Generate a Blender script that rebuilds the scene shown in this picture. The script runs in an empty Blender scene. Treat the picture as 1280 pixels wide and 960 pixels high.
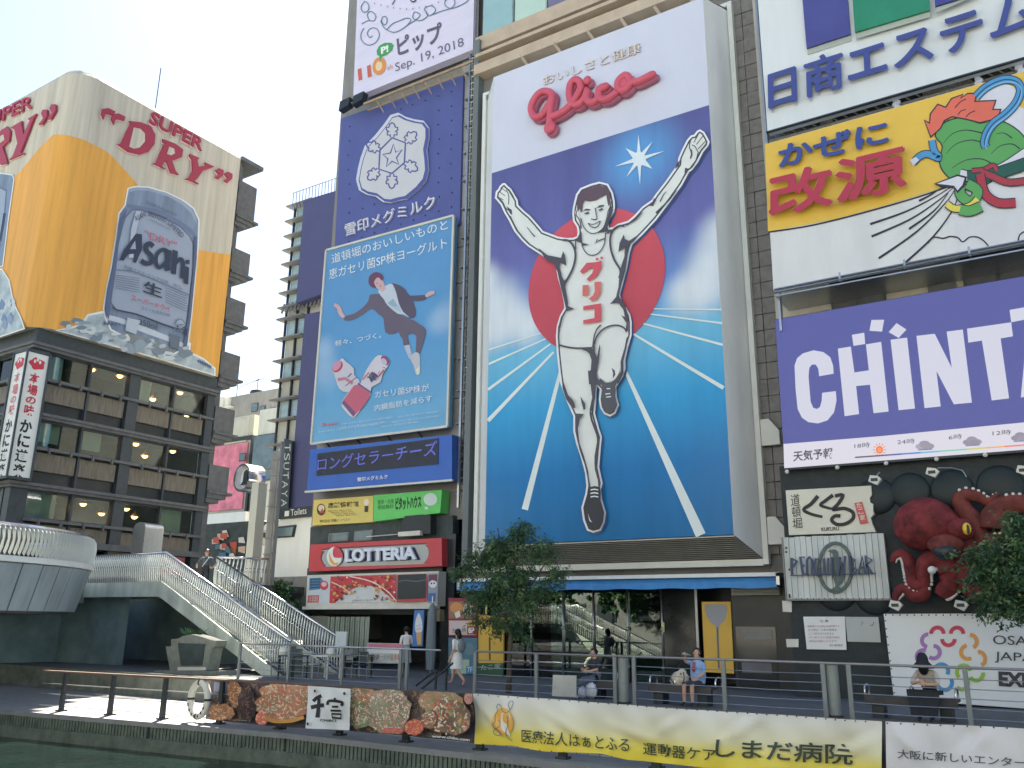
import bpy, bmesh, math, random
from mathutils import Vector, Matrix, noise
random.seed(11)
S = bpy.context.scene
COL = S.collection
# ---------------------------------------------------------------- camera
FPX, PITCH, ROLL, YAW, EYE = 1076.9, math.radians(15.402), math.radians(.631), math.radians(32.628), 1.9
_f = Vector((-math.sin(YAW)*math.cos(PITCH), math.cos(YAW)*math.cos(PITCH), math.sin(PITCH)))
_r = Vector((math.cos(YAW), math.sin(YAW), 0)); _u = _r.cross(_f)
CR = _r*math.cos(ROLL) + _u*math.sin(ROLL); CU = -_r*math.sin(ROLL) + _u*math.cos(ROLL)
CAMPOS = Vector((0, 0, EYE))
cd = bpy.data.cameras.new('camera'); cam = bpy.data.objects.new('camera', cd); COL.objects.link(cam)
cd.sensor_width = 36; cd.lens = FPX*36/1280; cd.clip_end = 2000; cd.clip_start = .05
mw = Matrix((CR, CU, -_f)).transposed().to_4x4(); mw.translation = CAMPOS; cam.matrix_world = mw
S.camera = cam
# ---------------------------------------------------------------- sky, sun, exposure
SUN_AZ, SUN_EL = math.radians(39), math.radians(53)      # azimuth measured from +Y towards -X
wd = bpy.data.worlds.new('World'); S.world = wd; wd.use_nodes = True
nt = wd.node_tree; sky = nt.nodes.new('ShaderNodeTexSky'); sky.sky_type = 'NISHITA'; sky.sun_disc = False
sky.sun_elevation = SUN_EL; sky.sun_rotation = -SUN_AZ; sky.air_density = 1.0; sky.dust_density = .45; sky.ozone_density = 1
bg = nt.nodes['Background']; nt.links.new(sky.outputs[0], bg.inputs[0]); bg.inputs[1].default_value = .055
sd = bpy.data.lights.new('sun', 'SUN'); sun = bpy.data.objects.new('sun', sd); COL.objects.link(sun)
sd.energy = 5.0; sd.angle = math.radians(.5); sd.color = (1, .955, .89)
sdir = Vector((-math.sin(SUN_AZ)*math.cos(SUN_EL), math.cos(SUN_AZ)*math.cos(SUN_EL), math.sin(SUN_EL)))
sun.rotation_euler = sdir.to_track_quat('Z', 'Y').to_euler(); sun.location = (0, 0, 60)
S.view_settings.view_transform = 'Standard'; S.view_settings.look = 'None'; S.view_settings.gamma = 1
EXPO = 2.4
S.view_settings.exposure = EXPO
S.view_settings.use_white_balance = True; S.view_settings.white_balance_temperature = 7450; S.view_settings.white_balance_tint = 12
S.render.engine = 'CYCLES'; S.cycles.max_bounces = 6; S.cycles.diffuse_bounces = 3; S.cycles.glossy_bounces = 3
S.cycles.transparent_max_bounces = 16; S.cycles.transmission_bounces = 4

# ---------------------------------------------------------------- geometry of the place from sight lines
def at(ax, val, x, y):
    """point where the sight line through a spot of the photograph meets the plane X/Y/Z = val"""
    d = _f + CR*((x-640)/FPX) - CU*((y-480)/FPX)
    return CAMPOS + d*((val-CAMPOS[ax])/d[ax])
def YP(Y, x, y): return at(1, Y, x, y)
def zz(o, s, pts): return [(o[0]+p[0]/s, o[1]+p[1]/s) for p in pts]
def lin(c): c /= 255; return c/12.92 if c <= .04045 else ((c+.055)/1.055)**2.4
def sm(pts, n=4, closed=False):
    """Catmull-Rom through the points"""
    out = []; N = len(pts); R = range(N) if closed else range(N-1)
    g = (lambda i: Vector(pts[i % N])) if closed else (lambda i: Vector(pts[max(0, min(N-1, i))]))
    for i in R:
        a, b, c, d = g(i-1), g(i), g(i+1), g(i+2)
        for k in range(n):
            t = k/n
            out.append(.5*((2*b)+(c-a)*t+(2*a-5*b+4*c-d)*t*t+(3*b-a-3*c+d)*t*t*t))
    if not closed: out.append(g(N-1))
    return out

# ---------------------------------------------------------------- materials
def mat(name, rgb, rough=.6, metal=0, n=.08, sc=1.2, stretch=1, emit=0, bump=0, bsc=20, spec=.4, fine=.0, coat=0):
    m = bpy.data.materials.new(name); m.use_nodes = True; t = m.node_tree; p = t.nodes['Principled BSDF']
    c = tuple(lin(v) for v in rgb) + (1,)
    p.inputs['Roughness'].default_value = rough; p.inputs['Metallic'].default_value = metal
    p.inputs['Specular IOR Level'].default_value = spec
    if coat: p.inputs['Coat Weight'].default_value = coat; p.inputs['Coat Roughness'].default_value = .15
    geo = t.nodes.new('ShaderNodeNewGeometry'); mp = t.nodes.new('ShaderNodeMapping')
    mp.inputs['Scale'].default_value = (1, 1, 1/stretch); t.links.new(geo.outputs['Position'], mp.inputs[0])
    nz = t.nodes.new('ShaderNodeTexNoise'); nz.inputs['Scale'].default_value = sc; nz.inputs['Detail'].default_value = 6
    nz.inputs['Roughness'].default_value = .62
    t.links.new(mp.outputs[0], nz.inputs['Vector'])
    mr = t.nodes.new('ShaderNodeMapRange'); mr.inputs[1].default_value = .3; mr.inputs[2].default_value = .7
    mr.inputs[3].default_value = 1-n; mr.inputs[4].default_value = 1+n
    t.links.new(nz.outputs[0], mr.inputs[0])
    mx = t.nodes.new('ShaderNodeMix'); mx.data_type = 'RGBA'; mx.blend_type = 'MULTIPLY'; mx.inputs[0].default_value = 1
    mx.inputs[6].default_value = c; t.links.new(mr.outputs[0], mx.inputs[7])
    t.links.new(mx.outputs[2], p.inputs['Base Color'])
    if emit:
        if metal < 0: pass
        t.links.new(mx.outputs[2], p.inputs['Emission Color']); p.inputs['Emission Strength'].default_value = emit
    if bump:
        n2 = t.nodes.new('ShaderNodeTexNoise'); n2.inputs['Scale'].default_value = bsc; n2.inputs['Detail'].default_value = 5
        t.links.new(mp.outputs[0], n2.inputs['Vector'])
        b = t.nodes.new('ShaderNodeBump'); b.inputs['Strength'].default_value = bump; b.inputs['Distance'].default_value = .03
        t.links.new(n2.outputs[0], b.inputs['Height']); t.links.new(b.outputs[0], p.inputs['Normal'])
    return m
_mc = {}
def ink(r, g, b, n=.04, rough=.5, **k):
    """printed or painted colour"""
    key = (r, g, b, n, rough, tuple(sorted(k.items())))
    if key not in _mc: _mc[key] = mat('paint_%02x%02x%02x' % (r, g, b), (r, g, b), rough=rough, n=n, **k)
    return _mc[key]
LEDK = 1/2**EXPO
def led(r, g, b):
    key = ('led', r, g, b)
    if key not in _mc:
        m = bpy.data.materials.new('led_light'); m.use_nodes = True; t = m.node_tree; p = t.nodes['Principled BSDF']
        p.inputs['Base Color'].default_value = (.03, .03, .035, 1); p.inputs['Roughness'].default_value = .5
        p.inputs['Emission Color'].default_value = (lin(r), lin(g), lin(b), 1); p.inputs['Emission Strength'].default_value = LEDK*.93
        _mc[key] = m
    return _mc[key]
def glass(name, tint=(.75, .85, .82), ior=1.6, rough=.02, wav=.01):
    m = bpy.data.materials.new(name); m.use_nodes = True; t = m.node_tree; t.nodes.remove(t.nodes['Principled BSDF'])
    out = t.nodes['Material Output']; tr = t.nodes.new('ShaderNodeBsdfTransparent'); tr.inputs[0].default_value = tint+(1,)
    gl = t.nodes.new('ShaderNodeBsdfGlossy'); gl.inputs['Roughness'].default_value = rough
    geo = t.nodes.new('ShaderNodeNewGeometry'); nz = t.nodes.new('ShaderNodeTexNoise'); nz.inputs['Scale'].default_value = .7
    t.links.new(geo.outputs['Position'], nz.inputs['Vector'])
    b = t.nodes.new('ShaderNodeBump'); b.inputs['Strength'].default_value = wav; b.inputs['Distance'].default_value = .1
    t.links.new(nz.outputs[0], b.inputs['Height']); t.links.new(b.outputs[0], gl.inputs['Normal'])
    fr = t.nodes.new('ShaderNodeFresnel'); fr.inputs[0].default_value = ior
    mx = t.nodes.new('ShaderNodeMixShader'); t.links.new(fr.outputs[0], mx.inputs[0])
    t.links.new(tr.outputs[0], mx.inputs[1]); t.links.new(gl.outputs[0], mx.inputs[2]); t.links.new(mx.outputs[0], out.inputs[0])
    return m
M = dict(
 water=mat('canal_water', (16, 30, 28), rough=.09, n=.5, sc=.5, bump=.8, bsc=3.2, spec=.4),
 abut=mat('underbridge_wall', (116, 140, 144), rough=.9, n=.3, sc=.8),
 concrete=mat('weathered_concrete', (122, 128, 118), rough=.85, n=.38, sc=1.6, bump=.3),
 wetcon=mat('damp_concrete', (92, 104, 94), rough=.7, n=.4, sc=2.5, bump=.4),
 paving=mat('promenade_paving', (98, 103, 106), rough=.7, n=.16, sc=3, bump=.15, bsc=40),
 deck=mat('lower_deck', (128, 132, 134), rough=.75, n=.15, sc=2.5, bump=.2),
 steel=mat('brushed_steel', (170, 176, 182), rough=.3, metal=.85, n=.1, sc=8),
 chrome=mat('polished_steel', (215, 215, 222), rough=.16, metal=1, n=.06, sc=6),
 darksteel=mat('dark_painted_steel', (60, 66, 70), rough=.5, metal=.3, n=.15),
 railbrown=mat('brown_handrail', (112, 92, 84), rough=.45, n=.2, sc=6),
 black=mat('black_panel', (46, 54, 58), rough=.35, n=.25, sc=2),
 dark=mat('dark_wall', (64, 76, 78), rough=.6, n=.3, sc=2, bump=.2),
 darkin=mat('dim_interior', (58, 68, 70), rough=.8, n=.3),
 grey=mat('grey_wall', (140, 140, 138), rough=.8, n=.15, sc=1.5, stretch=3, bump=.15),
 tile=mat('grey_block', (134, 132, 130), rough=.8, n=.18, sc=4, bump=.25),
 white=mat('white_paint', (226, 230, 228), rough=.45, n=.05, sc=2, stretch=4),
 offwhite=mat('aged_white_paint', (214, 214, 204), rough=.6, n=.1, sc=1.4, stretch=4),
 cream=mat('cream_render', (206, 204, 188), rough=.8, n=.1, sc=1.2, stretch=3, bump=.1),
 stone=mat('building_stone', (100, 103, 106), rough=.7, n=.22, sc=3, bump=.1),
 dkstone=mat('dark_frame', (66, 74, 80), rough=.5, n=.18, sc=4),
 woodpanel=mat('brown_panel', (114, 108, 98), rough=.6, n=.32, sc=9, stretch=8),
 glass=glass('window_glass'), shopglass=glass('shop_glass', (.62, .78, .72), 2.0, 0, .0006),
 leaf=mat('leaf_green', (58, 92, 64), rough=.5, n=.45, sc=2.5, spec=.3),
 leaf2=mat('leaf_pale', (98, 128, 84), rough=.5, n=.4, sc=2.5, spec=.3),
 bark=mat('bark', (84, 76, 66), rough=.9, n=.3, sc=10, bump=.6),
 skin=mat('skin', (202, 160, 136), rough=.5, n=.04), hair=mat('dark_hair', (26, 22, 22), rough=.45, n=.2, sc=30),
 lamp=mat('warm_lamp', (255, 190, 110), n=0, emit=3.0),
)
for k in ('leaf', 'leaf2'):
    p = M[k].node_tree.nodes['Principled BSDF']; p.inputs['Subsurface Weight'].default_value = 0
    p.inputs['Transmission Weight'].default_value = .0

# ---------------------------------------------------------------- mesh builder
class MB:
    def __init__(s): s.v = []; s.f = []; s.mi = []; s.mats = []; s.deform = None
    def add(s, vs, fs, m=None):
        k = len(s.v); s.v += [Vector(a) for a in vs]
        if m is not None and m not in s.mats: s.mats.append(m)
        i = s.mats.index(m) if m is not None else 0
        for f in fs: s.f.append([a+k for a in f]); s.mi.append(i)
        return s
    def box(s, x0, x1, y0, y1, z0, z1, m=None):
        if x0 > x1: x0, x1 = x1, x0
        if y0 > y1: y0, y1 = y1, y0
        if z0 > z1: z0, z1 = z1, z0
        return s.add([(x0,y0,z0),(x1,y0,z0),(x1,y1,z0),(x0,y1,z0),(x0,y0,z1),(x1,y0,z1),(x1,y1,z1),(x0,y1,z1)],
                     [(0,3,2,1),(4,5,6,7),(0,1,5,4),(1,2,6,5),(2,3,7,6),(3,0,4,7)], m)
    def bar(s, p, q, w, h=None, m=None, up=Vector((0,0,1))):
        p = Vector(p); q = Vector(q); h = w if h is None else h; d = (q-p).normalized()
        a = d.cross(up)
        if a.length < 1e-4: a = d.cross(Vector((1,0,0)))
        a = a.normalized()*w/2; b = a.cross(d).normalized()*h/2
        return s.add([p-a-b,p+a-b,p+a+b,p-a+b,q-a-b,q+a-b,q+a+b,q-a+b], [(0,1,2,3),(7,6,5,4),(0,4,5,1),(1,5,6,2),(2,6,7,3),(3,7,4,0)], m)
    def tube(s, path, r, n=8, m=None, closed=False):
        P = [Vector(p) for p in path]; N = len(P); R = r if isinstance(r, (list, tuple)) else [r]*N
        rings = []; ref = None
        for i in range(N):
            a = P[(i-1) % N] if closed or i > 0 else P[i]; b = P[(i+1) % N] if closed or i < N-1 else P[i]
            d = (b-a).normalized()
            if ref is None:
                ref = d.cross(Vector((0,0,1)))
                if ref.length < .05: ref = d.cross(Vector((1,0,0)))
            ref = (ref-d*ref.dot(d)).normalized(); o = d.cross(ref)
            rings.append([P[i]+(ref*math.cos(2*math.pi*k/n)+o*math.sin(2*math.pi*k/n))*R[i] for k in range(n)])
        vs = [v for g in rings for v in g]; fs = []
        for i in range(N if closed else N-1):
            j = (i+1) % N
            for k in range(n): fs.append((i*n+k, i*n+(k+1) % n, j*n+(k+1) % n, j*n+k))
        if not closed: fs += [tuple(range(n))[::-1], tuple((N-1)*n+k for k in range(n))]
        return s.add(vs, fs, m)
    def prism(s, pts, vec, m=None):
        n = len(pts); vec = Vector(vec); a = [Vector(p) for p in pts]
        return s.add(a+[p+vec for p in a], [tuple(range(n)), tuple(range(2*n-1, n-1, -1))]+[(i, (i+1) % n+0, (i+1) % n+n, i+n)[::-1] for i in range(n)], m)
    def lathe(s, prof, c, n=16, m=None, axis=2):
        c = Vector(c); vs = []; fs = []
        for r, z in prof:
            for k in range(n):
                a = 2*math.pi*k/n; p = [r*math.cos(a), r*math.sin(a), z]
                if axis == 1: p = [p[0], p[2], p[1]]
                if axis == 0: p = [p[2], p[0], p[1]]
                vs.append(c+Vector(p))
        for i in range(len(prof)-1):
            for k in range(n): fs.append((i*n+k, i*n+(k+1) % n, (i+1)*n+(k+1) % n, (i+1)*n+k))
        return s.add(vs, fs, m)
    def ball(s, c, r, m=None, n=10, k=7):
        r = (r, r, r) if not isinstance(r, (tuple, list)) else r; c = Vector(c)
        vs = []; fs = []
        for i in range(k+1):
            t = math.pi*i/k
            for j in range(n):
                a = 2*math.pi*j/n; vs.append(c+Vector((r[0]*math.sin(t)*math.cos(a), r[1]*math.sin(t)*math.sin(a), r[2]*math.cos(t))))
        for i in range(k):
            for j in range(n): fs.append((i*n+j, (i+1)*n+j, (i+1)*n+(j+1) % n, i*n+(j+1) % n))
        return s.add(vs, fs, m)
    def face(s, pts, m=None):
        P = [Vector(p) for p in pts]; nn = Vector()
        for i in range(len(P)): nn += P[i].cross(P[(i+1) % len(P)])
        if nn.dot(CAMPOS-P[0]) < 0: P = P[::-1]
        return s.add(P, [tuple(range(len(P)))], m)
    def build(s, name, m=None, parent=None, smooth=False, label=None, cat=None, group=None, kind=None):
        if s.deform: s.v = [s.deform(v) for v in s.v]
        me = bpy.data.meshes.new(name); off = Vector((0, 0, 0))
        if parent is None and s.v:
            xs = [v.x for v in s.v]; ys = [v.y for v in s.v]; off = Vector(((min(xs)+max(xs))/2, (min(ys)+max(ys))/2, min(v.z for v in s.v)))
        me.from_pydata([tuple(v-off) for v in s.v], [], s.f)
        for q in (s.mats or ([m] if m else [])): me.materials.append(q)
        if s.mats and len(s.mats) > 1: me.polygons.foreach_set('material_index', s.mi)
        if smooth: me.polygons.foreach_set('use_smooth', [True]*len(me.polygons))
        me.update(); o = bpy.data.objects.new(name, me); COL.objects.link(o); o.location = off
        if parent is not None: adopt(o, parent)
        tag(o, label, cat, group, kind); return o
def wpos(o):
    p = Vector(o.location)
    while o.parent: o = o.parent; p = Vector((0, 0, 0)) if False else p
    return p
def adopt(o, parent):
    o.parent = parent
    if parent.parent is None: o.matrix_parent_inverse = Matrix.Translation(-Vector(parent.location))
def tag(o, label=None, cat=None, group=None, kind=None):
    if label: o['label'] = label
    if cat: o['category'] = cat
    if group: o['group'] = group
    if kind: o['kind'] = kind
    return o
def thing(name, label, cat, loc=(0, 0, 0), group=None, kind=None):
    o = bpy.data.objects.new(name, None); COL.objects.link(o); o.location = loc; o.empty_display_size = .3
    return tag(o, label, cat, group, kind)
def dup(o, d, parent=None):
    c = o.copy(); COL.objects.link(c); c.location = Vector(o.location)+Vector(d)
    if parent is not None: c.parent = parent
    c.matrix_parent_inverse = o.matrix_parent_inverse.copy(); return c
def copy_thing(root, loc, rz=None, label=None):
    r = root.copy(); COL.objects.link(r); r.location = loc
    if rz is not None: r.rotation_euler.z = rz
    if label: r['label'] = label
    for ch in list(root.children):
        c = ch.copy(); COL.objects.link(c); c.parent = r; c.matrix_parent_inverse = ch.matrix_parent_inverse.copy()
        for g in list(ch.children):
            k = g.copy(); COL.objects.link(k); k.parent = c; k.matrix_parent_inverse = g.matrix_parent_inverse.copy()
    return r

# ---------------------------------------------------------------- flat print and lettering on a plane
_tc = {}
def glyphs(s, bold=0, ext=0):
    key = (s, bold, ext)
    if key in _tc: return _tc[key]
    c = bpy.data.curves.new('lettering', 'FONT'); c.body = s; c.size = 1; c.resolution_u = 3; c.offset = bold; c.extrude = ext
    o = bpy.data.objects.new('lettering', c); COL.objects.link(o)
    dg = bpy.context.evaluated_depsgraph_get(); me = o.evaluated_get(dg).to_mesh()
    vs = [v.co.copy() for v in me.vertices]; fs = [tuple(p.vertices) for p in me.polygons]
    o.evaluated_get(dg).to_mesh_clear(); bpy.data.objects.remove(o); bpy.data.curves.remove(c)
    if not vs: _tc[key] = ([], []); return _tc[key]
    x0 = min(v.x for v in vs); x1 = max(v.x for v in vs); y0 = min(v.y for v in vs); y1 = max(v.y for v in vs)
    vs = [((v.x-x0)/max(1e-6, x1-x0), (v.y-y0)/max(1e-6, y1-y0), (v.z+ext)/(2*ext) if ext else 0) for v in vs]
    _tc[key] = (vs, fs); return _tc[key]
class Art(MB):
    def __init__(s, ax, val, o=(0, 0), k=1, off=.012, step=.0012):
        super().__init__(); s.ax = ax; s.val = val; s.o = o; s.k = k; s.off = off; s.step = step; s.clip = None
        s.n = Vector((1, 0, 0)) if ax == 0 else Vector((0, -1, 0))
    def zoom(s, o, k): s.o = o; s.k = k; return s
    def P(s, p, off=None):
        off = s.off if off is None else off
        if s.clip: p = s.clip(p)
        return at(s.ax, s.val+off*(1 if s.ax == 0 else -1), s.o[0]+p[0]/s.k, s.o[1]+p[1]/s.k)
    def up(s): s.off += s.step
    def poly(s, pts, m, smooth=0, closed=True, thick=0):
        if smooth: pts = sm(pts, smooth, True)
        q = [s.P(p) for p in pts]
        if thick: s.prism([a+s.n*thick for a in q], -s.n*thick, m)
        else: s.face(q, m)
        s.up(); return s
    def stroke(s, pts, w, m, smooth=0, closed=False, thick=0, taper=None):
        if smooth: pts = sm(pts, smooth, closed)
        P = [Vector(p) for p in pts]; N = len(P); L = []; R = []
        for i in range(N):
            a = P[(i-1) % N] if closed or i else P[i]; b = P[(i+1) % N] if closed or i < N-1 else P[i]
            d = (b-a)
            d = d.normalized() if d.length > 1e-9 else Vector((1, 0))
            ww = w if taper is None else w*(taper[0]+(taper[1]-taper[0])*i/max(1, N-1))
            nn = Vector((-d.y, d.x))*ww/2; L.append(P[i]+nn); R.append(P[i]-nn)
        a = [s.P(p) for p in L]; b = [s.P(p) for p in R]
        vs = a+b; fs = []
        for i in range(N if closed else N-1): j = (i+1) % N; fs.append((i, j, N+j, N+i))
        if thick:
            k = len(vs); vs2 = [v+s.n*thick for v in vs]
            fs = [tuple(x+k for x in f) for f in fs]+[(i, (i+1) % N, (i+1) % N+k, i+k) for i in range(N if closed else N-1)]+[(N+(i+1) % N, N+i, N+i+k, N+(i+1) % N+k) for i in range(N if closed else N-1)]
            vs = vs+vs2
        s.add(vs, fs, m); s.up(); return s
    def disk(s, c, rx, ry, m, n=20, rings=5, jag=0, rr=None):
        vs = [s.P(c)]; J = [1+(rr.uniform(-jag, jag) if jag else 0) for _ in range(n)]; fs = []
        for k in range(1, rings+1): vs += [s.P((c[0]+rx*k/rings*J[i]*math.cos(6.2832*i/n), c[1]+ry*k/rings*J[i]*math.sin(6.2832*i/n))) for i in range(n)]
        fs = [(0, 1+i, 1+(i+1) % n) for i in range(n)]+[(1+k*n+i, 1+k*n+(i+1) % n, 1+(k+1)*n+(i+1) % n, 1+(k+1)*n+i) for k in range(rings-1) for i in range(n)]
        s.add(vs, fs, m); s.up()
    def quad(s, q, m, n=12):
        P = lambda u, v: (q[0][0]*(1-u)*(1-v)+q[1][0]*u*(1-v)+q[2][0]*u*v+q[3][0]*(1-u)*v, q[0][1]*(1-u)*(1-v)+q[1][1]*u*(1-v)+q[2][1]*u*v+q[3][1]*(1-u)*v)
        s.add([s.P(P(i/n, j/n)) for i in range(n+1) for j in range(n+1)], [(i*(n+1)+j, i*(n+1)+j+1, (i+1)*(n+1)+j+1, (i+1)*(n+1)+j) for i in range(n) for j in range(n)], m); s.up()
    def circle(s, c, rx, ry, m, n=24, a0=0, a1=2*math.pi, rot=0, thick=0):
        pts = []
        for i in range(n):
            a = a0+(a1-a0)*i/(n if abs(a1-a0-2*math.pi) < 1e-6 else n-1); x = rx*math.cos(a); y = ry*math.sin(a)
            pts.append((c[0]+x*math.cos(rot)-y*math.sin(rot), c[1]+x*math.sin(rot)+y*math.cos(rot)))
        return s.poly(pts, m, thick=thick)
    def heavy(s, t, bl, br, tl, m, side, d=2, depth=.1):
        """raised lettering: side layers, then a face thickened by shifted copies"""
        o0 = s.off; sh = [(0, 0), (d, 0), (-d, 0), (0, d*.8), (0, -d*.8), (d*.7, d*.6), (-d*.7, -d*.6)]
        for k in range(5):
            s.off = o0+depth*k/6
            for a in ((d, d*.3), (-d, -d*.3)): s.text(t, (bl[0]+a[0], bl[1]+a[1]), (br[0]+a[0], br[1]+a[1]), (tl[0]+a[0], tl[1]+a[1]), side)
        s.off = o0+depth
        for a in sh: s.text(t, (bl[0]+a[0], bl[1]+a[1]), (br[0]+a[0], br[1]+a[1]), (tl[0]+a[0], tl[1]+a[1]), m)
    def text(s, t, bl, br, tl, m, bold=0, depth=0):
        vs, fs = glyphs(t, bold, .02 if depth else 0)
        B, R, T = s.P(bl), s.P(br), s.P(tl)
        s.add([B+(R-B)*u+(T-B)*v+s.n*(w*depth) for u, v, w in vs], fs, m); s.up(); return s
def plane_box(ax, val, pts, depth, m, mb=None):
    """a panel whose front outline is seen at pts, on the plane, with real thickness behind it"""
    mb = mb or MB(); n = Vector((-1, 0, 0)) if ax == 0 else Vector((0, 1, 0))
    return mb.prism([at(ax, val, *p) for p in pts], n*depth, m)
def inset(pts, d):
    N = len(pts); A = sum(pts[i][0]*pts[(i+1) % N][1]-pts[(i+1) % N][0]*pts[i][1] for i in range(N)); sg = 1 if A > 0 else -1
    out = []
    for i in range(N):
        a, b, c = Vector(pts[i-1]), Vector(pts[i]), Vector(pts[(i+1) % N])
        u = (b-a).normalized(); v = (c-b).normalized(); n1 = Vector((-u.y, u.x)); n2 = Vector((-v.y, v.x)); n = (n1+n2)
        if n.length < .3: n = n1
        n.normalize(); k = max(.6, n.dot(n1)); out.append(tuple(b+n*sg*d/k))
    return out
# ================================================================ SETTING
BR = Vector
def struct(name, mb, m=None, **k): return mb.build(name, m, kind='structure', **k)
g = MB(); g.add([(-400, 1.2, -1.45), (200, 1.2, -1.45), (200, 20, -1.45), (-400, 20, -1.45)], [(0, 1, 2, 3)]); struct('canal_water', g, M['water'])
g = MB(); g.add([(-600, 19.8, -1.5), (600, 19.8, -1.5), (600, 900, -1.5), (-600, 900, -1.5)], [(0, 1, 2, 3)]); struct('ground', g, M['concrete'])
g = MB(); g.box(-400, 200, -500, 1.2, -1.6, .3); struct('north_bank_ground', g, M['paving'])
# lower quay: a deck whose water edge bends, with a slatted fender and a concrete footing
edge = [(6, 15.8), (-16.5, 15.8), (-21, 15.25), (-27, 14.6), (-60, 11.0)]
def deckpts(off, z): return [Vector((x, y+off, z)) for x, y in edge]
g = MB(); a = deckpts(0, -.75); b = [Vector((6, 20.05, -.75)), Vector((-60, 20.05, -.75))]
g.face(a+[b[1], b[0]]); 
c = deckpts(0, -.87); g.add(a+c, [(i, i+1, i+6, i+5) for i in range(4)]); struct('lower_quay_deck', g, M['deck'])
quay = thing('quay_wall', 'stained concrete wall with slatted fender between lower deck and canal water', 'quay wall', (-16, 15.9, -1.45), kind='structure')
del quay['category']
g = MB(); a = deckpts(-.08, -1.15); b = deckpts(-.08, -1.6); c = deckpts(.2, -1.15)
g.add(a+b+c, [(i, i+1, i+6, i+5) for i in range(4)]+[(i+10, i+11, i+1, i) for i in range(4)])
for x0 in range(-54, 6, 3): g.box(x0-.01, x0+.01, 11, 11.1, -1.5, -1.4)
g.build('footing', M['wetcon'], quay)
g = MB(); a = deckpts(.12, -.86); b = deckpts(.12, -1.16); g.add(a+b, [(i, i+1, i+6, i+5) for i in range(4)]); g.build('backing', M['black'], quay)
g = MB()
for i in range(4):
    p, q = Vector(edge[i]), Vector(edge[i+1]); L = (q-p).length; d = (q-p)/L
    for k in range(int(L/.12)):
        c = p+d*(k*.12+.05); w = d*.042; nn = Vector((-d.y, d.x)); nn = nn if nn.y < 0 else -nn
        h = .86+random.uniform(0, .02)
        o = Vector((c.x, c.y, 0)); ww = Vector((w.x, w.y, 0)); n3 = Vector((nn.x, nn.y, 0))*.0
        v = [o-ww, o+ww, o+ww+Vector((0, .1, 0)), o-ww+Vector((0, .1, 0))]
        g.add([x+Vector((0, .01, -h)) for x in v]+[x+Vector((0, .01, -1.15)) for x in v], [(0, 1, 2, 3), (0, 4, 5, 1), (1, 5, 6, 2), (3, 7, 4, 0)])
g.build('fender_slat', M['wetcon'], quay, kind='stuff')
g = MB(); g.box(-60, 30, 20.05, 20.2, -1.4, 0); g.box(-60, 30, 20.0, 20.3, -.12, .0); struct('promenade_riser', g, M['concrete'])
g = MB(); g.box(-60, 30, 20.2, 34, -.2, -.004); struct('promenade', g, M['paving'])
# street level behind, up at the bridge
g = MB(); g.box(-75, -29.6, 26.4, 140, 3.0, 3.3); g.box(-75, -40.2, 18, 26.4, 3.0, 3.3); struct('street', g, M['paving'])
# bridge deck, approach and the dark abutment below it
g = MB(); g.box(-75, -37.5, -22, 18.2, 2.4, 3.25); g.box(-44, -35.5, 8, 22, 2.45, 3.25); struct('bridge_deck', g, M['concrete'])
g = MB(); g.box(-60, -33.6, 22.6, 22.9, -.2, 3.0); g.box(-60, -29.8, 26.4, 26.8, -.2, 3.0); g.box(-46, -38, 16.6, 22.6, -.75, 2.4); struct('bridge_abutment', g, M['abut'])
# ---------------------------------------------------------------- north bank behind the camera (seen in glass and lighting the shade)
for i, (x0, x1, h, c, lab) in enumerate([(-64, -44, 15, 'cream', 'cream rendered block on the far bank behind the bridge'), (-43, -26, 21, 'grey', 'grey rendered block on the opposite bank, tallest of its row'),
        (-25, -6, 17, 'offwhite', 'white office block on the opposite bank between grey and cream blocks'), (-5, 14, 19, 'cream', 'cream block on the opposite bank facing the octopus wall')]):
    t = thing('waterside_building', lab, 'building', ((x0+x1)/2, -16, .3))
    g = MB(); g.box(x0, x1, -28, -16, .3, h); g.build('wall', M[c], t)
    w = None
    for k in range(int((h-3)/3.2)):
        for q in range(int((x1-x0)/3)):
            X = x0+1+q*3; Z = 2+k*3.2
            if w is None: g = MB(); g.box(X, X+1.9, -16, -15.93, Z, Z+1.5); w = g.build('window', M['dkstone'], t); X0, Z0 = X, Z
            else: dup(w, (X-X0, 0, Z-Z0), t)
# ================================================================ LEFT CORNER BUILDING (restaurant with beer billboard)
CX, CY = -40.0, 20.57
def fb(mb, face, s0, s1, d0, d1, z0, z1, m=None):
    if face == 0: mb.box(CX-d1, CX-d0, CY+s0, CY+s1, z0, z1, m)
    else: mb.box(CX-s1, CX-s0, CY+d0, CY+d1, z0, z1, m)
T = thing('restaurant_building', 'dark framed corner restaurant building with lamp-lit window bands under the beer billboard', 'building', (CX-5, CY+5, 3.3))
g = MB(); g.box(CX-19.7, CX-3.4, CY+3.4, CY+10.6, 3.3, 15.2); g.build('core_wall', M['darkin'], T)
g = MB(); g.box(CX-19.7, CX-.3, CY+.3, CY+10.9, 15.22, 29.3); g.build('upper_wall', M['stone'], T)
LEN = {0: 10.5, 1: 19.5}
S1 = [.75, (at(0, CX, 115.5, 463).y-CY), at(0, CX, 163, 477).y-CY, at(0, CX, 176, 477).y-CY, at(0, CX, 218, 500).y-CY, 10.0]
bays = {0: [(S1[0], S1[1]), (S1[1], S1[2]), (S1[3], S1[4]), (S1[4], S1[5])], 1: [(.9+2.6*i, 3.5+2.6*i) for i in range(7)]}
pillars = {0: [(-.02, .7), (S1[2]+.02, S1[3]-.02), (10.02, 10.5)], 1: [(.72, .88), (18.7, 19.5)]}
ZT = [14.1, 10.8, 7.5]
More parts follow.
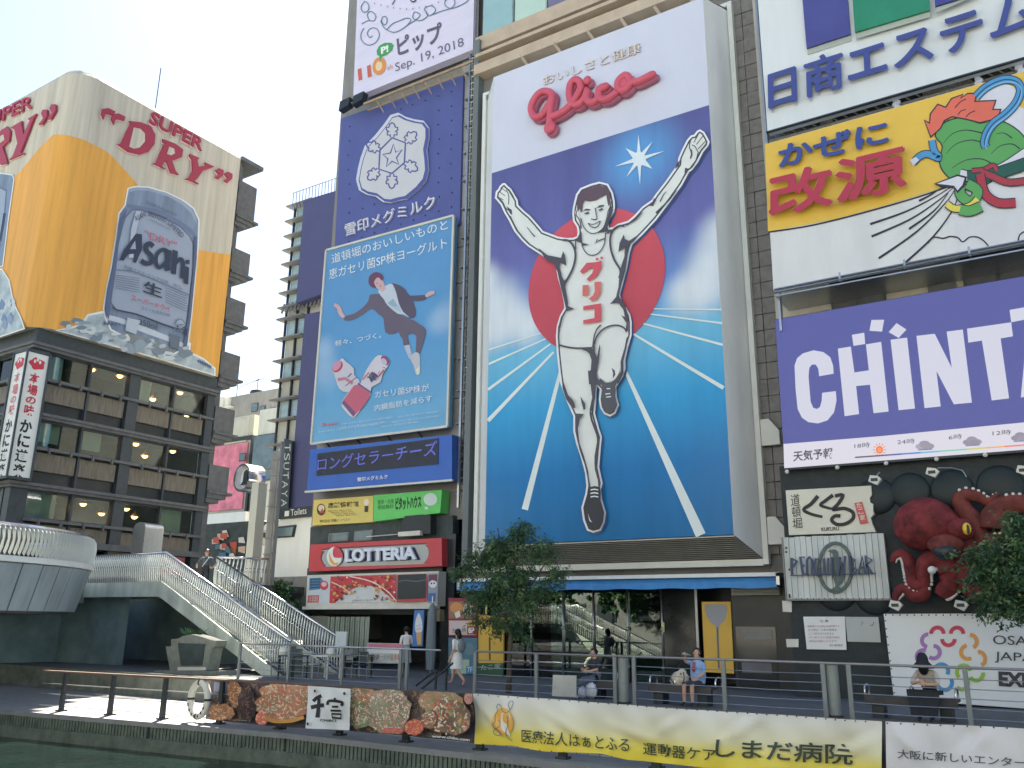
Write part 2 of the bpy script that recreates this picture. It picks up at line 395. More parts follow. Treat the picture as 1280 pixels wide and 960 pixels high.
for face in (0, 1):
    L = LEN[face]
    for a, b in pillars[face]:
        g = MB(); fb(g, face, a, b, .03, .5, 3.3, 14.4); g.build('pillar', M['dkstone'], T)
    for k, zt in enumerate(ZT):
        zb = zt-1.24
        g = MB(); fb(g, face, -.22 if face == 0 else .41, L+.15, -.22, .4, zt+.18, zt+.32); fb(g, face, -.12 if face == 0 else .41, L+.05, -.12, .4, zt+.04, zt+.178); g.build('ledge', M['stone'], T)
        g = MB(); fb(g, face, .7, L, -.08, .3, zb-.16, zb-.02); g.build('sill', M['stone'], T)
        g = MB(); fb(g, face, .7, L, .35, 3.3, zb-.45, zb-.2); g.build('floor_slab', M['darkin'], T)
        g = MB(); fb(g, face, .7, L, .35, 3.3, zt+.3, zt+.45); g.build('ceiling_slab', M['stone'], T)
        for a, b in bays[face]:
            g = MB(); fb(g, face, a+.05, b-.05, .22, .24, zb, zt); w = g.build('window', M['glass'], T)
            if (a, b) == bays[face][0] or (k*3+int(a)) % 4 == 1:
                g = MB(); fb(g, face, a+.1, a+(b-a)*(.45+.15*k), .5, .53, zb+(.0 if k != 1 else .3), zt); g.build('window_sheet', M['cream'], w)  # cream sheet added behind glass; in first bays stands for a reflected pale building
            g = MB(); fb(g, face, a-.05, a+.05, .05, .34, zb-1.75, zt+.04); fb(g, face, a+.05, b-.05, .2, .26, zt-.05, zt+.04); fb(g, face, a+.05, b-.05, .2, .26, zb-.02, zb+.05); g.build('frame', M['dkstone'], w)
            g = MB(); fb(g, face, a+.1, b-.1, .12, .3, zb-1.12, zb-.26); g.build('panel', M['woodpanel'], T)
            g = MB(); fb(g, face, a+.05, b-.05, .3, .36, zb-1.9, zb-1.12); g.build('recess', M['black'], T)
            for q in (a+.3*(b-a), a+.78*(b-a)):
                g = MB(); fb(g, face, q-.05, q+.05, -.14, .02, zb-.3, zb-.02); g.build('bracket', M['stone'], T)
    # street level front
    g = MB(); fb(g, face, .7, L, .3, .4, 3.3, 5.0); g.build('shop_front', M['black'], T)
    g = MB(); fb(g, face, -.1 if face == 0 else .36, L, -.1, .35, 5.05, 5.35); g.build('ledge', M['stone'], T)
    g = MB(); fb(g, face, 0 if face == 0 else .46, L, .0, .45, 14.45, 15.18); g.build('fascia', M['dkstone'], T)
    g = MB(); fb(g, face, -.15 if face == 0 else .1, L, -.15, .1, 14.36, 14.449); g.build('ledge', M['stone'], T)
# posters at the street front
for (a, b, c1, c2, lab) in ((2.2, 4.3, (180, 120, 96), (150, 60, 60), 'food photo board with salmon pink dishes'), (6.6, 9.6, (150, 80, 90), (190, 190, 170), 'food photo board with crimson platters')):
    g = MB(); fb(g, 0, a, b, -.05, 0, 4.05, 5.0, ink(*c1)); 
    for i in range(26):
        s_ = random.uniform(a+.1, b-.3); z_ = random.uniform(4.1, 4.8)
        fb(g, 0, s_, s_+.22, -.056-i*.0008, -.05, z_, z_+.14, ink(*random.choice([c2, (210, 190, 160), (90, 110, 70), (200, 120, 100)])))
    g.build('menu_board', None, None, label=lab+' on the dark restaurant front', cat='board')
# lamps in the windows
lamp0 = thing('pendant_lamp', 'warm brass pendant lamp glowing behind the restaurant windows', 'lamp', (CX-1.2, CY+1.5, 13.0), 'lamps hanging inside the restaurant')
g = MB(); g.lathe([(.02, .32), (.05, .22), (.22, .06), (.24, 0)], lamp0.location, 12); g.build('shade', mat('brass', (190, 140, 80), rough=.3, metal=.7), lamp0, smooth=True)
g = MB(); g.ball(lamp0.location+Vector((0, 0, .0)), (.15, .15, .12)); g.build('bulb', M['lamp'], lamp0, smooth=True)
g = MB(); g.tube([lamp0.location+Vector((0, 0, .3)), lamp0.location+Vector((0, 0, .75))], .015, 5); g.build('cord', M['black'], lamp0)
first = True; lamps = []
for (px_, py_) in [(115, 462), (184, 481), (191, 499), (225, 491), (117, 545), (170, 555), (181, 570), (216, 564), (105, 555), (40, 632), (64, 630), (104, 630), (127, 642), (158, 636), (168, 646), (204, 643), (232, 520), (150, 470), (20, 455), (4, 462)]:
    dp = 1.0
    p = at(0, CX-dp, px_, py_) if px_ > 35 else at(1, CY+dp, px_, py_)
    if px_ > 35 and p.y < CY+.6: p = at(0, CX-.6, px_, py_)
    lamps.append((p, px_, py_))
for r_, (lo, hi, nm) in enumerate(((0, 510, 'top'), (510, 590, 'middle'), (590, 700, 'lowest'))):
    row = sorted([l for l in lamps if lo <= l[2] < hi], key=lambda l: l[1])
    for k, (p, a, b) in enumerate(row):
        if first: new = lamp0; first = False
        else: new = copy_thing(lamp0, p)
        new['label'] = 'warm pendant lamp glowing in the %s restaurant window row, %s from the left' % (nm, ('first', 'second', 'third', 'fourth', 'fifth', 'sixth', 'seventh', 'eighth', 'ninth')[k]); new.location = p
# stepped balconies down the far side of the building
z_b = [at(0, CX, x, y).z for x, y in ((300, 238), (297, 325), (296, 389), (284, 455), (276, 524), (268, 597))]
for i, zc in enumerate(z_b):
    h = .75 if i else 1.6
    g = MB(); g.box(CX-6, CX-.05, CY+10.62, CY+12.0, zc-h, zc+.72); bal = g.build('balcony', M['stone'], T)
    g = MB(); g.box(CX-6, CX+.1, CY+10.62, CY+12.25, zc-h-.15, zc-h); g.box(CX-6, CX-.0, CY+10.62, CY+11.9, zc-h-.4, zc-h-.15); g.box(CX-6, CX-.1, CY+10.62, CY+11.5, zc-h-.65, zc-h-.4); g.build('cornice', M['stone'], bal)
g = MB(); g.box(CX-.1, CX+.02, CY+10.62, CY+12.3, 29.3, 29.55); g.box(CX-6, CX-.1, CY+10.62, CY+12.3, 29.3, 29.55); g.build('cornice', M['stone'], T)
g = MB(); g.box(CX-8, CX-.5, CY+10.6, CY+11.2, 3.3, 29.2); g.build('rear_wall', M['stone'], T)
g = MB(); p = at(0, CX-4, 195, 130); g.tube([(p.x, p.y, 29.3), (p.x, p.y, at(0, CX-4, 201, 85).z)], .03, 5); g.build('lightning_rod', M['darksteel'], None, label='thin lightning rod rising above the beer billboard', cat='rod')
# ---------------- beer billboard wrapped round the corner
BBD = thing('beer_billboard', 'huge beer can billboard wrapped round the corner of the restaurant building', 'billboard', (CX-4, CY+5, 15.1))
PR = .38; RC = .9
def bpath():
    pts = []
    for i in range(30): pts.append((CX-19.5+i*(19.5-RC)/29, CY-PR))
    for i in range(1, 9): a = math.pi/2*i/9; pts.append((CX-RC+(RC+PR)*math.sin(a), CY+RC-(RC+PR)*math.cos(a)))
    for i in range(24): pts.append((CX+PR, CY+RC+i*(10.2-RC)/23))
    return pts
BP = bpath(); ZB_ = (at(0, CX+PR, 69, 412.8).z+at(0, CX+PR, 269.6, 470).z)/2
def ztop(i): return 29.35
g = MB(); n_ = len(BP)
# outer skin with shallow vertical ribs
V = []; 
for i, (x, y) in enumerate(BP):
    V += [(x, y, ZB_), (x, y, 29.05), (x*1+(-.15 if x > CX else 0), y+(.15 if y < CY+RC else 0), 29.32), (CX-.2 if x > CX-.3 else x, CY+.35 if y < CY+.3 else y, 29.4)]
g.add(V, [(4*i+k, 4*i+4+k, 4*i+5+k, 4*i+1+k) for i in range(n_-1) for k in range(3)])
g.add([(BP[-1][0], BP[-1][1], ZB_), (BP[-1][0], BP[-1][1], 29.05), (CX, BP[-1][1], 29.4), (CX, BP[-1][1], ZB_)], [(0, 3, 2, 1)])
g.add([(x, y, ZB_) for x, y in BP]+[(CX, CY+10.2, ZB_), (CX, CY, ZB_), (CX-19.5, CY, ZB_)], [tuple(range(n_+3))])
skin = mat('cream_corrugated_sheet', (198, 192, 178), rough=.6, n=.2, sc=2.6, stretch=22, bump=.5, bsc=7)
g.build('panel', skin, BBD)
def pz(face, x, y): return at(0, CX+PR, x, y).z if face == 0 else at(1, CY-PR, x, y).z
# orange beer field: a skin just proud of the sheet; upper edge follows the beer's shoulder
def otop(i):
    x, y = BP[i]
    if i >= 38:
        s = y-CY; zs = [(.9, pz(0, 84, 165)), (1.9, pz(0, 110, 178)), (3.2, pz(0, 143, 210)), (3.9, pz(0, 155, 225)), (7.0, pz(0, 240, 312)), (8.4, pz(0, 251, 312)), (11, pz(0, 283, 312))]
    else:
        s = CX-x; zs = [(-.5, pz(0, 84, 165)), (.9, pz(1, 72, 166)), (2.0, pz(1, 50, 185)), (3.4, pz(1, 20, 216)), (9, pz(1, 20, 216)-2), (30, pz(1, 20, 216)-2)]
    for (a, za), (b, zb) in zip(zs, zs[1:]):
        if a <= s <= b: t = (s-a)/(b-a); return za+(zb-za)*(t*t*(3-2*t) if False else t)
    return zs[0][1]
g = MB(); V = []
for i, (x, y) in enumerate(BP):
    a = (1, 0) if i >= 38 else ((0, -1) if i < 30 else ((x-(CX-RC))/1.3, (y-(CY+RC))/1.3))
    e = .02; V += [(x+a[0]*e, y+a[1]*e, ZB_+.01), (x+a[0]*e, y+a[1]*e, otop(i))]
g.add(V, [(2*i, 2*i+2, 2*i+3, 2*i+1) for i in range(n_-1)])
g.build('beer_print', mat('amber_print', (228, 166, 80), rough=.55, n=.17, sc=2.2, stretch=18), BBD)
red = ink(168, 58, 82); redsh = ink(226, 190, 190)
SILV = mat('silver_print', (118, 136, 162), rough=.5, n=.25, sc=1.6, stretch=6)
def torn(art, pts, m, m2=None):
    art.poly(pts, ink(226, 226, 224)); art.poly(inset(pts, 1.4/1.0*art.k), m)
A = Art(0, CX+PR, (0, 280), 3.765, off=.03)
ICE = mat('ice_print', (168, 184, 192), rough=.5, n=.35, sc=1.8)
A.poly([(258, 500), (330, 485), (380, 470), (410, 425), (480, 410), (560, 420), (900, 560), (895, 600), (935, 620), (960, 632), (1015, 678), (1015, 716), (640, 605)], ink(226, 230, 230))
A.poly([(275, 500), (340, 492), (390, 476), (418, 432), (485, 420), (560, 430), (890, 575), (888, 606), (935, 630), (960, 640), (1008, 683), (1008, 708), (640, 600)], ICE)
# can
can = [(600, -170), (640, -180), (700, -177), (790, -150), (870, -110), (915, -75), (940, -20), (938, 60), (934, 130), (905, 430), (890, 560), (862, 590), (820, 615), (700, 590), (520, 500), (492, 440), (484, 400), (498, 300), (520, 200), (545, 40), (556, -50), (585, -90)]
A.poly(can, ink(226, 230, 232))
A.poly(inset(can, 7), SILV)
lite = ink(150, 165, 188); mid = ink(104, 122, 154); dk = ink(40, 56, 82); dk2 = ink(96, 108, 132)
A.poly([(612, -150), (640, -160), (700, -157), (790, -130), (860, -90), (900, -50), (925, 0), (925, -25), (900, -75), (850, -115), (780, -148), (700, -168), (640, -170), (605, -160)], lite)
A.poly([(590, -85), (640, -60), (760, -40), (860, 20), (912, 60), (925, 90), (925, 60), (905, 25), (850, -15), (740, -70), (640, -88), (600, -95)], mid)
face_ = [(622, -70), (660, -70), (760, -38), (850, 10), (895, 55), (912, 90), (912, 200), (900, 300), (880, 480), (850, 500), (760, 470), (640, 425), (545, 405), (518, 370), (528, 250), (545, 130), (570, 20), (585, -30)]
A.poly(face_, dk2); A.poly(inset(face_, 6), lite)
A.poly([(500, 425), (560, 440), (700, 490), (800, 530), (862, 560), (880, 565), (866, 585), (815, 560), (700, 520), (560, 465), (505, 450)], ink(188, 200, 214))
A.poly([(575, 505), (640, 520), (720, 545), (800, 580), (820, 600), (700, 590), (600, 560)], ink(126, 136, 142))
rr = random.Random(4)
for i in range(46):
    x = rr.uniform(300, 880); y = 500+(x-420)*.2+rr.uniform(-8, 62) if x > 430 else rr.uniform(455, 500)
    if y > 520+(x-300)*.27: y = 505+(x-300)*.25
    w = rr.uniform(14, 44); h = w*rr.uniform(.4, .8)
    A.poly([(x+w*math.cos(q)*rr.uniform(.5, 1), y+h*math.sin(q)*rr.uniform(.5, 1)) for q in [i_*6.283/6 for i_ in range(6)]], rr.choice([ink(196, 206, 210), ink(140, 158, 172), ink(176, 190, 194), ink(118, 134, 150)]))
for i in range(16):
    t = i/15; A.poly([(480+i*9, 450+i*2), (492+i*9, 470), (476+i*9, 478)] if i % 2 else [(930+i*4, 640+i*2), (940+i*4, 636+i*2), (936+i*4, 655+i*2)], ink(74, 96, 128))
A.poly([(598, -80), (560, 0), (546, 100), (530, 220), (505, 320), (498, 420), (512, 450), (530, 320), (548, 200), (562, 60), (590, -30)], ink(86, 104, 138))
A.poly([(916, 60), (928, 60), (926, 160), (900, 430), (880, 575), (862, 580), (886, 430), (908, 240)], ink(84, 100, 130)); A.poly([(640, -60), (662, -58), (640, 40), (628, 160), (606, 160), (618, 20)], ink(176, 188, 206))
A.poly([(600, 440), (660, 455), (640, 520), (590, 500)], ink(176, 188, 202)); A.poly([(800, 515), (850, 530), (840, 590), (800, 580)], ink(98, 112, 130))
# brand lettering on the can
A.poly([(640, 45), (668, 48), (668, 120), (640, 182), (626, 180), (634, 140), (604, 142), (582, 172), (562, 168), (585, 120)], dk)
A.poly([(612, 118), (636, 78), (640, 118)], lite)
A.stroke([(722, 105), (705, 92), (688, 100), (690, 125), (712, 150), (712, 178), (690, 186), (664, 172)], 22, dk, smooth=4)
A.stroke([(790, 128), (765, 120), (738, 145), (735, 185), (752, 205), (780, 180)], 18, dk, smooth=4); A.poly([(778, 118), (806, 125), (800, 218), (776, 222)], dk)
A.poly([(812, 120), (838, 128), (828, 238), (806, 232)], dk); A.stroke([(828, 185), (845, 165), (862, 180), (856, 255)], 18, dk, smooth=3)
A.poly([(868, 195), (890, 205), (886, 285), (866, 278)], dk); A.poly([(872, 170), (892, 168), (892, 188), (874, 188)], dk)
A.text('"DRY"', (680, 62), (830, 118), (683, 28), ink(196, 96, 120))
for s_, p, q, r in (('ASAHI', (640, -12), (688, -38), (632, -34)), ('BREWERIES', (698, -40), (782, -8), (702, -62)), ('LIMITED', (788, 0), (856, 66), (800, -18))): A.text(s_, p, q, r, dk)
A.text('NIHON DRAFT BEER', (708, -18), (800, 30), (710, -26), dk2); A.text('KARAKUCHI', (690, -100), (830, -38), (692, -112), dk2)
A.text('洗練されたクリアな味、辛口。', (580, 208), (860, 312), (582, 188), dk2)
A.stroke([(548, 215), (620, 222), (700, 250), (790, 290), (895, 335)], 4, dk2, smooth=3)
A.text('生', (672, 318), (762, 350), (678, 262), dk, bold=.02)
A.text('スーパードライ', (616, 358), (800, 416), (620, 330), ink(196, 84, 104), bold=.01)
A.text('生ビール(非熱処理)', (665, 404), (800, 440), (667, 386), dk2)
A.text('350ml', (655, 474), (740, 496), (656, 446), ink(60, 72, 84))
A.stroke([(530, 388), (550, 405), (640, 425), (760, 470), (820, 492)], 5, dk, smooth=3)
A.text('お酒', (825, 505), (880, 528), (830, 470), dk); A.circle((848, 470), 22, 24, dk2, a0=math.pi, a1=2*math.pi)
A.circle((848, 471), 19, 21, lite, a0=math.pi, a1=2*math.pi)
for k in range(7):
    A.stroke([(545, 240+k*10), (657, 256+k*11)], 2.4, dk2); A.stroke([(778, 300+k*11), (880, 340+k*12)], 2.4, dk2)
A.build('can_print', None, BBD)
# raised lettering, right face
def serif(art, shift, m, th):
    def q(p): return [(a+shift[0], b+shift[1]) for a, b in p]
    D = [(604, 346), (660, 352), (705, 370), (727, 410), (722, 455), (695, 490), (655, 503), (600, 490), (550, 455), (565, 450), (590, 395), (612, 352)]
    art.poly(q(D), m, thick=th); 
    R = [(762, 430), (820, 452), (858, 480), (852, 515), (815, 530), (805, 530), (822, 580), (838, 598), (800, 590), (780, 535), (768, 535), (758, 560), (775, 572), (716, 545), (730, 540), (765, 460), (778, 450), (762, 445)]
    art.poly(q(R), m, thick=th)
    Yy = [(890, 500), (935, 520), (925, 528), (930, 560), (965, 555), (960, 540), (1005, 560), (950, 580), (925, 615), (912, 628), (932, 642), (868, 618), (885, 612), (902, 580), (900, 525), (888, 512)]
    art.poly(q(Yy), m, thick=th)
    for c in ((500, 305), (548, 330)):
        art.poly(q([(c[0]-28, c[1]+8), (c[0]-22, c[1]-16), (c[0]+6, c[1]-20), (c[0]+38, c[1]-4), (c[0]+32, c[1]+14), (c[0]+4, c[1]+6), (c[0]-10, c[1]+10), (c[0]-16, c[1]+32)]), m, thick=th)
    for c in ((1030, 585), (1072, 602)):
        art.poly(q([(c[0]-20, c[1]-8), (c[0]-4, c[1]-18), (c[0]+18, c[1]-8), (c[0]+16, c[1]+14), (c[0]-6, c[1]+34), (c[0]-22, c[1]+26), (c[0]-4, c[1]+12)]), m, thick=th)
B_ = Art(0, CX+PR, (0, 60), 3.765, off=.03)
serif(B_, (-6, 6), redsh, .02); serif(B_, (0, 0), red, .1)
B_.poly([(628, 372), (660, 378), (684, 400), (684, 440), (660, 470), (628, 476), (605, 465)], skin, thick=.03); B_.poly([(796, 462), (822, 474), (826, 498), (805, 508), (784, 500)], skin, thick=.03)
B_.off += .1
B_.poly([(630, 374), (660, 380), (682, 402), (682, 440), (658, 468), (630, 474), (608, 464)], skin); B_.poly([(797, 464), (820, 474), (824, 496), (805, 505), (786, 498)], skin)
B_.off -= .1
B_.text('SUPER', (694, 360), (940, 492), (712, 302), redsh, bold=.03); B_.text('SUPER', (698, 352), (946, 486), (714, 296), red, bold=.02, depth=.08)
B_.build('lettering', None, BBD)
C_ = Art(1, CY-PR, (0, 60), 3.765, off=.03)
for sh, m, th in (((-5, 6), redsh, .02), ((0, 0), red, .1)):
    def q(p): return [(a+sh[0], b+sh[1]) for a, b in p]
    C_.poly(q([(58, 378), (112, 346), (108, 360), (118, 412), (148, 345), (138, 338), (180, 312), (166, 335), (122, 450), (104, 496), (124, 498), (52, 528), (68, 512), (90, 452), (76, 388)]), m, thick=th)
    C_.poly(q([(-60, 430), (0, 400), (42, 372), (56, 395), (50, 440), (20, 470), (36, 520), (42, 545), (10, 552), (-6, 500), (-20, 545), (-60, 560)]), m, thick=th)
    C_.poly(q([(-150, 480), (-90, 440), (-68, 470), (-78, 560), (-140, 620), (-170, 600)]), m, thick=th)
    for c in ((215, 310), (255, 285)):
        C_.poly(q([(c[0]-14, c[1]+2), (c[0]-6, c[1]-16), (c[0]+14, c[1]-16), (c[0]+14, c[1]+14), (c[0]-8, c[1]+52), (c[0]-26, c[1]+54), (c[0]-4, c[1]+24)]), m, thick=th)
C_.poly([(0, 425), (26, 412), (30, 436), (4, 456)], skin, thick=.12)
C_.text('SUPER', (-90, 395), (150, 288), (-84, 335), redsh, bold=.02); C_.text('SUPER', (-86, 390), (154, 283), (-80, 330), red, bold=.01, depth=.08)
C_.zoom((0, 200), 3.765)
lc = [(-170, 60), (-40, 55), (20, 62), (60, 68), (68, 90), (58, 160), (40, 290), (15, 500), (-200, 560)]
C_.poly(lc, ink(226, 230, 232)); C_.poly(inset(lc, 5), SILV)
C_.poly([(-180, 100), (-30, 110), (34, 140), (22, 300), (-10, 470), (-180, 500)], dk2); C_.poly([(-180, 106), (-34, 117), (27, 147), (15, 298), (-14, 462), (-180, 490)], lite)
C_.stroke([(0, 380), (14, 300), (22, 250)], 12, dk)
ii = [(-200, 560), (10, 510), (45, 565), (60, 640), (75, 690), (100, 740), (118, 795), (0, 835), (-200, 880)]
C_.poly(ii, ink(226, 230, 230)); C_.poly(inset(ii, 6), ICE)
for i in range(14):
    x = rr.uniform(-40, 70); y = rr.uniform(620, 780); w = rr.uniform(12, 30)
    C_.poly([(x, y-w), (x+w*.6, y), (x+w*.2, y+w), (x-w*.5, y+w*.3)], rr.choice([ink(196, 206, 210), ink(130, 150, 182), ink(110, 134, 170)]))
C_.build('can_print', None, BBD)
# ---------------- hanging crab restaurant sign at the corner
K = thing('vertical_sign', 'tall white two-sided restaurant sign hung on the building corner under the beer billboard', 'sign', (-39.4, 20.4, 8))
XS, YS = CX+.35, CY-.45
a = at(0, XS, 44, 441); fr_pts = [(46, 440.5), (65, 442), (41.5, 598.8), (24, 595)]
# right face on X plane, left face on Y plane
zt_, zb_ = at(0, XS, 44, 441).z, at(0, XS, 24, 596).z
y1 = at(0, XS, 62, 443).y; ye = YS
g = MB(); g.box(XS-1.1, XS, ye, y1, zb_, zt_); g.build('case', M['white'], K)
g = MB()
for (p, q) in (((XS+.03, ye-.03), (XS+.03, ye-.03)), ((XS+.03, y1+.03), (XS+.03, y1+.03)), ((XS-1.12, ye-.03), (XS-1.12, ye-.03))):
    g.box(p[0]-.04, p[0]+.04, p[1]-.04, p[1]+.04, zb_-.1, zt_+.1)
g.box(XS-1.15, XS+.05, ye-.06, y1+.05, zb_-.14, zb_-.02); g.box(XS-1.15, XS+.05, ye-.06, y1+.05, zt_+.02, zt_+.14); g.build('frame', M['dkstone'], K)
W_ = y1-ye; H_ = zt_-zb_
def vchars(chars, b0, z0, sz, m, face):
    g = MB(); z = z0
    for ch in chars:
        vs, fs = glyphs(ch, .03 if m is not red else .01)
        hh = sz if ch != 'の' else sz*.7
        for f_ in ([face]):
            if f_ == 0: B0, R0 = Vector((XS+.012, b0, z-hh)), Vector((0, sz*.92, 0))
            else: B0, R0 = Vector((b0, ye-.012, z-hh)), Vector((sz*.92, 0, 0))
            g.add([B0+R0*u+Vector((0, 0, hh*v)) for u, v, w in vs], fs)
        z -= hh*1.14
    return g
kr = ink(204, 62, 78); kb = ink(40, 46, 52)
for face in (0, 1):
    b0 = ye+W_*.5-.31 if face == 0 else XS-1.1+.25
    vchars('本場の味', b0+.06, zt_-.95, .5, None, face).build('lettering', kr if face == 0 else ink(216, 130, 140), K)
    vchars('かに道楽', b0, zt_-3.2, .6, None, face).build('lettering', kb, K)
    cx_ = ye+W_*.5 if face == 0 else XS-.55
    g = MB(); pts = []
    for i in range(20):
        q = 2*math.pi*i/20; rr_ = .33*(1-.12*math.cos(5*q)); u, v = rr_*math.cos(q)*1.1, rr_*math.sin(q)*.85
        pts.append(Vector((XS+.012, cx_+u, zt_-.5+v)) if face == 0 else Vector((cx_+u, ye-.012, zt_-.5+v)))
    g.face(pts, kr); 
    for u, v in ((-.12, .1), (.12, .1), (0, .2)):
        c = Vector((XS+.02, cx_+u, zt_-.5+v)) if face == 0 else Vector((cx_+u, ye-.02, zt_-.5+v))
        g.ball(c, (.012, .06, .09) if face == 0 else (.06, .012, .09), M['white'], 8, 5)
    g.build('emblem', None, K)
# ================================================================ BRIDGE PLAZA DRUM
DR = thing('bridge_plaza_parapet', 'rounded steel bridge parapet with ribbed rail above grey cladding panels', 'parapet', (-33, 13, 1.9))
def ell(t, k=0): return Vector((-33+(5.5+k)*math.cos(t), 13+(6.7+k)*math.sin(t), 0))
T0, T1 = -1.35, 1.95
prof_d = [(3.62, .0), (3.66, .12), (3.56, .14)]
def band(prof, n=64, m=None, t0=T0, t1=T1):
    mb = MB(); vs = []; fs = []; k = len(prof)
    for i in range(n+1):
        t = t0+(t1-t0)*i/n
        for z, o in prof: p = ell(t, o); vs.append((p.x, p.y, z))
    for i in range(n):
        for j in range(k-1): fs.append((i*k+j, i*k+j+1, (i+1)*k+j+1, (i+1)*k+j))
    return mb.add(vs, fs, m)
band([(3.7, -.1), (3.7, .1), (3.52, .12), (3.5, -.1)]).build('ledge', M['white'], DR, smooth=False)
band([(2.0, -1.0), (3.5, -.06)]).build('backing', M['dark'], DR)
band([(1.92, -2.6), (1.98, -.5), (2.1, -.4), (2.12, -.8)]).build('soffit', M['darksteel'], DR)
band([(4.62, .06), (4.7, .0), (4.7, -.35), (4.6, -.42), (4.5, -.36), (4.5, -.02), (4.62, .06)], m=M['chrome']).build('handrail', None, DR)
clad = mat('grey_blue_cladding', (150, 166, 176), rough=.4, metal=.3, n=.2, sc=1.8, stretch=7)
npan = 26
for i in range(npan):
    ta = T0+(T1-T0)*i/npan+.004; tb = T0+(T1-T0)*(i+1)/npan-.004
    mb = MB(); vs = []
    for k in range(4):
        t = ta+(tb-ta)*k/3
        for z, o in ((2.05, -.36), (2.06, -.3), (3.48, .04), (3.48, -.02)): p = ell(t, o); vs.append((p.x, p.y, z))
    mb.add(vs, [(4*a_+b_, 4*a_+b_+1, 4*a_+b_+5, 4*a_+b_+4) for a_ in range(3) for b_ in range(3)]+[(0, 3, 2, 1), (12, 13, 14, 15)])
    mb.build('panel', clad, DR)
finm = mat('pale_steel_fin', (214, 220, 218), rough=.3, metal=.25, n=.05)
nf = 128
for i in range(nf):
    t = T0+(T1-T0)*i/nf; mb = MB(); pr = [(3.72, .02), (3.95, .12), (4.25, .15), (4.5, .12), (4.64, .02), (4.6, -.05), (4.2, .06), (3.8, -.06)]
    dt = .0019; L = [ell(t-dt, o)+Vector((0, 0, z)) for z, o in pr]; R = [ell(t+dt, o)+Vector((0, 0, z)) for z, o in pr]
    n_ = len(pr); mb.add(L+R, [tuple(range(n_)), tuple(range(2*n_-1, n_-1, -1))]+[(j, (j+1) % n_, (j+1) % n_+n_, j+n_) for j in range(n_)])
    mb.build('rib', finm, DR)
# ================================================================ STAIRS FROM THE BRIDGE TO THE PROMENADE
ST = thing('bridge_staircase', 'pale steel staircase descending from the bridge to the promenade', 'staircase', (-27, 23.3, 0))
SX0, SX1, SZ0, SZ1 = -30.35, -23.3, 3.25, .0
YN, YF = 22.0, 24.6
slope = (SZ0-SZ1)/(SX1-SX0)
bz = lambda X: SZ0-(X-SX0)*slope
cr = mat('pale_painted_steel', (190, 200, 188), rough=.5, n=.28, sc=1.5, stretch=3)
for Y in (YN-.06, YF+.0):
    g = MB(); g.prism([(SX0, Y, SZ0+.02), (SX1+.05, Y, .02), (SX1-.95, Y, 0.0), (SX0-.05, Y, SZ0-.56), (-37, Y, SZ0-.56), (-37, Y, SZ0+.02)], (0, .06, 0)); g.build('stringer', cr, ST)
g = MB(); g.box(-37, SX0, YN, YF+2.0, SZ0-.2, SZ0-.003); g.build('landing', M['concrete'], ST)
tread = None; nst = 20
for i in range(nst):
    X = SX0+(SX1-SX0)*i/nst; z = bz(X)-.165
    g = MB(); g.box(X, X+.37, YN+.02, YF-.02, z-.05, z)
    g.box(X, X+.02, YN+.02, YF-.02, z, z+.16)
    g.build('tread', M['concrete'], ST)
def railing(parent, path, h, sp, cn='baluster', matr=None, top=.045, mids=(.62, .5), rootoff=0):
    """handrail, two mid rails and a row of bulged balusters along a 3D path of base points"""
    up = Vector((0, 0, 1)); P = [Vector(p) for p in path]
    g = MB(); g.tube([p+up*h for p in P], top, 8, M['chrome']); g.build('handrail', None, parent, smooth=True)
    g = MB()
    for k in mids: g.tube([p+up*h*k+Vector((0, -.03, 0)) for p in P], .013, 5, M['chrome'])
    g.tube([p+up*.06 for p in P], .02, 5, M['chrome']); g.build('mid_rail', None, parent)
    first = None
    for a, b in zip(P, P[1:]):
        L = (b-a).length; n = int(L/sp)
        for i in range(n):
            c = a+(b-a)*((i+.5)/n)
            if first is None:
                g = MB(); g.tube([c+up*.02, c+up*h*.25+Vector((.0, -.05, 0)), c+up*h*.55+Vector((0, -.06, 0)), c+up*h*.8+Vector((0, -.02, 0)), c+up*(h-.03)], [.02, .034, .022, .036, .02], 5, finm)
                first = g.build(cn, None, parent, smooth=True); c0 = c
            else: dup(first, c-c0, parent)
railing(ST, [(-36.5, YN, SZ0), (SX0, YN, SZ0), (SX1+.3, YN, SZ1+.0)], 1.15, .13)
railing(ST, [(SX0-.2, YF, SZ0), (SX1+.3, YF, SZ1)], 1.15, .15)
railing(ST, [(SX0-.2, YF, SZ0), (SX0+.9, YF+1.9, SZ0)], 1.15, .16)
copy_thing(ST, Vector(ST.location)+Vector((2.65, -19.0, -1.45)), label='matching pale steel staircase on the opposite bank mirrored in shop glazing')
# steel bollard box on the landing
g = MB(); p = YP(25.2, 180, 653); zc_ = p.z-.3
V = []
for i in range(13):
    a = math.pi*i/12; V.append((p.x-.45*math.cos(a)*1.0, 25.0, zc_+.3*math.sin(a)))
g.prism([(p.x+.45, 25.0, 3.25)]+[v for v in V[::-1]]+[(p.x-.45, 25.0, 3.25)], (0, 1.0, 0), M['steel'])
g.build('service_cabinet', None, None, label='round-topped grey steel cabinet standing on the bridge landing', cat='cabinet')
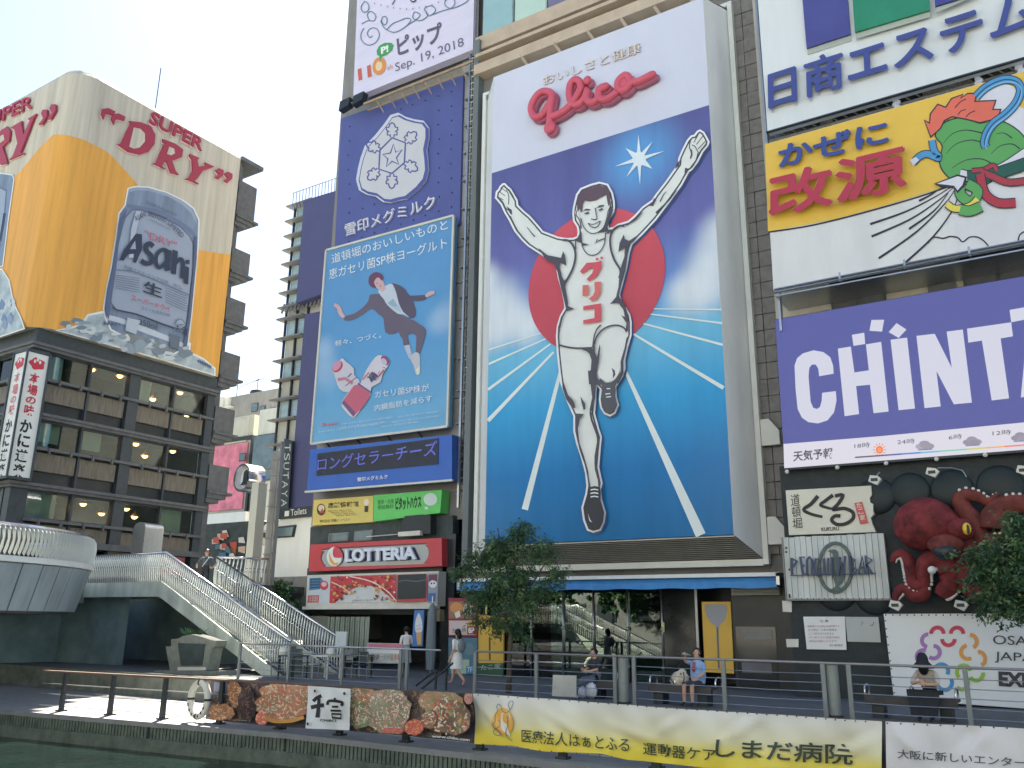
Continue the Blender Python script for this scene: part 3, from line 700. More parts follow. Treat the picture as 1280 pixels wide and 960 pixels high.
# clock column with its ring
CK = thing('clock_column', 'stainless column carrying a round ring clock behind the staircase', 'clock', (-31.3, 26.3, 3.3))
p0 = YP(26, 318, 690); p1 = YP(26, 330, 600); cc = YP(26, 302, 597); cx_ = YP(26, 312, 690).x
g = MB(); g.box(cx_-.24, cx_+.2, 26, 26.5, 3.3, cc.z-.3); g.build('column', mat('satin_column', (196, 194, 182), rough=.4, metal=.3, n=.12, sc=1, stretch=6), CK)
g = MB(); g.box(cx_+.24, cx_+.6, 26.6, 26.8, 3.3, cc.z+1.2); g.box(cx_+.7, cx_+.78, 26.6, 26.8, 3.3, cc.z+1.6)
for k in range(8): g.box(cx_+.24, cx_+.78, 26.55, 26.6, 3.9+k*.7, 3.95+k*.7)
g.build('lattice_mast', M['grey'], CK)
ax = Vector((.12, 1, 0)).normalized(); sx = Vector((-ax.y, ax.x, 0)); up = Vector((0, 0, 1)); R_ = .64
def ringpts(o, r): return [cc+ax*o+(sx*math.cos(q)+up*math.sin(q))*r for q in [2*math.pi*i/32 for i in range(32)]]
g = MB(); vs = ringpts(0, R_)+ringpts(.85, R_)+ringpts(.85, R_-.09)+ringpts(0, R_-.09)
g.add(vs, [(32*a+i, 32*a+(i+1) % 32, 32*((a+1) % 4)+(i+1) % 32, 32*((a+1) % 4)+i) for a in range(4) for i in range(32)]); g.build('ring', M['chrome'], CK)
g = MB(); g.add(ringpts(.3, R_-.1), [tuple(range(32))]); g.build('dial', M['white'], CK)
g = MB(); c2 = cc+ax*.16
for pts in ([(-.1, .3), (.05, .38), (.16, .25), (.2, -.1), (.34, -.3), (-.3, -.3), (-.14, -.14)],): g.prism([c2+sx*-a+up*b for a, b in pts], ax*.08)
g.build('figure', M['black'], CK)
# ================================================================ FAR STREET BUILDINGS IN THE GAP
def win(parent, Y, x0, y0, x1, y1, m='dkstone', off=.06):
    a, b = YP(Y, x0, y0), YP(Y, x1, y1); g = MB(); g.box(a.x, b.x, Y-off, Y+.05, a.z, b.z); w = g.build('window', M['dkstone'], parent)
    g = MB(); g.box(a.x+.1, b.x-.1, Y-off-.02, Y-off-.004, b.z+.1, a.z-.1); g.build('pane', glassd, w); return w
glassd = mat('reflective_pane', (92, 112, 118), rough=.08, n=.3, sc=.8, spec=.8)
t = thing('street_building', 'cream building with pink poster at the end of the street', 'building', (-66, 60, 3.3))
a, b = YP(60, 150, 525), YP(60, 316, 523)
g = MB(); g.box(a.x, YP(60, 318, 523).x, 60, 75, 3.3, YP(60, 318, 518).z); g.build('wall', M['cream'], t)
g = MB(); g.box(YP(59.4, 317, 600).x, YP(59.4, 346, 600).x, 59.4, 75, 3.3, YP(59.4, 318, 514).z); g.build('bay', M['offwhite'], t)
g = MB(); a, b = YP(59.9, 262, 560), YP(59.9, 303, 636); g.box(a.x, b.x, 59.8, 59.95, b.z, a.z, ink(226, 130, 150, n=.3)); g.build('poster', None, t)
g = MB(); a, b = YP(59.7, 262, 556), YP(59.7, 305, 640); g.box(a.x, b.x+.2, 59.7, 60, a.z, a.z+.4); g.box(a.x, b.x+.2, 59.7, 60, b.z-.4, b.z); g.box(b.x, b.x+.3, 59.7, 60, b.z, a.z); g.build('frame', M['darksteel'], t)
g = MB(); a, b = YP(59.9, 262, 530), YP(59.9, 308, 552); g.box(a.x, b.x, 59.85, 60, b.z, a.z); g.build('band', M['cream'], t)
for q in ((300, 567, 307, 576), (318, 545, 340, 600)): win(t, 59.3, *q)
g = MB(); a, b = YP(59.2, 262, 645), YP(59.2, 316, 655); g.box(a.x, b.x, 58.2, 59.9, b.z, a.z); g.build('canopy', M['white'], t)
t = thing('rooftop_building', 'drab grey building with rooftop water tank behind the cream building', 'building', (-80, 80, 3.3))
a, b = YP(80, 285, 500), YP(80, 347, 490); g = MB(); g.box(a.x-6, YP(80, 300, 500).x, 80, 92, 3.3, YP(80, 290, 512).z); g.box(YP(80, 288, 500).x, YP(80, 360, 490).x, 79.5, 92, 3.3, YP(80, 320, 492).z); g.build('wall', M['grey'], t)
for q in ((315, 505, 322, 514), (325, 508, 331, 516), (338, 510, 344, 517)): win(t, 79.4, *q)
g = MB(); a = YP(82, 306, 494); b = YP(82, 323, 487); g.lathe([(1.0, a.z-1), (1.0, b.z), (.9, b.z+.2), (0, b.z+.25)], ((a.x+b.x)/2, 83, 0), 14); g.build('water_tank', M['darksteel'], t)
g = MB()
for x in (296, 321): q = YP(82, x, 492); g.tube([(q.x, 82, q.z-1), (q.x, 82, YP(82, x, 474).z)], .07, 4)
q = YP(82, 300, 484); r = YP(82, 324, 474); g.tube([q, r], .05, 4); q = YP(82, 314, 478); r = YP(82, 330, 473); g.tube([q, r], .05, 4)
g.build('antenna', M['darksteel'], t)
g = MB(); a, b = YP(79, 270, 496), YP(79, 283, 508)
for k in range(3): g.box(a.x+k*1.0, a.x+k*1.0+.8, 79, 80, b.z, a.z-.2*k)
g.box(a.x-.6, b.x+1, 78.8, 80.5, b.z-.2, b.z); g.build('air_conditioner', M['offwhite'], t)
# bright shop signs at street level
t = thing('shop_stack', 'small colourful shop signs at the foot of the cream building', 'shop', (-45, 40, 3.3))
g = MB(); a, b = YP(40, 262, 655), YP(40, 320, 700); g.box(a.x-1, b.x, 40, 44, 3.3, a.z); g.build('wall', M['dark'], t)
rr = random.Random(5)
for i in range(16):
    x = rr.uniform(264, 300); y = rr.uniform(660, 694); A = Art(1, 39.97-.01*i)
    g = plane_box(1, 39.95-.012*i, [(x, y), (x+rr.uniform(4, 9), y-1), (x+8, y+rr.uniform(4, 9)), (x, y+6)], .03, ink(*rr.choice([(60, 120, 150), (200, 90, 80), (220, 190, 170), (226, 226, 220), (40, 70, 110), (170, 120, 70)])))
    g.build('shop_sign', None, t)
# ---------------- glass and panel tower with purple boards
t = thing('glass_tower', 'slim glass fronted tower with purple boards behind the signboard tower', 'building', (-60, 50, 3.3))
YT = 50
tw = [(362, 262), (430, 244)]
zt = YP(YT, 372, 258).z; xl = YP(YT, 350, 500).x; xr = xl+22
g = MB(); g.box(xl+.5, xr, YT+.5, YT+14, 3.3, zt-1); g.build('core', M['cream'], t)
curt = mat('pale_curtain_glass', (176, 200, 200), rough=.1, n=.25, sc=.5, stretch=.4, spec=.8)
zs = [YP(YT, 358, y).z for y in (264, 282, 300, 317, 334, 352, 369, 387, 401, 425, 452, 476, 500, 525, 556, 585, 612)]
for i, (za, zb) in enumerate(zip(zs, zs[1:])):
    g = MB(); g.box(xl-.6, xl+2.6, YT-.7, YT+.5, za-.06, za+.06); g.build('ledge', M['grey'], t)
    for j in range(3):
        g = MB(); x0 = xl+.1+j*1.35; g.box(x0, x0+1.25, YT, YT+.1, zb+.1, za-.12)
        g.build('pane' if (i < 7 or (i*3+j) % 3) else 'spandrel', curt if (i < 7 or i % 2 == 0) else M['cream'], t)
for x in (xl, xl+1.38, xl+2.73):
    g = MB(); g.box(x-.07, x+.07, YT-.2, YT+.0, 3.3, zs[0]); g.build('mullion', M['darksteel'], t)
pur = mat('purple_board', (86, 86, 126), rough=.5, n=.06, sc=.5)
for nm, pts in (('board', [(379.8, 250.5), (421, 238), (418, 362), (370, 379)]), ('board', [(381, 393), (425, 384), (425, 632), (361, 636)])):
    g = plane_box(1, YT-1.3, pts, 1.2, pur); g.build(nm, None, t)
g = MB()
for k in range(14):
    q = YP(YT, 372+k*4, 258-k*1.3); g.tube([(q.x, YT-.6, zt-.6), (q.x, YT-.6, zt+1.1)], .05, 4)
g.tube([(YP(YT, 372, 250).x, YT-.6, zt+1.1), (YP(YT, 430, 250).x, YT-.6, zt+1.1)], .05, 4); g.build('roof_railing', M['steel'], t)
q = YP(YT-1, 378, 378)
g = MB(); 
for k in range(10): a = YP(YT-.6, 352+k*5, 392-k*1.2); b = YP(YT-.6, 356+k*5, 380-k*1.2); g.tube([a, b], .12, 4)
g.build('bracket_frame', M['grey'], t)
g = plane_box(1, YT-1.6, [(355.5, 548), (365.5, 551), (360, 640), (349, 640)], .2, M['black']); ts = g.build('banner_sign', None, t)
A = Art(1, YT-1.6)
for i, ch in enumerate('TSUTAYA'):
    y = 556+i*11.5; x = 363-i*.75; A.text(ch, (x-7, y-1), (x-7, y+8), (x, y-1), M['offwhite'])
A.build('lettering', None, ts)
# ================================================================ SMALL WHITE BUILDING WITH THE TOILETS SIGN
t = thing('toilet_building', 'small white building with curved roof line and toilets sign', 'building', (-31, 29.5, 3))
g = plane_box(1, 29.0, [(325, 664), (332, 655), (345, 650), (392, 646), (392, 722), (322, 722)], 6, M['white']); g.build('wall', None, t)
g = plane_box(1, 28.9, [(320, 722), (392, 720), (392, 800), (318, 800)], 6, M['grey']); g.build('base_wall', None, t)
g = plane_box(1, 28.9, [(340, 659), (369, 656), (366, 671), (339, 673)], .2, M['darksteel']); w = g.build('window', None, t)
g = plane_box(1, 28.87, [(341.5, 661), (367, 658.5), (364.5, 669.5), (341, 671)], .02, glassd); g.build('pane', None, w)
g = plane_box(1, 28.8, [(348, 636), (394, 632), (394, 645), (346, 649)], .25, M['black']); s_ = g.build('sign_board', None, t)
A = Art(1, 28.8); A.text('Toilets', (363.5, 645), (383, 642), (363.5, 637), M['white']); A.poly([(356, 639), (361.5, 638.4), (361, 645), (355.5, 645.6)], M['white']); A.build('lettering', None, s_)
g = plane_box(1, 28.9, [(326, 641), (347, 638), (346, 648), (325, 651)], .4, M['white']); g.build('cornice', None, t)
g = plane_box(1, 28.6, [(326.5, 663), (333, 662), (334, 680), (325, 681)], .35, mat('meter_box', (190, 186, 168), rough=.6)); mbx = g.build('meter_box', None, t)
g = plane_box(1, 28.58, [(328.5, 666), (331.5, 665.6), (331.5, 672), (328.5, 672)], .02, M['darksteel']); g.build('dial', None, mbx)
# ================================================================ LEFT SIGNBOARD TOWER
YL = 28.5
t = thing('signboard_tower', 'tall grey tower carrying the snowflake board and burger shop front', 'building', (-25, 33, 0)); TW = t
g = MB(); g.box(-29.3, -19.4, YL+.25, 45, 5.9, 38); g.build('wall', M['grey'], t)
g = MB(); g.box(-29.3, -20.02, 33.5, 45, -.0, 5.9); g.build('rear_wall', M['darkin'], t)
g = MB(); g.box(-29.3, -29.0, YL+.25, 33.5, 0, 5.9); g.build('side_wall', M['dark'], t); g = MB(); g.box(-20.6, -20.02, YL+.1, 33.5, 0, 5.9); g.build('side_wall', M['dark'], t)
# joints between the cladding panels on the bare strip beside the boards
for k in range(12):
    z = 9.3+k*1.75; g = MB(); g.box(-21.35, -20.75, YL+.15, YL+.25, z, z+1.71); g.build('cladding_panel', mat('pale_cladding', (172, 172, 168), rough=.7, n=.1) if k == 0 else bpy.data.materials['pale_cladding'], t)
# ladder
LD = thing('wall_ladder', 'caged steel ladder running up the grey tower beside the runner billboard', 'ladder', (-20.2, 28.3, 6))
x0, x1 = YP(28.2, 573.5, 600).x, YP(28.2, 581, 600).x
for x in (x0, x1): g = MB(); g.box(x-.045, x+.045, 28.16, 28.26, 6.3, 36); g.build('rail', M['steel'], LD)
rg = None
for k in range(88):
    z = 6.5+k*.335
    if rg is None: g = MB(); g.tube([(x0, 28.22, z), (x1, 28.22, z)], .032, 5); g.tube([(x1, 28.22, z), (x1+.22, 28.05, z+.12)], .022, 4); rg = g.build('rung', M['steel'], LD)
    else: dup(rg, (0, 0, k*.335), LD)
g = MB(); g.box(x1+.2, x1+.24, 28.0, 28.06, 6.3, 36)
for k in range(20): g.box(x0-.3, x0, 28.22, 28.5, 7+k*1.4, 7.04+k*1.4)
g.build('stay', M['grey'], LD)
# ---- snowflake board
t = thing('snowflake_billboard', 'blue billboard with white snowflake emblem and studded face', 'billboard', (-25, YL-.1, 19.6))
blu = mat('deep_blue_sheet', (88, 98, 160), rough=.45, n=.07, sc=.8, stretch=2)
plane_box(1, YL, [(426.7, 148), (579, 94.2), (574.5, 280), (417.5, 325)], .25, blu).build('panel', None, t)
g = MB(); rr = random.Random(2)
for i in range(9):
    for j in range(9):
        x = 436+i*16+rr.uniform(-1, 1); y = 158-(i*16)*.34+j*18
        if 445 < x < 540 and 140 < y < 250: continue
        q = YP(YL-.02, x, y)
        if q.z > 19.8: g.ball(q, .035, M['darksteel'], 6, 4)
g.build('stud', None, t, kind='stuff')
A = Art(1, YL, (340, 0), 4.267, off=.02)
em = [(680, 610), (720, 632), (765, 645), (812, 652), (838, 685), (838, 740), (826, 800), (832, 850), (836, 910), (822, 965), (782, 1012), (722, 1062), (680, 1070+0), (640, 1082), (600, 1078), (560, 1048), (512, 1038), (474, 1016), (459, 962), (470, 900), (482, 850), (505, 785), (560, 728), (608, 668), (640, 622)]
A.poly(inset(em, -4), ink(206, 212, 226), thick=.1); A.off += .1
A.poly(inset(em, 3), ink(82, 92, 160)); 
A.off += .0
A.poly([(a*1-6, b*1-4) for a, b in inset(em, 14)], ink(206, 208, 214))
nb = ink(84, 92, 156)
cx, cy = 642, 832
hexp = [(641, 735), (712, 762), (706, 868), (640, 925), (570, 902), (576, 800)]
A.stroke(hexp, 9, nb, closed=True)
A.stroke([(648, 768), (660, 812), (694, 798), (664, 842), (676, 876), (640, 860), (610, 890), (618, 848), (592, 824), (632, 816)], 8, nb, closed=True)
for k, (hx, hy) in enumerate(hexp):
    d = Vector((hx-cx, hy-cy)); L = d.length; d.normalize(); nn = Vector((-d.y, d.x)); 
    c = Vector((hx, hy))+d*2
    prof = [(0, 10), (14, 10), (14, 26), (30, 26), (30, 16), (42, 30), (56, 30), (56, 18), (74, 12), (82, 0)]
    s1 = [c+d*a*.96+nn*b for a, b in prof]; s2 = [c+d*a*.96-nn*b for a, b in prof][::-1]
    A.stroke([tuple(p) for p in s1+s2[1:]], 8, nb)
A.build('emblem', None, t)
A = Art(1, YL, (340, 200), 4.267, off=.02)
A.text('雪印メグミルク', (398, 412), (880, 258), (393, 346), ink(222, 224, 236), bold=.004, depth=.1); A.build('lettering', None, t)
# ---- anniversary board at the top
t = thing('anniversary_billboard', 'lilac white billboard with scrollwork and green speech bubble at top of tower', 'billboard', (-25, YL-.4, 27.5))
plane_box(1, YL-.5, [(441.5, 122), (591, 62), (594.5, -90), (450, -90)], .4, mat('lilac_white', (222, 218, 240), rough=.5, n=.04, sc=.6, stretch=.2)).build('panel', None, t)
A = Art(1, YL-.5, (340, 0), 4.267, off=.02)
A.text('ピップ', (672, 305), (915, 222), (662, 200), ink(104, 98, 116), bold=.03); A.text('Sep. 19, 2018', (660, 396), (1026, 258), (655, 338), ink(112, 106, 130))
A.text('110', (462, 432), (600, 385), (456, 368), ink(206, 108, 84), bold=.05); A.text('th', (612, 378), (642, 366), (614, 350), ink(220, 160, 150))
A.circle((572, 352), 36, 48, ink(228, 150, 82), rot=.2); A.circle((570, 352), 18, 26, ink(238, 208, 170), rot=.2)
A.poly([(558, 270), (570, 245), (600, 228), (635, 228), (648, 242), (640, 268), (610, 292), (588, 300), (576, 335), (572, 300), (560, 292)], ink(66, 160, 96)); A.text('P!', (582, 290), (622, 276), (580, 252), ink(235, 240, 235), bold=.05)
tq = ink(88, 128, 150)
for pts in ([(490, 150), (474, 180), (478, 215), (510, 240), (550, 228), (572, 190), (560, 155), (528, 150), (508, 175), (520, 200), (536, 190)],
            [(478, 128), (510, 110), (545, 110), (552, 80), (525, 60), (508, 80), (520, 110)], [(490, 10), (474, 40), (490, 66), (514, 52), (512, 20), (490, 5)],
            [(580, 120), (590, 90), (610, 92), (612, 120), (598, 132), (580, 110), (600, 150), (650, 172), (700, 150), (740, 110), (720, 96), (680, 110), (640, 128), (610, 160)],
            [(700, 150), (730, 128), (760, 110), (790, 80), (760, 64), (752, 96), (790, 110), (830, 82), (812, 46), (850, 30), (872, 56), (840, 84), (820, 66)],
            [(850, 80), (900, 60), (960, 40), (975, 5), (940, -12), (920, 20), (950, 45), (1000, 30), (1042, 5), (1050, -20)]):
    A.stroke(pts, 4.5, tq, smooth=4)
for k in range(12): A.stroke([(545+k*34, 14+math.sin(k*.26)*46-k*3), (549+k*34, 22+math.sin(k*.26)*46-k*3)], 4, ink(150, 130, 160))
A.stroke([(640, 24), (655, 0)], 5, ink(80, 76, 100)); A.circle((752, 0), 16, 12, ink(80, 76, 100)); A.circle((752, -2), 9, 7, ink(222, 218, 240))
A.build('print', None, t)
g = MB()
a, b = YP(YL-.8, 455, 130), YP(YL-.8, 592, 76); g.tube([a, b], .07, 6); a, b = YP(YL-.4, 460, 138), YP(YL-.4, 580, 92); g.tube([a, b], .05, 6)
for k in range(8): q = YP(YL-.8, 470+k*15, 124-k*5.9); g.tube([q, q+Vector((.1, .5, -.5))], .035, 5)
g.build('support_pipe', mat('rusty_pipe', (170, 152, 134), rough=.7, n=.25), t)
for px_, py_, lab in ((430, 131, 'dark floodlight at the outer corner of the tower boards'), (447, 124, 'dark floodlight nearer the tower on its bracket')):
    q = YP(YL-1.0, px_, py_); f = thing('floodlight', lab, 'floodlight', q, 'floodlights at the tower corner')
    g = MB(); g.prism([q+Vector((-.36, 0, -.22)), q+Vector((.3, 0, -.1)), q+Vector((.36, 0, .34)), q+Vector((-.3, 0, .3))], (0, .35, 0)); g.build('housing', M['black'], f)
    g = MB(); g.tube([q+Vector((.2, .1, .1)), YP(YL-.3, 462, 128)], .03, 5); g.build('bracket', M['steel'], f)
# ---- yogurt poster with the leaping man
t = thing('yogurt_billboard', 'sky blue billboard poster with leaping man in dark suit and two bottles', 'billboard', (-25, YL-.6, 9.8))
pc = [(408, 313), (567.3, 269.6), (559.3, 533.1), (389.2, 554.7)]
def grad(name, stops, z0, z1, n=.05, sc=.6, stretch=1, rough=.5, bump=0):
    m = mat(name, (255, 255, 255), rough=rough, n=n, sc=sc, stretch=stretch, bump=bump, bsc=3); tr = m.node_tree
    mx = [q for q in tr.nodes if q.type == 'MIX'][0]; geo = [q for q in tr.nodes if q.type == 'NEW_GEOMETRY'][0]
    sp = tr.nodes.new('ShaderNodeSeparateXYZ'); tr.links.new(geo.outputs['Position'], sp.inputs[0])
    mr = tr.nodes.new('ShaderNodeMapRange'); mr.inputs[1].default_value = z0; mr.inputs[2].default_value = z1; tr.links.new(sp.outputs[2], mr.inputs[0])
    cr_ = tr.nodes.new('ShaderNodeValToRGB'); tr.links.new(mr.outputs[0], cr_.inputs[0]); el = cr_.color_ramp.elements
    for i, (p, c) in enumerate(stops):
        e = el[i] if i < 2 else el.new(p); e.position = p; e.color = tuple(lin(v) for v in c)+(1,)
    tr.links.new(cr_.outputs[0], mx.inputs[6]); return m
def glow(m, c, r, col, amt):
    tr = m.node_tree; mx = [q for q in tr.nodes if q.type == 'MIX'][0]; geo = [q for q in tr.nodes if q.type == 'NEW_GEOMETRY'][0]
    src = mx.inputs[6].links[0].from_socket
    vm = tr.nodes.new('ShaderNodeVectorMath'); vm.operation = 'DISTANCE'; vm.inputs[1].default_value = c; tr.links.new(geo.outputs['Position'], vm.inputs[0])
    mr = tr.nodes.new('ShaderNodeMapRange'); mr.interpolation_type = 'SMOOTHERSTEP'; mr.inputs[1].default_value = 0; mr.inputs[2].default_value = r; mr.inputs[3].default_value = amt; mr.inputs[4].default_value = 0
    tr.links.new(vm.outputs['Value'], mr.inputs[0]); m2 = tr.nodes.new('ShaderNodeMix'); m2.data_type = 'RGBA'; tr.links.new(mr.outputs[0], m2.inputs[0])
    tr.links.new(src, m2.inputs[6]); m2.inputs[7].default_value = tuple(lin(v) for v in col)+(1,); tr.links.new(m2.outputs[2], mx.inputs[6])
psk = grad('sky_poster', [(0, (112, 180, 218)), (1, (92, 152, 204)), (.4, (88, 160, 212))], 9.8, 19.6)
for c_, r_, k_ in (((560, 395), 1.3, .5), ((546, 402), 1.0, .4), ((402, 450), 1.5, .5), ((410, 470), 1.3, .4), ((404, 435), 1.0, .4)): glow(psk, YP(YL-.5, *c_), r_, (176, 204, 228), k_)
g = plane_box(1, YL-.5, pc, .3, psk); g.build('panel', None, t)
g = MB()
A0 = [YP(YL-.52, *p) for p in pc]
for a, b in zip(A0, A0[1:]+A0[:1]): g.bar(a, b, .1, .1)
g.build('frame', M['offwhite'], t)
A = Art(1, YL-.5, (400, 300), 7.11, off=.02)
wt = ink(232, 238, 242)
A.text('道頓堀のおいしいものと', (105, 212), (1140, -98), (100, 128), wt); A.text('恵ガセリ菌SP株ヨーグルト', (80, 352), (1130, 70), (80, 262), wt)
suit = ink(108, 98, 116); suit2 = ink(92, 84, 104); skn = ink(212, 176, 180)
A.poly([(445, 485), (520, 480), (560, 470), (580, 560), (700, 650), (780, 690), (800, 700), (760, 780), (700, 815), (650, 838), (580, 820), (565, 700), (520, 660), (460, 610), (380, 660), (300, 705), (225, 718), (215, 680), (300, 655), (380, 600), (430, 540)], suit, smooth=2)
A.poly([(630, 385), (700, 400), (760, 440), (800, 495), (930, 488), (940, 530), (860, 545), (830, 545), (850, 620), (845, 680), (800, 695), (740, 640), (700, 560), (660, 440)], suit2, smooth=2)
A.poly([(515, 455), (560, 420), (620, 390), (650, 400), (680, 480), (700, 560), (740, 640), (800, 690), (740, 660), (690, 655), (600, 580), (570, 530)], ink(196, 208, 220), smooth=2)
A.poly([(600, 560), (650, 520), (700, 600), (640, 590)], ink(150, 176, 200)); A.poly([(640, 600), (700, 580), (720, 640)], ink(176, 196, 214))
A.poly([(700, 815), (780, 700), (880, 745), (940, 795), (930, 870), (900, 970), (885, 1010), (850, 1005), (855, 850), (790, 835), (780, 870), (795, 945), (745, 940), (735, 880)], suit, smooth=2)
A.poly([(745, 940), (795, 930), (815, 1000), (810, 1060), (790, 1050)], ink(190, 194, 212)); A.poly([(800, 1050), (840, 1000), (880, 1010), (890, 1080), (888, 1170), (872, 1200), (852, 1190), (830, 1110)], ink(196, 198, 206), smooth=2); A.poly([(850, 1150), (885, 1120), (885, 1190), (862, 1200)], ink(228, 224, 206))
A.poly([(490, 330), (540, 330), (575, 400), (575, 430), (530, 442), (490, 410), (470, 370)], skn, smooth=3); A.poly([(520, 440), (560, 415), (590, 425), (560, 460)], skn)
A.poly([(432, 380), (440, 320), (490, 285), (545, 300), (562, 340), (545, 360), (525, 335), (500, 340), (480, 380), (500, 425), (455, 415)], ink(112, 72, 96), smooth=3)
A.poly([(495, 385), (515, 378), (512, 390)], ink(150, 110, 120)); A.poly([(520, 410), (545, 398), (540, 412)], ink(190, 110, 120))
A.poly([(125, 585), (160, 572), (185, 600), (205, 650), (225, 680), (195, 690), (160, 650), (150, 610)], skn, smooth=3)
for dx, dy in ((0, 0), (8, -10), (16, -16)): A.stroke([(150+dx, 600+dy), (120+dx, 580+dy)], 9, skn)
A.poly([(935, 490), (970, 458), (1010, 452), (1020, 470), (990, 490), (950, 510)], skn, smooth=3)
for k in range(3): A.stroke([(985, 465+k*8), (1020, 458+k*12)], 6, skn)
A.text('軽々、つづく。', (135, 945), (545, 868), (135, 895), wt)
A.zoom((380, 420), 6.4)
A.poly([(225, 270), (300, 180), (330, 200), (400, 260), (400, 310), (440, 350), (440, 380), (350, 450), (280, 420), (255, 345), (240, 300)], ink(206, 204, 214), smooth=2)
A.circle((268, 245), 52, 36, ink(190, 74, 98), rot=-.9); A.circle((262, 238), 46, 28, ink(214, 150, 176), rot=-.9); A.stroke([(270, 350), (330, 340), (390, 380)], 26, ink(196, 130, 150)); A.stroke([(350, 330), (380, 300)], 10, ink(120, 90, 130)); A.stroke([(330, 400), (420, 330)], 8, ink(150, 110, 140))
A.poly([(300, 530), (400, 400), (450, 380), (500, 270), (570, 170), (620, 155), (680, 200), (672, 240), (630, 300), (610, 370), (540, 410), (530, 480), (470, 560), (400, 655), (330, 600)], ink(214, 208, 218), smooth=2)
A.poly([(310, 520), (400, 395), (450, 385), (530, 440), (525, 490), (470, 570), (400, 640)], ink(204, 104, 126), smooth=0); A.poly([(300, 535), (320, 515), (410, 610), (398, 650)], ink(120, 90, 130)); A.stroke([(430, 380), (535, 450)], 12, ink(100, 96, 140))
A.circle((648, 196), 42, 28, ink(160, 76, 110), rot=1.0); A.circle((640, 205), 30, 20, ink(196, 190, 214), rot=1.0)
A.text('恵', (500, 330), (560, 270), (540, 380), ink(84, 84, 120), bold=.04); A.text('ガセリ', (550, 340), (640, 240), (570, 370), ink(84, 84, 120)); A.stroke([(470, 350), (520, 290)], 12, ink(214, 120, 130)); A.stroke([(590, 330), (640, 270)], 10, ink(200, 84, 100))
A.text('ガセリ菌SP株が', (568, 498), (1000, 440), (568, 440), wt); A.text('内臓脂肪を減らす', (565, 602), (1025, 522), (565, 552), wt)
for k, (x0, x1, y) in enumerate([(300, 710, 705), (750, 1080, 648), (300, 660, 735), (700, 1090, 690), (110, 600, 770), (620, 920, 725)]):
    A.text('本品にはガセリ菌が含まれます食事の脂肪に', (x0, y+6), (x1, y+6-(x1-x0)*.135), (x0, y-8), ink(206, 224, 236))
A.text('恵 megumi', (140, 728), (265, 712), (140, 695), ink(220, 120, 140), bold=.03)
A.build('print', None, t)
for k in range(4): q = YP(YL-.2, 410+k*38, 560-k*4.5); g = MB(); g.bar(q+Vector((0, -.3, .3)), q+Vector((.2, .2, -.15)), .06, .06); g.build('bracket', M['darksteel'], t)
# ---- dot matrix strip
t = thing('led_strip_sign', 'bright blue sign box with dark dot matrix strip running katakana text', 'sign', (-25, YL-.8, 7.6))
g = plane_box(1, YL-.7, [(388, 561.7), (565, 543), (565, 599.2), (383.4, 613.7)], .7, mat('cobalt_case', (52, 106, 194), rough=.4, n=.05)); g.build('case', None, t)
g = plane_box(1, YL-.73, [(397.4, 566.9), (548, 547.6), (547.4, 580), (395, 595)], .04, mat('dot_screen', (62, 66, 82), rough=.5, n=.1)); g.build('screen', None, t)
A = Art(1, YL-.74, (340, 400), 4.267, off=.012)
A.text('ロングセラーチーズ', (240, 808), (880, 722), (245, 735), led(96, 110, 232), bold=.006); A.off += .0
for k in range(22): A.stroke([(236, 718+k*5.2), (887, 634+k*6.4)], 1.3, M['black'])
A.text('雪印メグミルク', (455, 862), (617, 846), (455, 840), M['white'], bold=.02); A.build('lettering', None, t)
g = MB(); a = [YP(YL-.75, 382, 615), YP(YL-.75, 566, 600.3)]; g.bar(a[0], a[1], .12, .08); g.build('trim', M['offwhite'], t)
# ---- yellow and green estate agents' signs
t = thing('shop_sign', 'yellow estate agent sign with dark lettering on left above burger shop', 'sign', (-27, YL, 6))
plane_box(1, YL-.25, [(392.5, 625), (466.7, 619.7), (466.3, 652.5), (390.3, 657)], .3, mat('yellow_sign', (228, 208, 120), rough=.5, n=.05)).build('board', None, t)
A = Art(1, YL-.25, (380, 610), 6, off=.012)
nv = ink(74, 66, 56)
A.text('店舗情報館', (180, 152), (410, 140), (180, 110), nv, bold=.02); A.text('株式会社 店舗インベスト', (118, 262), (345, 248), (118, 238), nv)
for k in range(4): A.text('店舗の売買・賃貸ならお任せ', (180+k*20, 178+k*12), (355+k*14, 168+k*12), (180+k*20, 169+k*12), nv)
A.circle((128, 162), 32, 44, nv); A.circle((130, 152), 24, 26, ink(226, 214, 190)); A.poly([(116, 190), (138, 150), (150, 185)], ink(206, 90, 80)); A.circle((468, 108), 20, 26, ink(236, 226, 206)); A.stroke([(468, 134), (466, 180)], 26, nv); A.build('lettering', None, t)
t = thing('shop_sign', 'bright green estate agent sign with white balloon mark', 'sign', (-23, YL, 6.2))
plane_box(1, YL-.4, [(467.5, 619), (552.5, 612.3), (550, 641), (466.7, 652)], .55, mat('green_sign', (96, 208, 110), rough=.45, n=.05)).build('board', None, t)
A = Art(1, YL-.4, (380, 610), 6, off=.012); A.text('ピタットハウス', (685, 168), (880, 152), (685, 72), ink(40, 70, 50), bold=.05); A.text('賃貸・売買', (552, 125), (672, 115), (552, 92), ink(60, 120, 70)); A.text('相談無料', (552, 162), (672, 152), (552, 130), ink(60, 120, 70))
A.circle((948, 85), 50, 48, ink(206, 222, 216)); A.circle((918, 150), 14, 12, ink(206, 222, 216)); A.build('lettering', None, t)
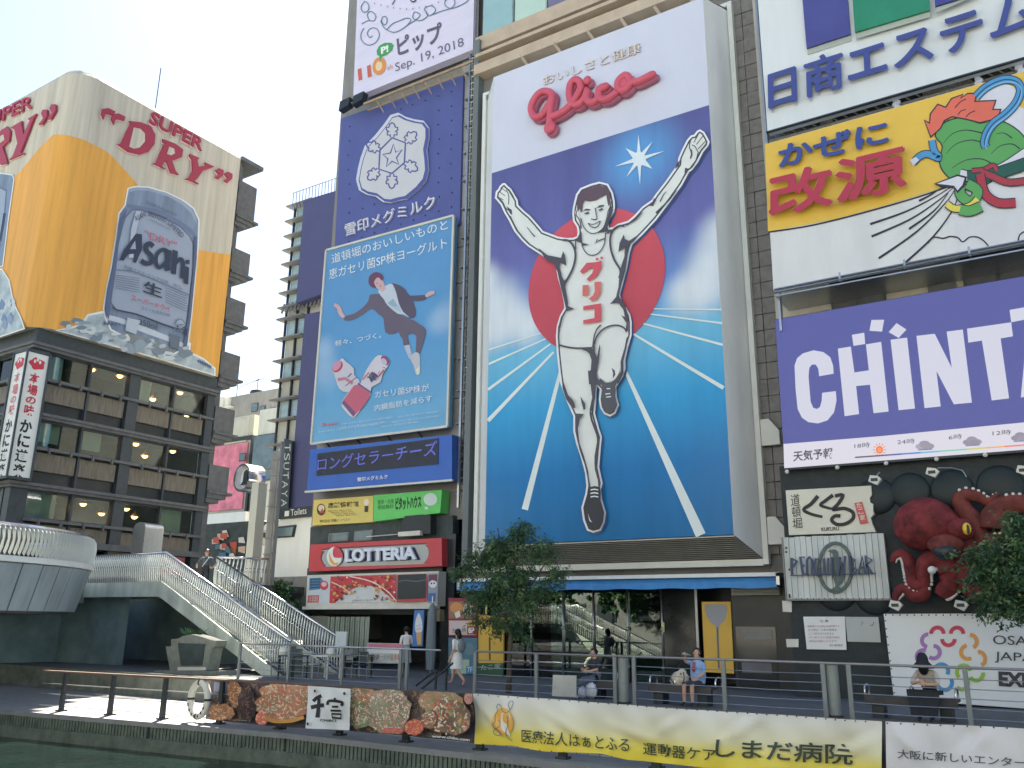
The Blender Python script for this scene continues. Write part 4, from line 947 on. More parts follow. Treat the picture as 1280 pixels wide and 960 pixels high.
# ---- burger shop front
t = thing('burger_shop_front', 'black framed shop front under the red burger restaurant sign', 'shop front', (-25, YL, 0))
plane_box(1, YL-.02, [(388, 662), (503, 650), (565, 641), (565, 860), (392, 860)], .3, M['black'])
g = plane_box(1, YL-.05, [(388, 659), (566, 644), (566, 684), (387, 690)], .4, M['dark']); g.build('upper_wall', None, t)
g = MB(); a, b = YP(YL-.02, 553, 760), YP(YL-.02, 566, 860); g.box(a.x, b.x, YL-.1, YL+.4, 0, YP(YL, 560, 668).z); g.build('side_pier', M['black'], t)
a = YP(YL, 386, 714); g = MB(); g.box(YP(YL, 386, 714).x, YP(YL, 560, 714).x, YL-.1, YL+.5, YP(YL, 470, 768).z, YP(YL, 470, 708).z); g.build('lintel', M['black'], t)
g = plane_box(1, YL-.45, [(497, 668), (506, 645), (528, 643), (538, 644), (538, 667)], .4, M['darksteel']); g.build('duct_hood', None, t)
g = plane_box(1, YL-.6, [(497.5, 665), (525, 663), (525, 669), (497.5, 670.5)], .2, M['offwhite']); g.build('lamp_cover', None, t)
for q in ([(411, 667), (436, 665), (435, 676), (410, 678)], [(443, 664), (466, 662), (465, 675), (442, 677)]): 
    g = plane_box(1, YL-.1, q, .05, M['grey']); w = g.build('window', None, t)
    g = plane_box(1, YL-.12, inset(q, 1.3), .03, glassd); g.build('pane', None, w)
g = MB(); a, b = YP(YL-.3, 458, 671), YP(YL-.3, 500, 667.5); g.tube([a, b], .02, 5); g.build('light_arm', M['offwhite'], t)
SR = thing('burger_sign', 'red sign with white raised burger restaurant lettering and round L emblem', 'sign', (-25, YL-.4, 4))
redm = mat('red_sign', (206, 74, 84), rough=.4, n=.05); 
g = plane_box(1, YL-.5, [(388.3, 680.8), (552, 672.3), (552.5, 707.5), (386, 714.5)], .5, redm); g.build('board', None, SR)
A = Art(1, YL-.5, (380, 610), 6, off=.012)
pill = [(190, 450), (870, 414), (905, 418), (930, 445), (935, 490), (920, 535), (890, 565), (860, 572), (200, 590), (160, 585), (130, 550), (125, 510), (145, 468)]
A.poly(pill, ink(112, 60, 66), smooth=2); A.poly([(a+6, b+5) for a, b in inset(pill, 5)], ink(178, 184, 180), smooth=2)
A.circle((246, 514), 56, 74, ink(70, 60, 66)); A.circle((236, 516), 56, 72, ink(232, 236, 236), thick=.08); A.off += .09
A.poly([(236, 444), (262, 452), (285, 485), (288, 520), (225, 520), (216, 480), (222, 450)], ink(214, 78, 92), smooth=2); A.poly([(190, 480), (200, 520), (230, 560), (255, 555), (245, 580), (215, 575), (190, 545)], ink(236, 180, 90), smooth=2)
A.off = .03
for k in range(5): A.text('LOTTERIA', (325+k*4, 562-k*.5), (858+k*4, 541-k*.5), (325+k*4, 470-k*.5), ink(58, 56, 78), bold=.04)
A.off += .03; A.text('LOTTERIA', (318, 556), (850, 536), (318, 462), ink(222, 230, 244), bold=.045, depth=.1)
A.build('lettering', None, SR)
t = thing('menu_board', 'long red and white menu board with black screen below the burger sign', 'board', (-25, YL-.5, 2.4))
g = plane_box(1, YL-.7, [(384, 719), (548.5, 714), (547, 757.5), (382, 758)], .5, M['offwhite']); g.build('case', None, t)
A = Art(1, YL-.7, (380, 610), 6, off=.012)
A.poly([(32, 672), (198, 666), (190, 860), (24, 862)], ink(206, 216, 222)); A.poly([(42, 676), (128, 672), (150, 700), (120, 760), (38, 768)], ink(92, 142, 176))
for k in range(4): A.text('SHAKE', (46, 694+k*20), (124, 690+k*20), (46, 680+k*20), ink(40, 60, 100), bold=.04)
A.circle((150, 730), 32, 36, ink(206, 84, 96)); A.circle((150, 722), 20, 18, ink(232, 200, 196)); A.circle((104, 782), 26, 18, ink(200, 214, 226))
A.poly([(30, 806), (112, 804), (110, 858), (26, 860)], ink(206, 90, 92)); 
for k in range(3): A.text('700', (36, 824+k*14), (104, 822+k*14), (36, 813+k*14), M['white'])
A.poly([(200, 664), (694, 648), (690, 856), (190, 864)], ink(206, 76, 84))
A.poly([(235, 862), (300, 800), (360, 760), (420, 735), (500, 735), (570, 760), (640, 815), (680, 856)], ink(206, 212, 212), smooth=0)
rr = random.Random(9)
for i in range(120):
    x = rr.uniform(205, 680); y = rr.uniform(662, 845)
    if 400 < x < 520 and y > 740: continue
    w = rr.uniform(6, 20); A.poly([(x+w*math.cos(q)*rr.uniform(.5, 1), y+w*.8*math.sin(q)*rr.uniform(.5, 1)) for q in [i_*6.283/5 for i_ in range(5)]], rr.choice([ink(70, 60, 66), ink(226, 216, 210), ink(222, 176, 90), ink(170, 60, 70), ink(120, 90, 80), ink(226, 150, 140), ink(96, 110, 90)]))
A.stroke([(340, 662), (500, 700), (620, 770), (692, 850)], 9, ink(240, 216, 206), smooth=4); A.stroke([(205, 705), (280, 740), (350, 790)], 8, ink(240, 210, 190), smooth=4)
A.text('お得なセットをどうぞ', (360, 852), (540, 846), (360, 838), ink(60, 60, 66))
A.poly([(700, 650), (920, 642), (920, 852), (694, 856)], ink(196, 76, 84)); A.poly([(706, 652), (916, 644), (914, 828), (700, 836)], ink(52, 60, 64)); A.stroke([(708, 704), (760, 692), (840, 700), (916, 688)], 7, ink(104, 114, 118), smooth=3)
A.poly([(932, 640), (1004, 638), (1000, 860), (928, 862)], ink(150, 160, 176)); A.poly([(936, 650), (1000, 648), (998, 700), (934, 704)], ink(120, 70, 90)); A.circle((966, 720), 30, 28, ink(226, 226, 230)); A.poly([(932, 790), (988, 786), (986, 850), (930, 852)], ink(70, 110, 170)); A.circle((956, 715), 6, 7, ink(50, 50, 60)); A.circle((976, 714), 6, 7, ink(50, 50, 60))
A.build('print', None, t)
g = MB(); a, b = YP(YL-.85, 381, 760), YP(YL-.85, 547, 759); g.bar(a, b, .3, .12); g.build('awning_edge', M['offwhite'], t)
# ================================================================ RUNNER BILLBOARD BUILDING
YG = 27.3
t = thing('billboard_building', 'broad building with glazed ground floor behind the giant runner billboard', 'building', (-13.5, 33, 0)); GB = t
g = MB(); g.box(-19.45, -6.9, YG+.05, 42, 3.3, 25.4); g.box(-19.45, -6.9, YG+1.2, 42, 25.4, 40); g.build('wall', mat('brown_grey_wall', (128, 128, 126), rough=.8, n=.12, sc=1, stretch=3), t)
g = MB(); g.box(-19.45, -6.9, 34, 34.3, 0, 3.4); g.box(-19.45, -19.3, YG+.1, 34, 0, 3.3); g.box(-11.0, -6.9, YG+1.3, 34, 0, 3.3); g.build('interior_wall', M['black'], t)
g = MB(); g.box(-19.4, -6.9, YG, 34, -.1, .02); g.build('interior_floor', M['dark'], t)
g = MB(); a, b = YP(YG-.2, 576, 300), YP(YG-.2, 594, 300); g.box(-19.44, YP(YG-.2, 596, 300).x, YG-.35, YG+.1, 3.9, 27.0); g.build('pilaster', mat('taupe_pilaster', (112, 120, 122), rough=.7, n=.1, sc=1, stretch=6), t)
# block-faced pier on the right
bk = None
for k in range(44):
    z = 4.0+k*.56
    for j in range(2):
        x0 = -7.95+j*.0+(.0 if j == 0 else .42+.0); w = .4 if j == 0 else .62
        g = None
        if bk is None or len(bk) <= j:
            g = MB(); g.box(x0, x0+w, YG-.12, YG+.05, 4.0, 4.535); o = g.build('block', M['tile'], t)
            bk = (bk or [])+[o]
        else: c = dup(bk[j], (random.uniform(-.004, .004), random.uniform(-.012, .012), k*.56), t)
# upper storey above the billboard: beams, glazing and blinds
g = MB(); be = mat('beige_beam', (196, 178, 158), rough=.7, n=.12, sc=1.5)
for (p, q, w, off) in (((592, 88), (905, -22), .5, .5), ((594, 70), (905, -42), .16, .6), ((594, 56), (905, -58), .7, .2)):
    a, b = YP(YG-off, *p), YP(YG-off, *q); g.box(a.x, b.x, YG-off, YG+.3, a.z-w/2, a.z+w/2)
g.build('beam', be, t)
za = YP(YG, 602, 48).z
for i in range(7):
    x0 = -19.3+i*1.72; g = MB(); g.box(x0, x0+1.65, YG+.05, YG+.08, za, za+7); w = g.build('window', ink(*[(150, 176, 180), (176, 198, 190), (140, 150, 170)][i % 3], n=.3, rough=.12), t)
    g = MB(); g.box(x0+.05, x0+1.6, YG+.02, YG+.045, za, za+(2.2+1.5*(i % 3))); g.build('window_sheet', ink(*[(150, 190, 196), (186, 216, 206), (120, 118, 150), (170, 150, 190)][i % 4]), w)
g = MB(); g.box(-19.4, -7, YG-.05, YG+.2, za+3.4, za+3.7); g.build('transom', be, t)
for i in range(6): g = MB(); q = YP(YG-.5, 650+i*42, 68-i*15); g.bar(q, q+Vector((.25, .3, -.55)), .09, .09); g.build('bracket', be, t)
# ---- the runner billboard itself: a deep box standing off the wall inside a white frame
YF_, YB_ = 25.6, 27.05
RB = thing('runner_billboard', 'giant runner billboard with raised arms over red sun and blue track', 'billboard', (-13, YF_, 4))
xL = YP(YF_, 609, 530).x; xR = YP(YF_, 917, 668).x; zB = YP(YF_, 917, 668).z; zT = YP(YF_, 616, 97).z; zM = (YP(YF_, 616, 216.7).z+YP(YF_, 888, 130.4).z)/2
xR2, zB2 = YP(YB_, 955.6, 699).x, YP(YB_, 955.6, 699).z; xL2 = YP(YB_, 606, 300).x
print('runner', xL, xR, zB, zT, zM, xR2, zB2, xL2)
pm = grad('track_and_sky_print', [(0, (14, 112, 166)), (1, (98, 102, 158)), (.16, (18, 124, 186)), (.32, (50, 166, 220)), (.47, (116, 196, 228)), (.58, (110, 150, 210)), (.72, (112, 116, 178))], zB, zM, n=.09, sc=1.3, stretch=9, rough=.2, bump=.2)
stc = YP(YF_, 798.5, 198.8)
pm.node_tree.nodes['Principled BSDF'].inputs['Specular IOR Level'].default_value = .2
glow(pm, stc, 2.6, (100, 170, 228), .95)
for c_, r_ in (((618, 380), 1.9), ((640, 398), 1.5), ((604, 350), 1.2), ((892, 330), 1.6), ((880, 360), 1.4), ((905, 290), 1.4), ((858, 366), 1.2), ((660, 408), 1.2), ((616, 412), 1.4)):
    glow(pm, YP(YF_, *c_), r_, (224, 234, 240), .96)
g = MB(); g.add([(xL, YF_, zB), (xR, YF_, zB), (xR, YF_, zM), (xL, YF_, zM)], [(0, 1, 2, 3)]); g.build('print_panel', pm, RB)
g = MB(); g.add([(xL, YF_, zM+.004), (xR, YF_, zM+.004), (xR, YF_, zT), (xL, YF_, zT)], [(0, 1, 2, 3)]); g.build('upper_panel', mat('lavender_panel', (212, 217, 234), rough=.4, n=.035, sc=.6, stretch=3), RB)
wm = mat('pale_side_panel', (240, 243, 244), rough=.3, n=.12, sc=.5, stretch=3)
g = MB(); g.add([(xR, YF_, zB), (xR2, YB_, zB2), (xR2, YB_, zT+.2), (xR, YF_, zT)], [(0, 1, 2, 3)]); g.add([(xL, YF_, zT), (xR, YF_, zT), (xR2, YB_, zT+.3), (xL2, YB_, zT+.3)], [(0, 1, 2, 3)])
g.add([(xL2, YB_, zB2), (xL, YF_, zB), (xL, YF_, zT), (xL2, YB_, zT+.2)], [(0, 1, 2, 3)]); g.build('side_panel', wm, RB)
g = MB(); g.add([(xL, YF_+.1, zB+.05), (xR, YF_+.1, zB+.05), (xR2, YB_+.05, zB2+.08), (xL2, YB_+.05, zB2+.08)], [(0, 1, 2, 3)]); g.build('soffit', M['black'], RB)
for k in range(13):
    u = (k+.5)/13; y = YF_+(YB_-YF_)*u; z = zB+(zB2-zB)*u; xl_ = xL+(xL2-xL)*u; xr_ = xR+(xR2-xR)*u
    g = MB(); g.bar((xl_, y, z-.01), (xr_, y, z-.01), .07, .03, up=Vector((0, -.4, 1))); g.build('louvre_slat', M['grey'] if k else M['offwhite'], RB)
fm = mat('white_frame', (222, 226, 220), rough=.45, n=.06)
for (x0, x1, z0, z1) in ((xR2, xR2+.17, zB2-.16, zT+.5), (xL2-.16, xL2, zB2-.16, zT+.5), (xL2+.003, xR2-.003, zB2-.2, zB2), (xL2+.003, xR2-.003, zT+.35, zT+.5)):
    g = MB(); g.box(x0, x1, YB_-.15, YG-.13, z0, z1); g.build('frame', fm, RB)
for (x, y) in ((966, 541), (975, 664)):
    q = YP(YB_, x, y); g = MB(); g.prism([(xR2+.18, YB_-.1, q.z-.4), (xR2+.75, YB_-.1, q.z-.4), (xR2+.75, YB_-.1, q.z+.05), (xR2+.45, YB_-.1, q.z+.45), (xR2+.18, YB_-.1, q.z+.45)], (0, .12, 0)); g.build('mounting_plate', fm, RB)
# --- art
A = Art(1, YF_, off=.012, step=.0015)
lw = ink(226, 238, 236)
def line(p, q, w0, w1): A.stroke([p, q], w1, lw, taper=(w0/w1, 1))
for p, q, w0, w1 in (((703, 455), (656, 637), 4, 8), ((781, 462), (876, 669), 4, 13), ((692, 440), (610, 526), 2.5, 5), ((688, 430), (610, 487), 2, 3.5), ((690, 420), (611, 455), 1.5, 2.6), ((684, 414), (611, 437), 1.2, 2.2),
        ((786, 414), (904.5, 485), 2.5, 5), ((795, 402), (903.5, 431), 2, 3), ((808, 392), (903, 404), 1.5, 2.4), ((815, 386), (902, 387), 1.2, 2)):
    line(p, q, w0, w1)
# red sun disc
a, b = YP(YF_, 661, 370), YP(YF_, 832, 335); cxs = (a.x+b.x)/2; rad = (b.x-a.x)/2; zc = YP(YF_, 748, 349).z
sunm = grad('red_sun_print', [(0, (196, 76, 92)), (1, (222, 92, 106)), (.5, (212, 84, 98))], zc-rad, zc+rad)
A.face([Vector((cxs+rad*math.cos(q), YF_-.03, zc+rad*math.sin(q))) for q in [2*math.pi*i/72 for i in range(72)]], sunm); A.off = .034
# star
cS = (798.8, 198.8); tips = [(798, 168), (815.6, 176.9), (831, 188.5), (815.6, 211), (800, 231), (783, 221.3), (768.8, 208), (782, 185)]
st = []
for i, p in enumerate(tips):
    st.append(p); a = p; b = tips[(i+1) % 8]; m_ = Vector(((a[0]+b[0])/2-cS[0], (a[1]+b[1])/2-cS[1])); m_ = m_.normalized()*7.5; st.append((cS[0]+m_.x, cS[1]+m_.y))
A.poly(st, ink(226, 240, 248)); A.circle(cS, 8.5, 9, ink(228, 242, 248))
# runner silhouette
O = [(618.8,247.5),(620,239.4),(623.1,236.3),(624.4,233.1),(628.1,229.4),(631.3,229),(634.4,232.5),(638.8,236.3),(643.1,243.8),(646.9,250),(647.5,256.3),(655,263.8),(662.5,270),(671.3,280),(678.8,289),(697.5,296),(708,297.8),(716.3,297.5),(721.5,295.6),(722.3,290),(721.3,283.8),(716.5,276.3),(715.6,267),(716.2,260),(717.5,253.9),(720.1,243.3),(725.5,235.3),(738.7,230),(749.4,227.3),(760,230),(765.8,240.6),(768.2,251),(768.6,258),(767.5,265),(763.8,271.3),(760.4,278.8),(761,285),(766.3,284.4),(772.5,280),(785,276.3),(793,269.5),(802.5,258.8),(815,250),(820,242.5),(832.5,226.3),(847.5,205),(848.1,197.5),(852.5,187.5),(858.8,175),(863.8,169.4),(867.5,168.8),(871.3,163.8),(875,161.9),(880,165),(883.8,171.3),(886.9,177.5),(885,182.5),(878.8,190),(872.5,202.5),(865,212.5),(861.3,215),(852.5,231.3),(840,248.8),(828,264.5),(820,275),(803.8,292.5),(790,306),(787,316.3),(783.8,335),(778.8,353.8),(775,367.5),(775.8,373),(778.8,380),(782.5,384),(787.5,393),(789.4,402.5),(789.4,418.8),(785,433.8),(781.3,450),(781.5,461),(778.8,470.3),(770.2,484),(771,496),(773.6,506.4),(769.3,516.7),(762.5,520.5),(755.6,517.6),(750.4,509.8),(748.7,499.5),(750.2,487),(746.5,482),(745.3,490),(745,501),(743.6,516.7),(748.7,535.6),(752.2,545.9),(750.4,563),(748.7,583.7),(751.3,595.7),(753,604),(751,612),(752.5,625),(757.2,640.6),(755.6,653.1),(750.9,663),(741.6,665.8),(733.8,662.8),(729,650),(726.9,634.4),(732,616.5),(733.3,606.9),(731.5,590.6),(726.4,571.7),(720.4,554.5),(716.9,539),(716.9,520.1),(708.4,501.2),(700.6,478.9),(698.6,463),(696.3,441.3),(695,420),(696.3,407.5),(700,395),(705.6,385),(704.8,376),(701.3,360),(697.5,347.5),(695,332.5),(690.6,327.5),(678.8,320),(660,307.8),(652,300),(643,289),(636,275),(630.5,266),(626,256)]
Ow = ink(238, 240, 242); Od = ink(84, 82, 92); Of = ink(232, 236, 231)
Od2 = ink(88, 90, 98)
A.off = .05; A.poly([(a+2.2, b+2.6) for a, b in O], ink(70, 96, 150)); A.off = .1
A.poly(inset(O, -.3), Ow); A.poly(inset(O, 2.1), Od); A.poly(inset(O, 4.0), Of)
D = lambda pts, m=Od, s=0: A.poly(pts, m, smooth=s)
def Z(o, k, pts): return zz(o, k, pts)
r4 = lambda p: Z((660, 260), 8, p); r5 = lambda p: Z((660, 360), 8, p); r2 = lambda p: Z((600, 150), 8, p); r3 = lambda p: Z((740, 150), 8, p)
r1 = lambda p: Z((590, 60), 3.765, p); r6 = lambda p: Z((680, 460), 5.82, p); r7 = lambda p: Z((590, 500), 3.2, p)
L_ = lambda pts, w, m=Od, s=3, **k: A.stroke(pts, w, m, smooth=s, **k)
# hands
for p, q in (((205, 672), (262, 715)), ((190, 715), (250, 758)), ((172, 765), (235, 800)), ((238, 650), (278, 700))): L_(r2([p, q]), .9, s=0)
L_(r2([(262, 700), (285, 745), (288, 800), (284, 845)]), 1.1); L_(r2([(200, 790), (232, 830), (255, 880), (305, 915)]), 1.3); L_(r2([(285, 690), (330, 760), (358, 830)]), 1.0); D(r2([(262, 860), (318, 900), (322, 950), (300, 935)]))
for p, q in (((1070, 130), (1018, 225)), ((1108, 160), (1045, 245)), ((1140, 205), (1060, 290)), ((1148, 245), (1078, 320))): L_(r3([p, q]), 1.0, s=0)
D(r3([(975, 280), (1000, 300), (1005, 345), (990, 390), (978, 380), (990, 340)])); L_(r3([(990, 195), (975, 240), (975, 290)]), 1.2); L_(r3([(1000, 250), (1030, 265), (1060, 320), (1080, 330)]), 1.1)
L_(r3([(1060, 330), (1040, 400), (1000, 470), (960, 490), (935, 480)]), 1.3); D(r3([(880, 400), (868, 455), (830, 490), (845, 440)])); D(r3([(930, 480), (965, 500), (930, 560), (925, 520)]))
L_(r3([(742, 715), (715, 745), (680, 815)]), 1.5, taper=(.3, 1)); D(r3([(620, 780), (640, 800), (610, 860), (560, 855), (600, 830)]))
L_(r3([(850, 700), (780, 790), (700, 870), (640, 930)]), 2.0, s=2, taper=(.3, 1.2))
L_(r1([(258, 843), (278, 868), (296, 888)]), 1.7, s=2, taper=(.4, 1)); L_(r1([(180, 790), (215, 860), (262, 915)]), 1.0)
# hair and face
hairp = r1([(496, 770), (494, 735), (500, 700), (520, 670), (545, 655), (562, 648), (566, 656), (580, 643), (600, 645), (612, 650), (628, 652), (646, 672), (652, 705), (650, 735), (642, 745), (636, 718), (632, 690), (612, 700), (585, 716), (556, 722), (530, 718), (522, 735), (518, 770), (512, 775), (508, 755)])
D(hairp, ink(104, 84, 96)); D(r1([(484, 775), (490, 760), (500, 775), (506, 800), (512, 830), (498, 810), (490, 795)]), Of); L_(r1([(492, 765), (490, 785), (500, 800), (508, 815), (514, 850)]), 1.4)
L_(r1([(656, 722), (650, 745), (640, 770), (634, 800), (618, 845), (590, 868), (560, 872), (535, 855), (520, 830), (512, 800)]), 1.1)
D(r1([(520, 768), (535, 756), (555, 758), (556, 764), (536, 764)])); D(r1([(585, 752), (600, 740), (622, 738), (618, 746), (598, 750)])); D(r1([(526, 778), (548, 770), (552, 778), (540, 784)])); D(r1([(594, 762), (614, 752), (616, 760), (602, 768)]))
L_(r1([(580, 752), (584, 780), (588, 800), (578, 808), (560, 804)]), 1.3); L_(r1([(546, 824), (565, 830), (585, 824), (604, 812)]), .9); L_(r1([(546, 824), (560, 840), (582, 844), (598, 830), (604, 812)]), 1.1); D(r1([(650, 735), (664, 760), (652, 800), (640, 835), (628, 855), (622, 845), (636, 805), (644, 770)]), Od)
D(r4([(778, 130), (800, 80), (822, 110), (790, 160), (800, 212), (840, 235), (770, 238), (690, 250), (745, 205)]), Od)
L_(r4([(530, 240), (535, 340), (555, 410), (590, 455), (635, 473), (690, 460), (735, 415), (765, 350), (776, 245)]), 1.3); D(r4([(535, 345), (612, 366), (535, 380)])); L_(r4([(665, 355), (700, 330), (765, 305)]), 1.8, taper=(.3, 1)); L_(r4([(680, 335), (695, 308)]), .9, s=0)
# vest edges and armpits
L_(r4([(345, 320), (400, 325), (445, 365), (472, 440), (470, 520), (445, 610), (405, 690), (372, 745)]), 2.6); D(r4([(470, 310), (492, 300), (520, 250), (532, 240), (530, 350), (480, 330), (482, 420), (470, 400)]))
D(r4([(100, 395), (190, 470), (330, 498), (350, 430), (368, 470), (382, 578), (320, 545), (318, 600), (340, 690), (365, 728), (390, 700), (372, 790), (392, 900), (400, 960), (370, 960), (330, 800), (295, 640), (262, 560), (180, 520)]))
L_(r4([(965, 178), (910, 180), (850, 220), (822, 300), (830, 420), (870, 530), (925, 625), (912, 700)]), 2.6); L_(r4([(785, 245), (800, 250), (812, 235), (850, 225)]), 1.6, s=2)
D(r4([(958, 262), (968, 310), (1010, 328), (1100, 270), (1060, 330), (1010, 370), (1000, 440), (975, 620), (940, 740), (910, 870), (925, 930), (820, 962), (880, 890), (905, 790), (915, 640), (935, 570), (965, 480), (965, 395), (904, 440), (915, 350)]))
D(r4([(960, 190), (990, 165), (1080, 90), (1160, 30), (1080, 120), (1000, 170)]))
# hips and shorts
D(r5([(345, 30), (375, 60), (400, 180), (462, 208), (372, 235), (345, 300), (322, 400), (305, 380), (330, 290), (380, 210), (360, 120)])); D(r5([(820, 155), (880, 110), (900, 80), (925, 105), (975, 180), (995, 250), (1000, 340), (1000, 430), (975, 430), (985, 350), (932, 272), (968, 290), (955, 220), (920, 160), (880, 150)]))
L_(r5([(308, 380), (305, 470), (312, 570)]), 1.6); L_(r5([(305, 568), (400, 592), (500, 602), (640, 598)]), 2.2); D(r5([(500, 598), (640, 590), (645, 620), (600, 640), (560, 622)]))
L_(r5([(728, 368), (690, 410), (665, 470), (655, 530), (645, 600)]), 1.7); L_(r5([(665, 560), (680, 500), (730, 430), (790, 390), (860, 372), (920, 378), (965, 405), (985, 440)]), 2.0)
D(r5([(580, 625), (645, 610), (655, 520), (668, 560), (668, 640), (690, 690), (715, 562), (722, 600), (705, 740), (685, 850), (690, 900), (720, 930), (725, 905), (760, 945), (830, 950), (870, 930), (930, 830), (925, 735), (965, 600), (985, 500), (1002, 480), (985, 600), (952, 735), (955, 850), (900, 962), (610, 962), (598, 815), (625, 855), (635, 720), (615, 660)]))
D(r5([(838, 798), (870, 830), (872, 870), (850, 905), (850, 850)])); D(r5([(625, 900), (690, 925), (705, 962), (640, 962)]))
D(r5([(700, 962), (720, 940), (790, 958), (880, 945), (905, 962)]), Of); D(r5([(694, 850), (720, 900), (790, 945), (850, 930), (900, 870), (922, 800), (800, 790), (720, 800)]), Of); D(r5([(836, 798), (868, 825), (874, 868), (848, 905), (850, 850)]))
# lower legs and shoes
D(r6([(330, 20), (352, 10), (372, 70), (378, 120), (372, 220), (352, 300), (335, 340), (332, 300), (350, 215), (335, 90), (322, 60)]))
L_(r6([(338, 320), (348, 380), (385, 480), (392, 540), (375, 640), (378, 740), (398, 810), (402, 860)]), 2.6, s=2)
D(r6([(378, 70), (400, 105), (408, 72), (440, 105), (480, 112), (520, 80), (545, 40), (566, 30), (520, 130), (430, 128), (385, 112)]), Od2)
sh = r6([(425, 118), (515, 125), (518, 200), (528, 270), (505, 318), (470, 332), (438, 318), (420, 262), (422, 180)]); D(sh, Od2, 2)
for a_, b_, c_, d_ in ((455, 150, 482, 150), (446, 190, 482, 186), (452, 212, 488, 208)): L_(r6([(a_, b_), (c_, d_)]), 1.3, Ow, s=0)
D(r6([(130, 60), (160, 180), (215, 240), (228, 290), (205, 290), (160, 225), (135, 150)])); D(r6([(265, 205), (300, 260), (300, 300), (288, 305), (272, 250)])); D(r6([(225, 330), (290, 335), (260, 370), (250, 430), (235, 430)]))
L_(r6([(240, 410), (248, 500), (262, 590), (300, 700), (320, 790), (335, 870)]), 1.8, s=2)
D(r7([(466, 350), (512, 348), (514, 400), (527, 445), (522, 490), (508, 514), (488, 519), (468, 514), (455, 480), (447, 430), (462, 380)]), ink(54, 58, 64), 2)
for y in (360, 374, 388): L_(r7([(474, y), (490, y-3), (505, y)]), 1.5, Ow, s=2)
D(r7([(463, 452), (472, 478), (481, 490), (470, 484)]), Ow)
A.build('runner_print', None, RB)
# vest lettering
A = Art(1, YF_, off=.2); rd = ink(220, 92, 104); rd2 = ink(222, 118, 112)
A.zoom((660, 260), 8)
A.poly([(520, 632), (585, 548), (690, 540), (738, 524), (735, 590), (690, 680), (615, 735), (585, 710), (640, 655), (660, 600), (610, 605), (545, 662)], rd); A.poly([(675, 500), (698, 496), (704, 520), (682, 524)], rd); A.poly([(722, 488), (745, 484), (750, 508), (728, 512)], rd)
A.poly([(545, 772), (605, 768), (605, 872), (545, 880)], rd2); A.poly([(662, 740), (730, 735), (725, 850), (690, 910), (640, 935), (605, 905), (650, 875), (668, 830)], rd2)
A.zoom((660, 360), 8); A.poly([(552, 182), (730, 152), (730, 335), (552, 360), (552, 322), (665, 300), (665, 200), (552, 222)], rd)
A.build('vest_lettering', None, RB)
# script lettering and slogan
RBt = mat('rose_red_letters', (216, 96, 116), rough=.4, n=.05)
g = MB(); th = .3
def q1(p, y): v = YP(YF_, 590+p[0]/3.765, 60+p[1]/3.765); return Vector((v.x, y, v.z))
rs = .16
def script(y, r, m, dx=0, dz=0):
    o = Vector((dx, 0, dz))
    for pts, cl in (([(396, 238), (372, 222), (335, 232), (304, 275), (298, 315), (316, 342), (346, 336), (372, 300), (394, 255)], True), ([(398, 245), (388, 300), (386, 345), (382, 385)], False),
        ([(386, 345), (430, 328), (475, 295), (515, 240), (530, 195), (508, 168), (482, 190), (476, 240), (490, 280), (518, 285), (548, 255), (562, 215), (556, 252), (572, 276), (606, 262), (618, 212), (656, 200), (618, 222), (622, 258), (660, 256), (700, 225)], False),
        ([(735, 150), (705, 180), (708, 215), (738, 218), (762, 185), (752, 158)], True), ([(752, 185), (800, 178), (838, 160), (864, 146)], False)):
        g.tube([q1(p, y)+o for p in sm(pts, 4, cl)], r, 8, m, closed=cl)
    g.ball(q1((384, 392), y)+o, (r*1.75, r*.9, r*1.75), m, 14, 8); g.ball(q1((560, 172), y)+o, (r*1.15, r*.9, r*1.25), m, 12, 8); g.ball(q1((734, 186), y)+o, (r*1.5, r*.8, r*1.5), m, 12, 8); g.ball(q1((866, 145), y)+o, (r*.95, r*.9, r*.95), m, 10, 7)
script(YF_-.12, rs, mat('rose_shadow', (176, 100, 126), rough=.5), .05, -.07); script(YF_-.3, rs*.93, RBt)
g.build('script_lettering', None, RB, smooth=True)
A = Art(1, YF_, off=.02); A.text('おいしさと健康', (680, 108), (802, 66), (679, 95.5), ink(196, 188, 206), depth=.05); A.off += .05; A.text('おいしさと健康', (679.5, 107), (802, 65), (678.5, 94.5), ink(226, 218, 204)); A.build('slogan_lettering', None, RB)
# ---- awning and ground floor glazing
AW = thing('blue_awning', 'long rolled blue awning with white cassette under the runner billboard', 'awning', (-13, 26, 3))
a, b = YP(26.0, 572, 722), YP(26.0, 975, 718)
g = MB(); g.box(-18.8, b.x, 25.9, 27.1, b.z-.05, b.z+.06); g.build('cassette', M['white'], AW)
g = MB(); x0, x1 = -18.7, YP(25.9, 970, 725).x; n = 60
V = []
for i in range(n+1):
    x = x0+(x1-x0)*i/n; w = .015*math.sin(i*1.3); V += [(x, 26.1, b.z-.04), (x, 25.95+w, b.z-.2), (x, 25.93+w, b.z-.38-.015*math.sin(i*.7))]
g.add(V, [(3*i+k, 3*i+k+1, 3*i+k+4, 3*i+k+3) for i in range(n) for k in range(2)]); g.build('canvas', mat('blue_canvas', (66, 140, 200), rough=.7, n=.12, sc=3), AW)
for x in (-18.78, x1+.05): g = MB(); g.box(x-.05, x+.05, 25.9, 26.3, b.z-.3, b.z+.05); g.build('arm', M['steel'], AW)
SG = thing('shop_glazing', 'dark full height shop glazing with slim steel mullions under the blue awning', 'window', (-14, YG, 0))
xs = [YP(YG, x, 790).x for x in (600, 665, 705, 743, 786, 829)]
zg = 3.28
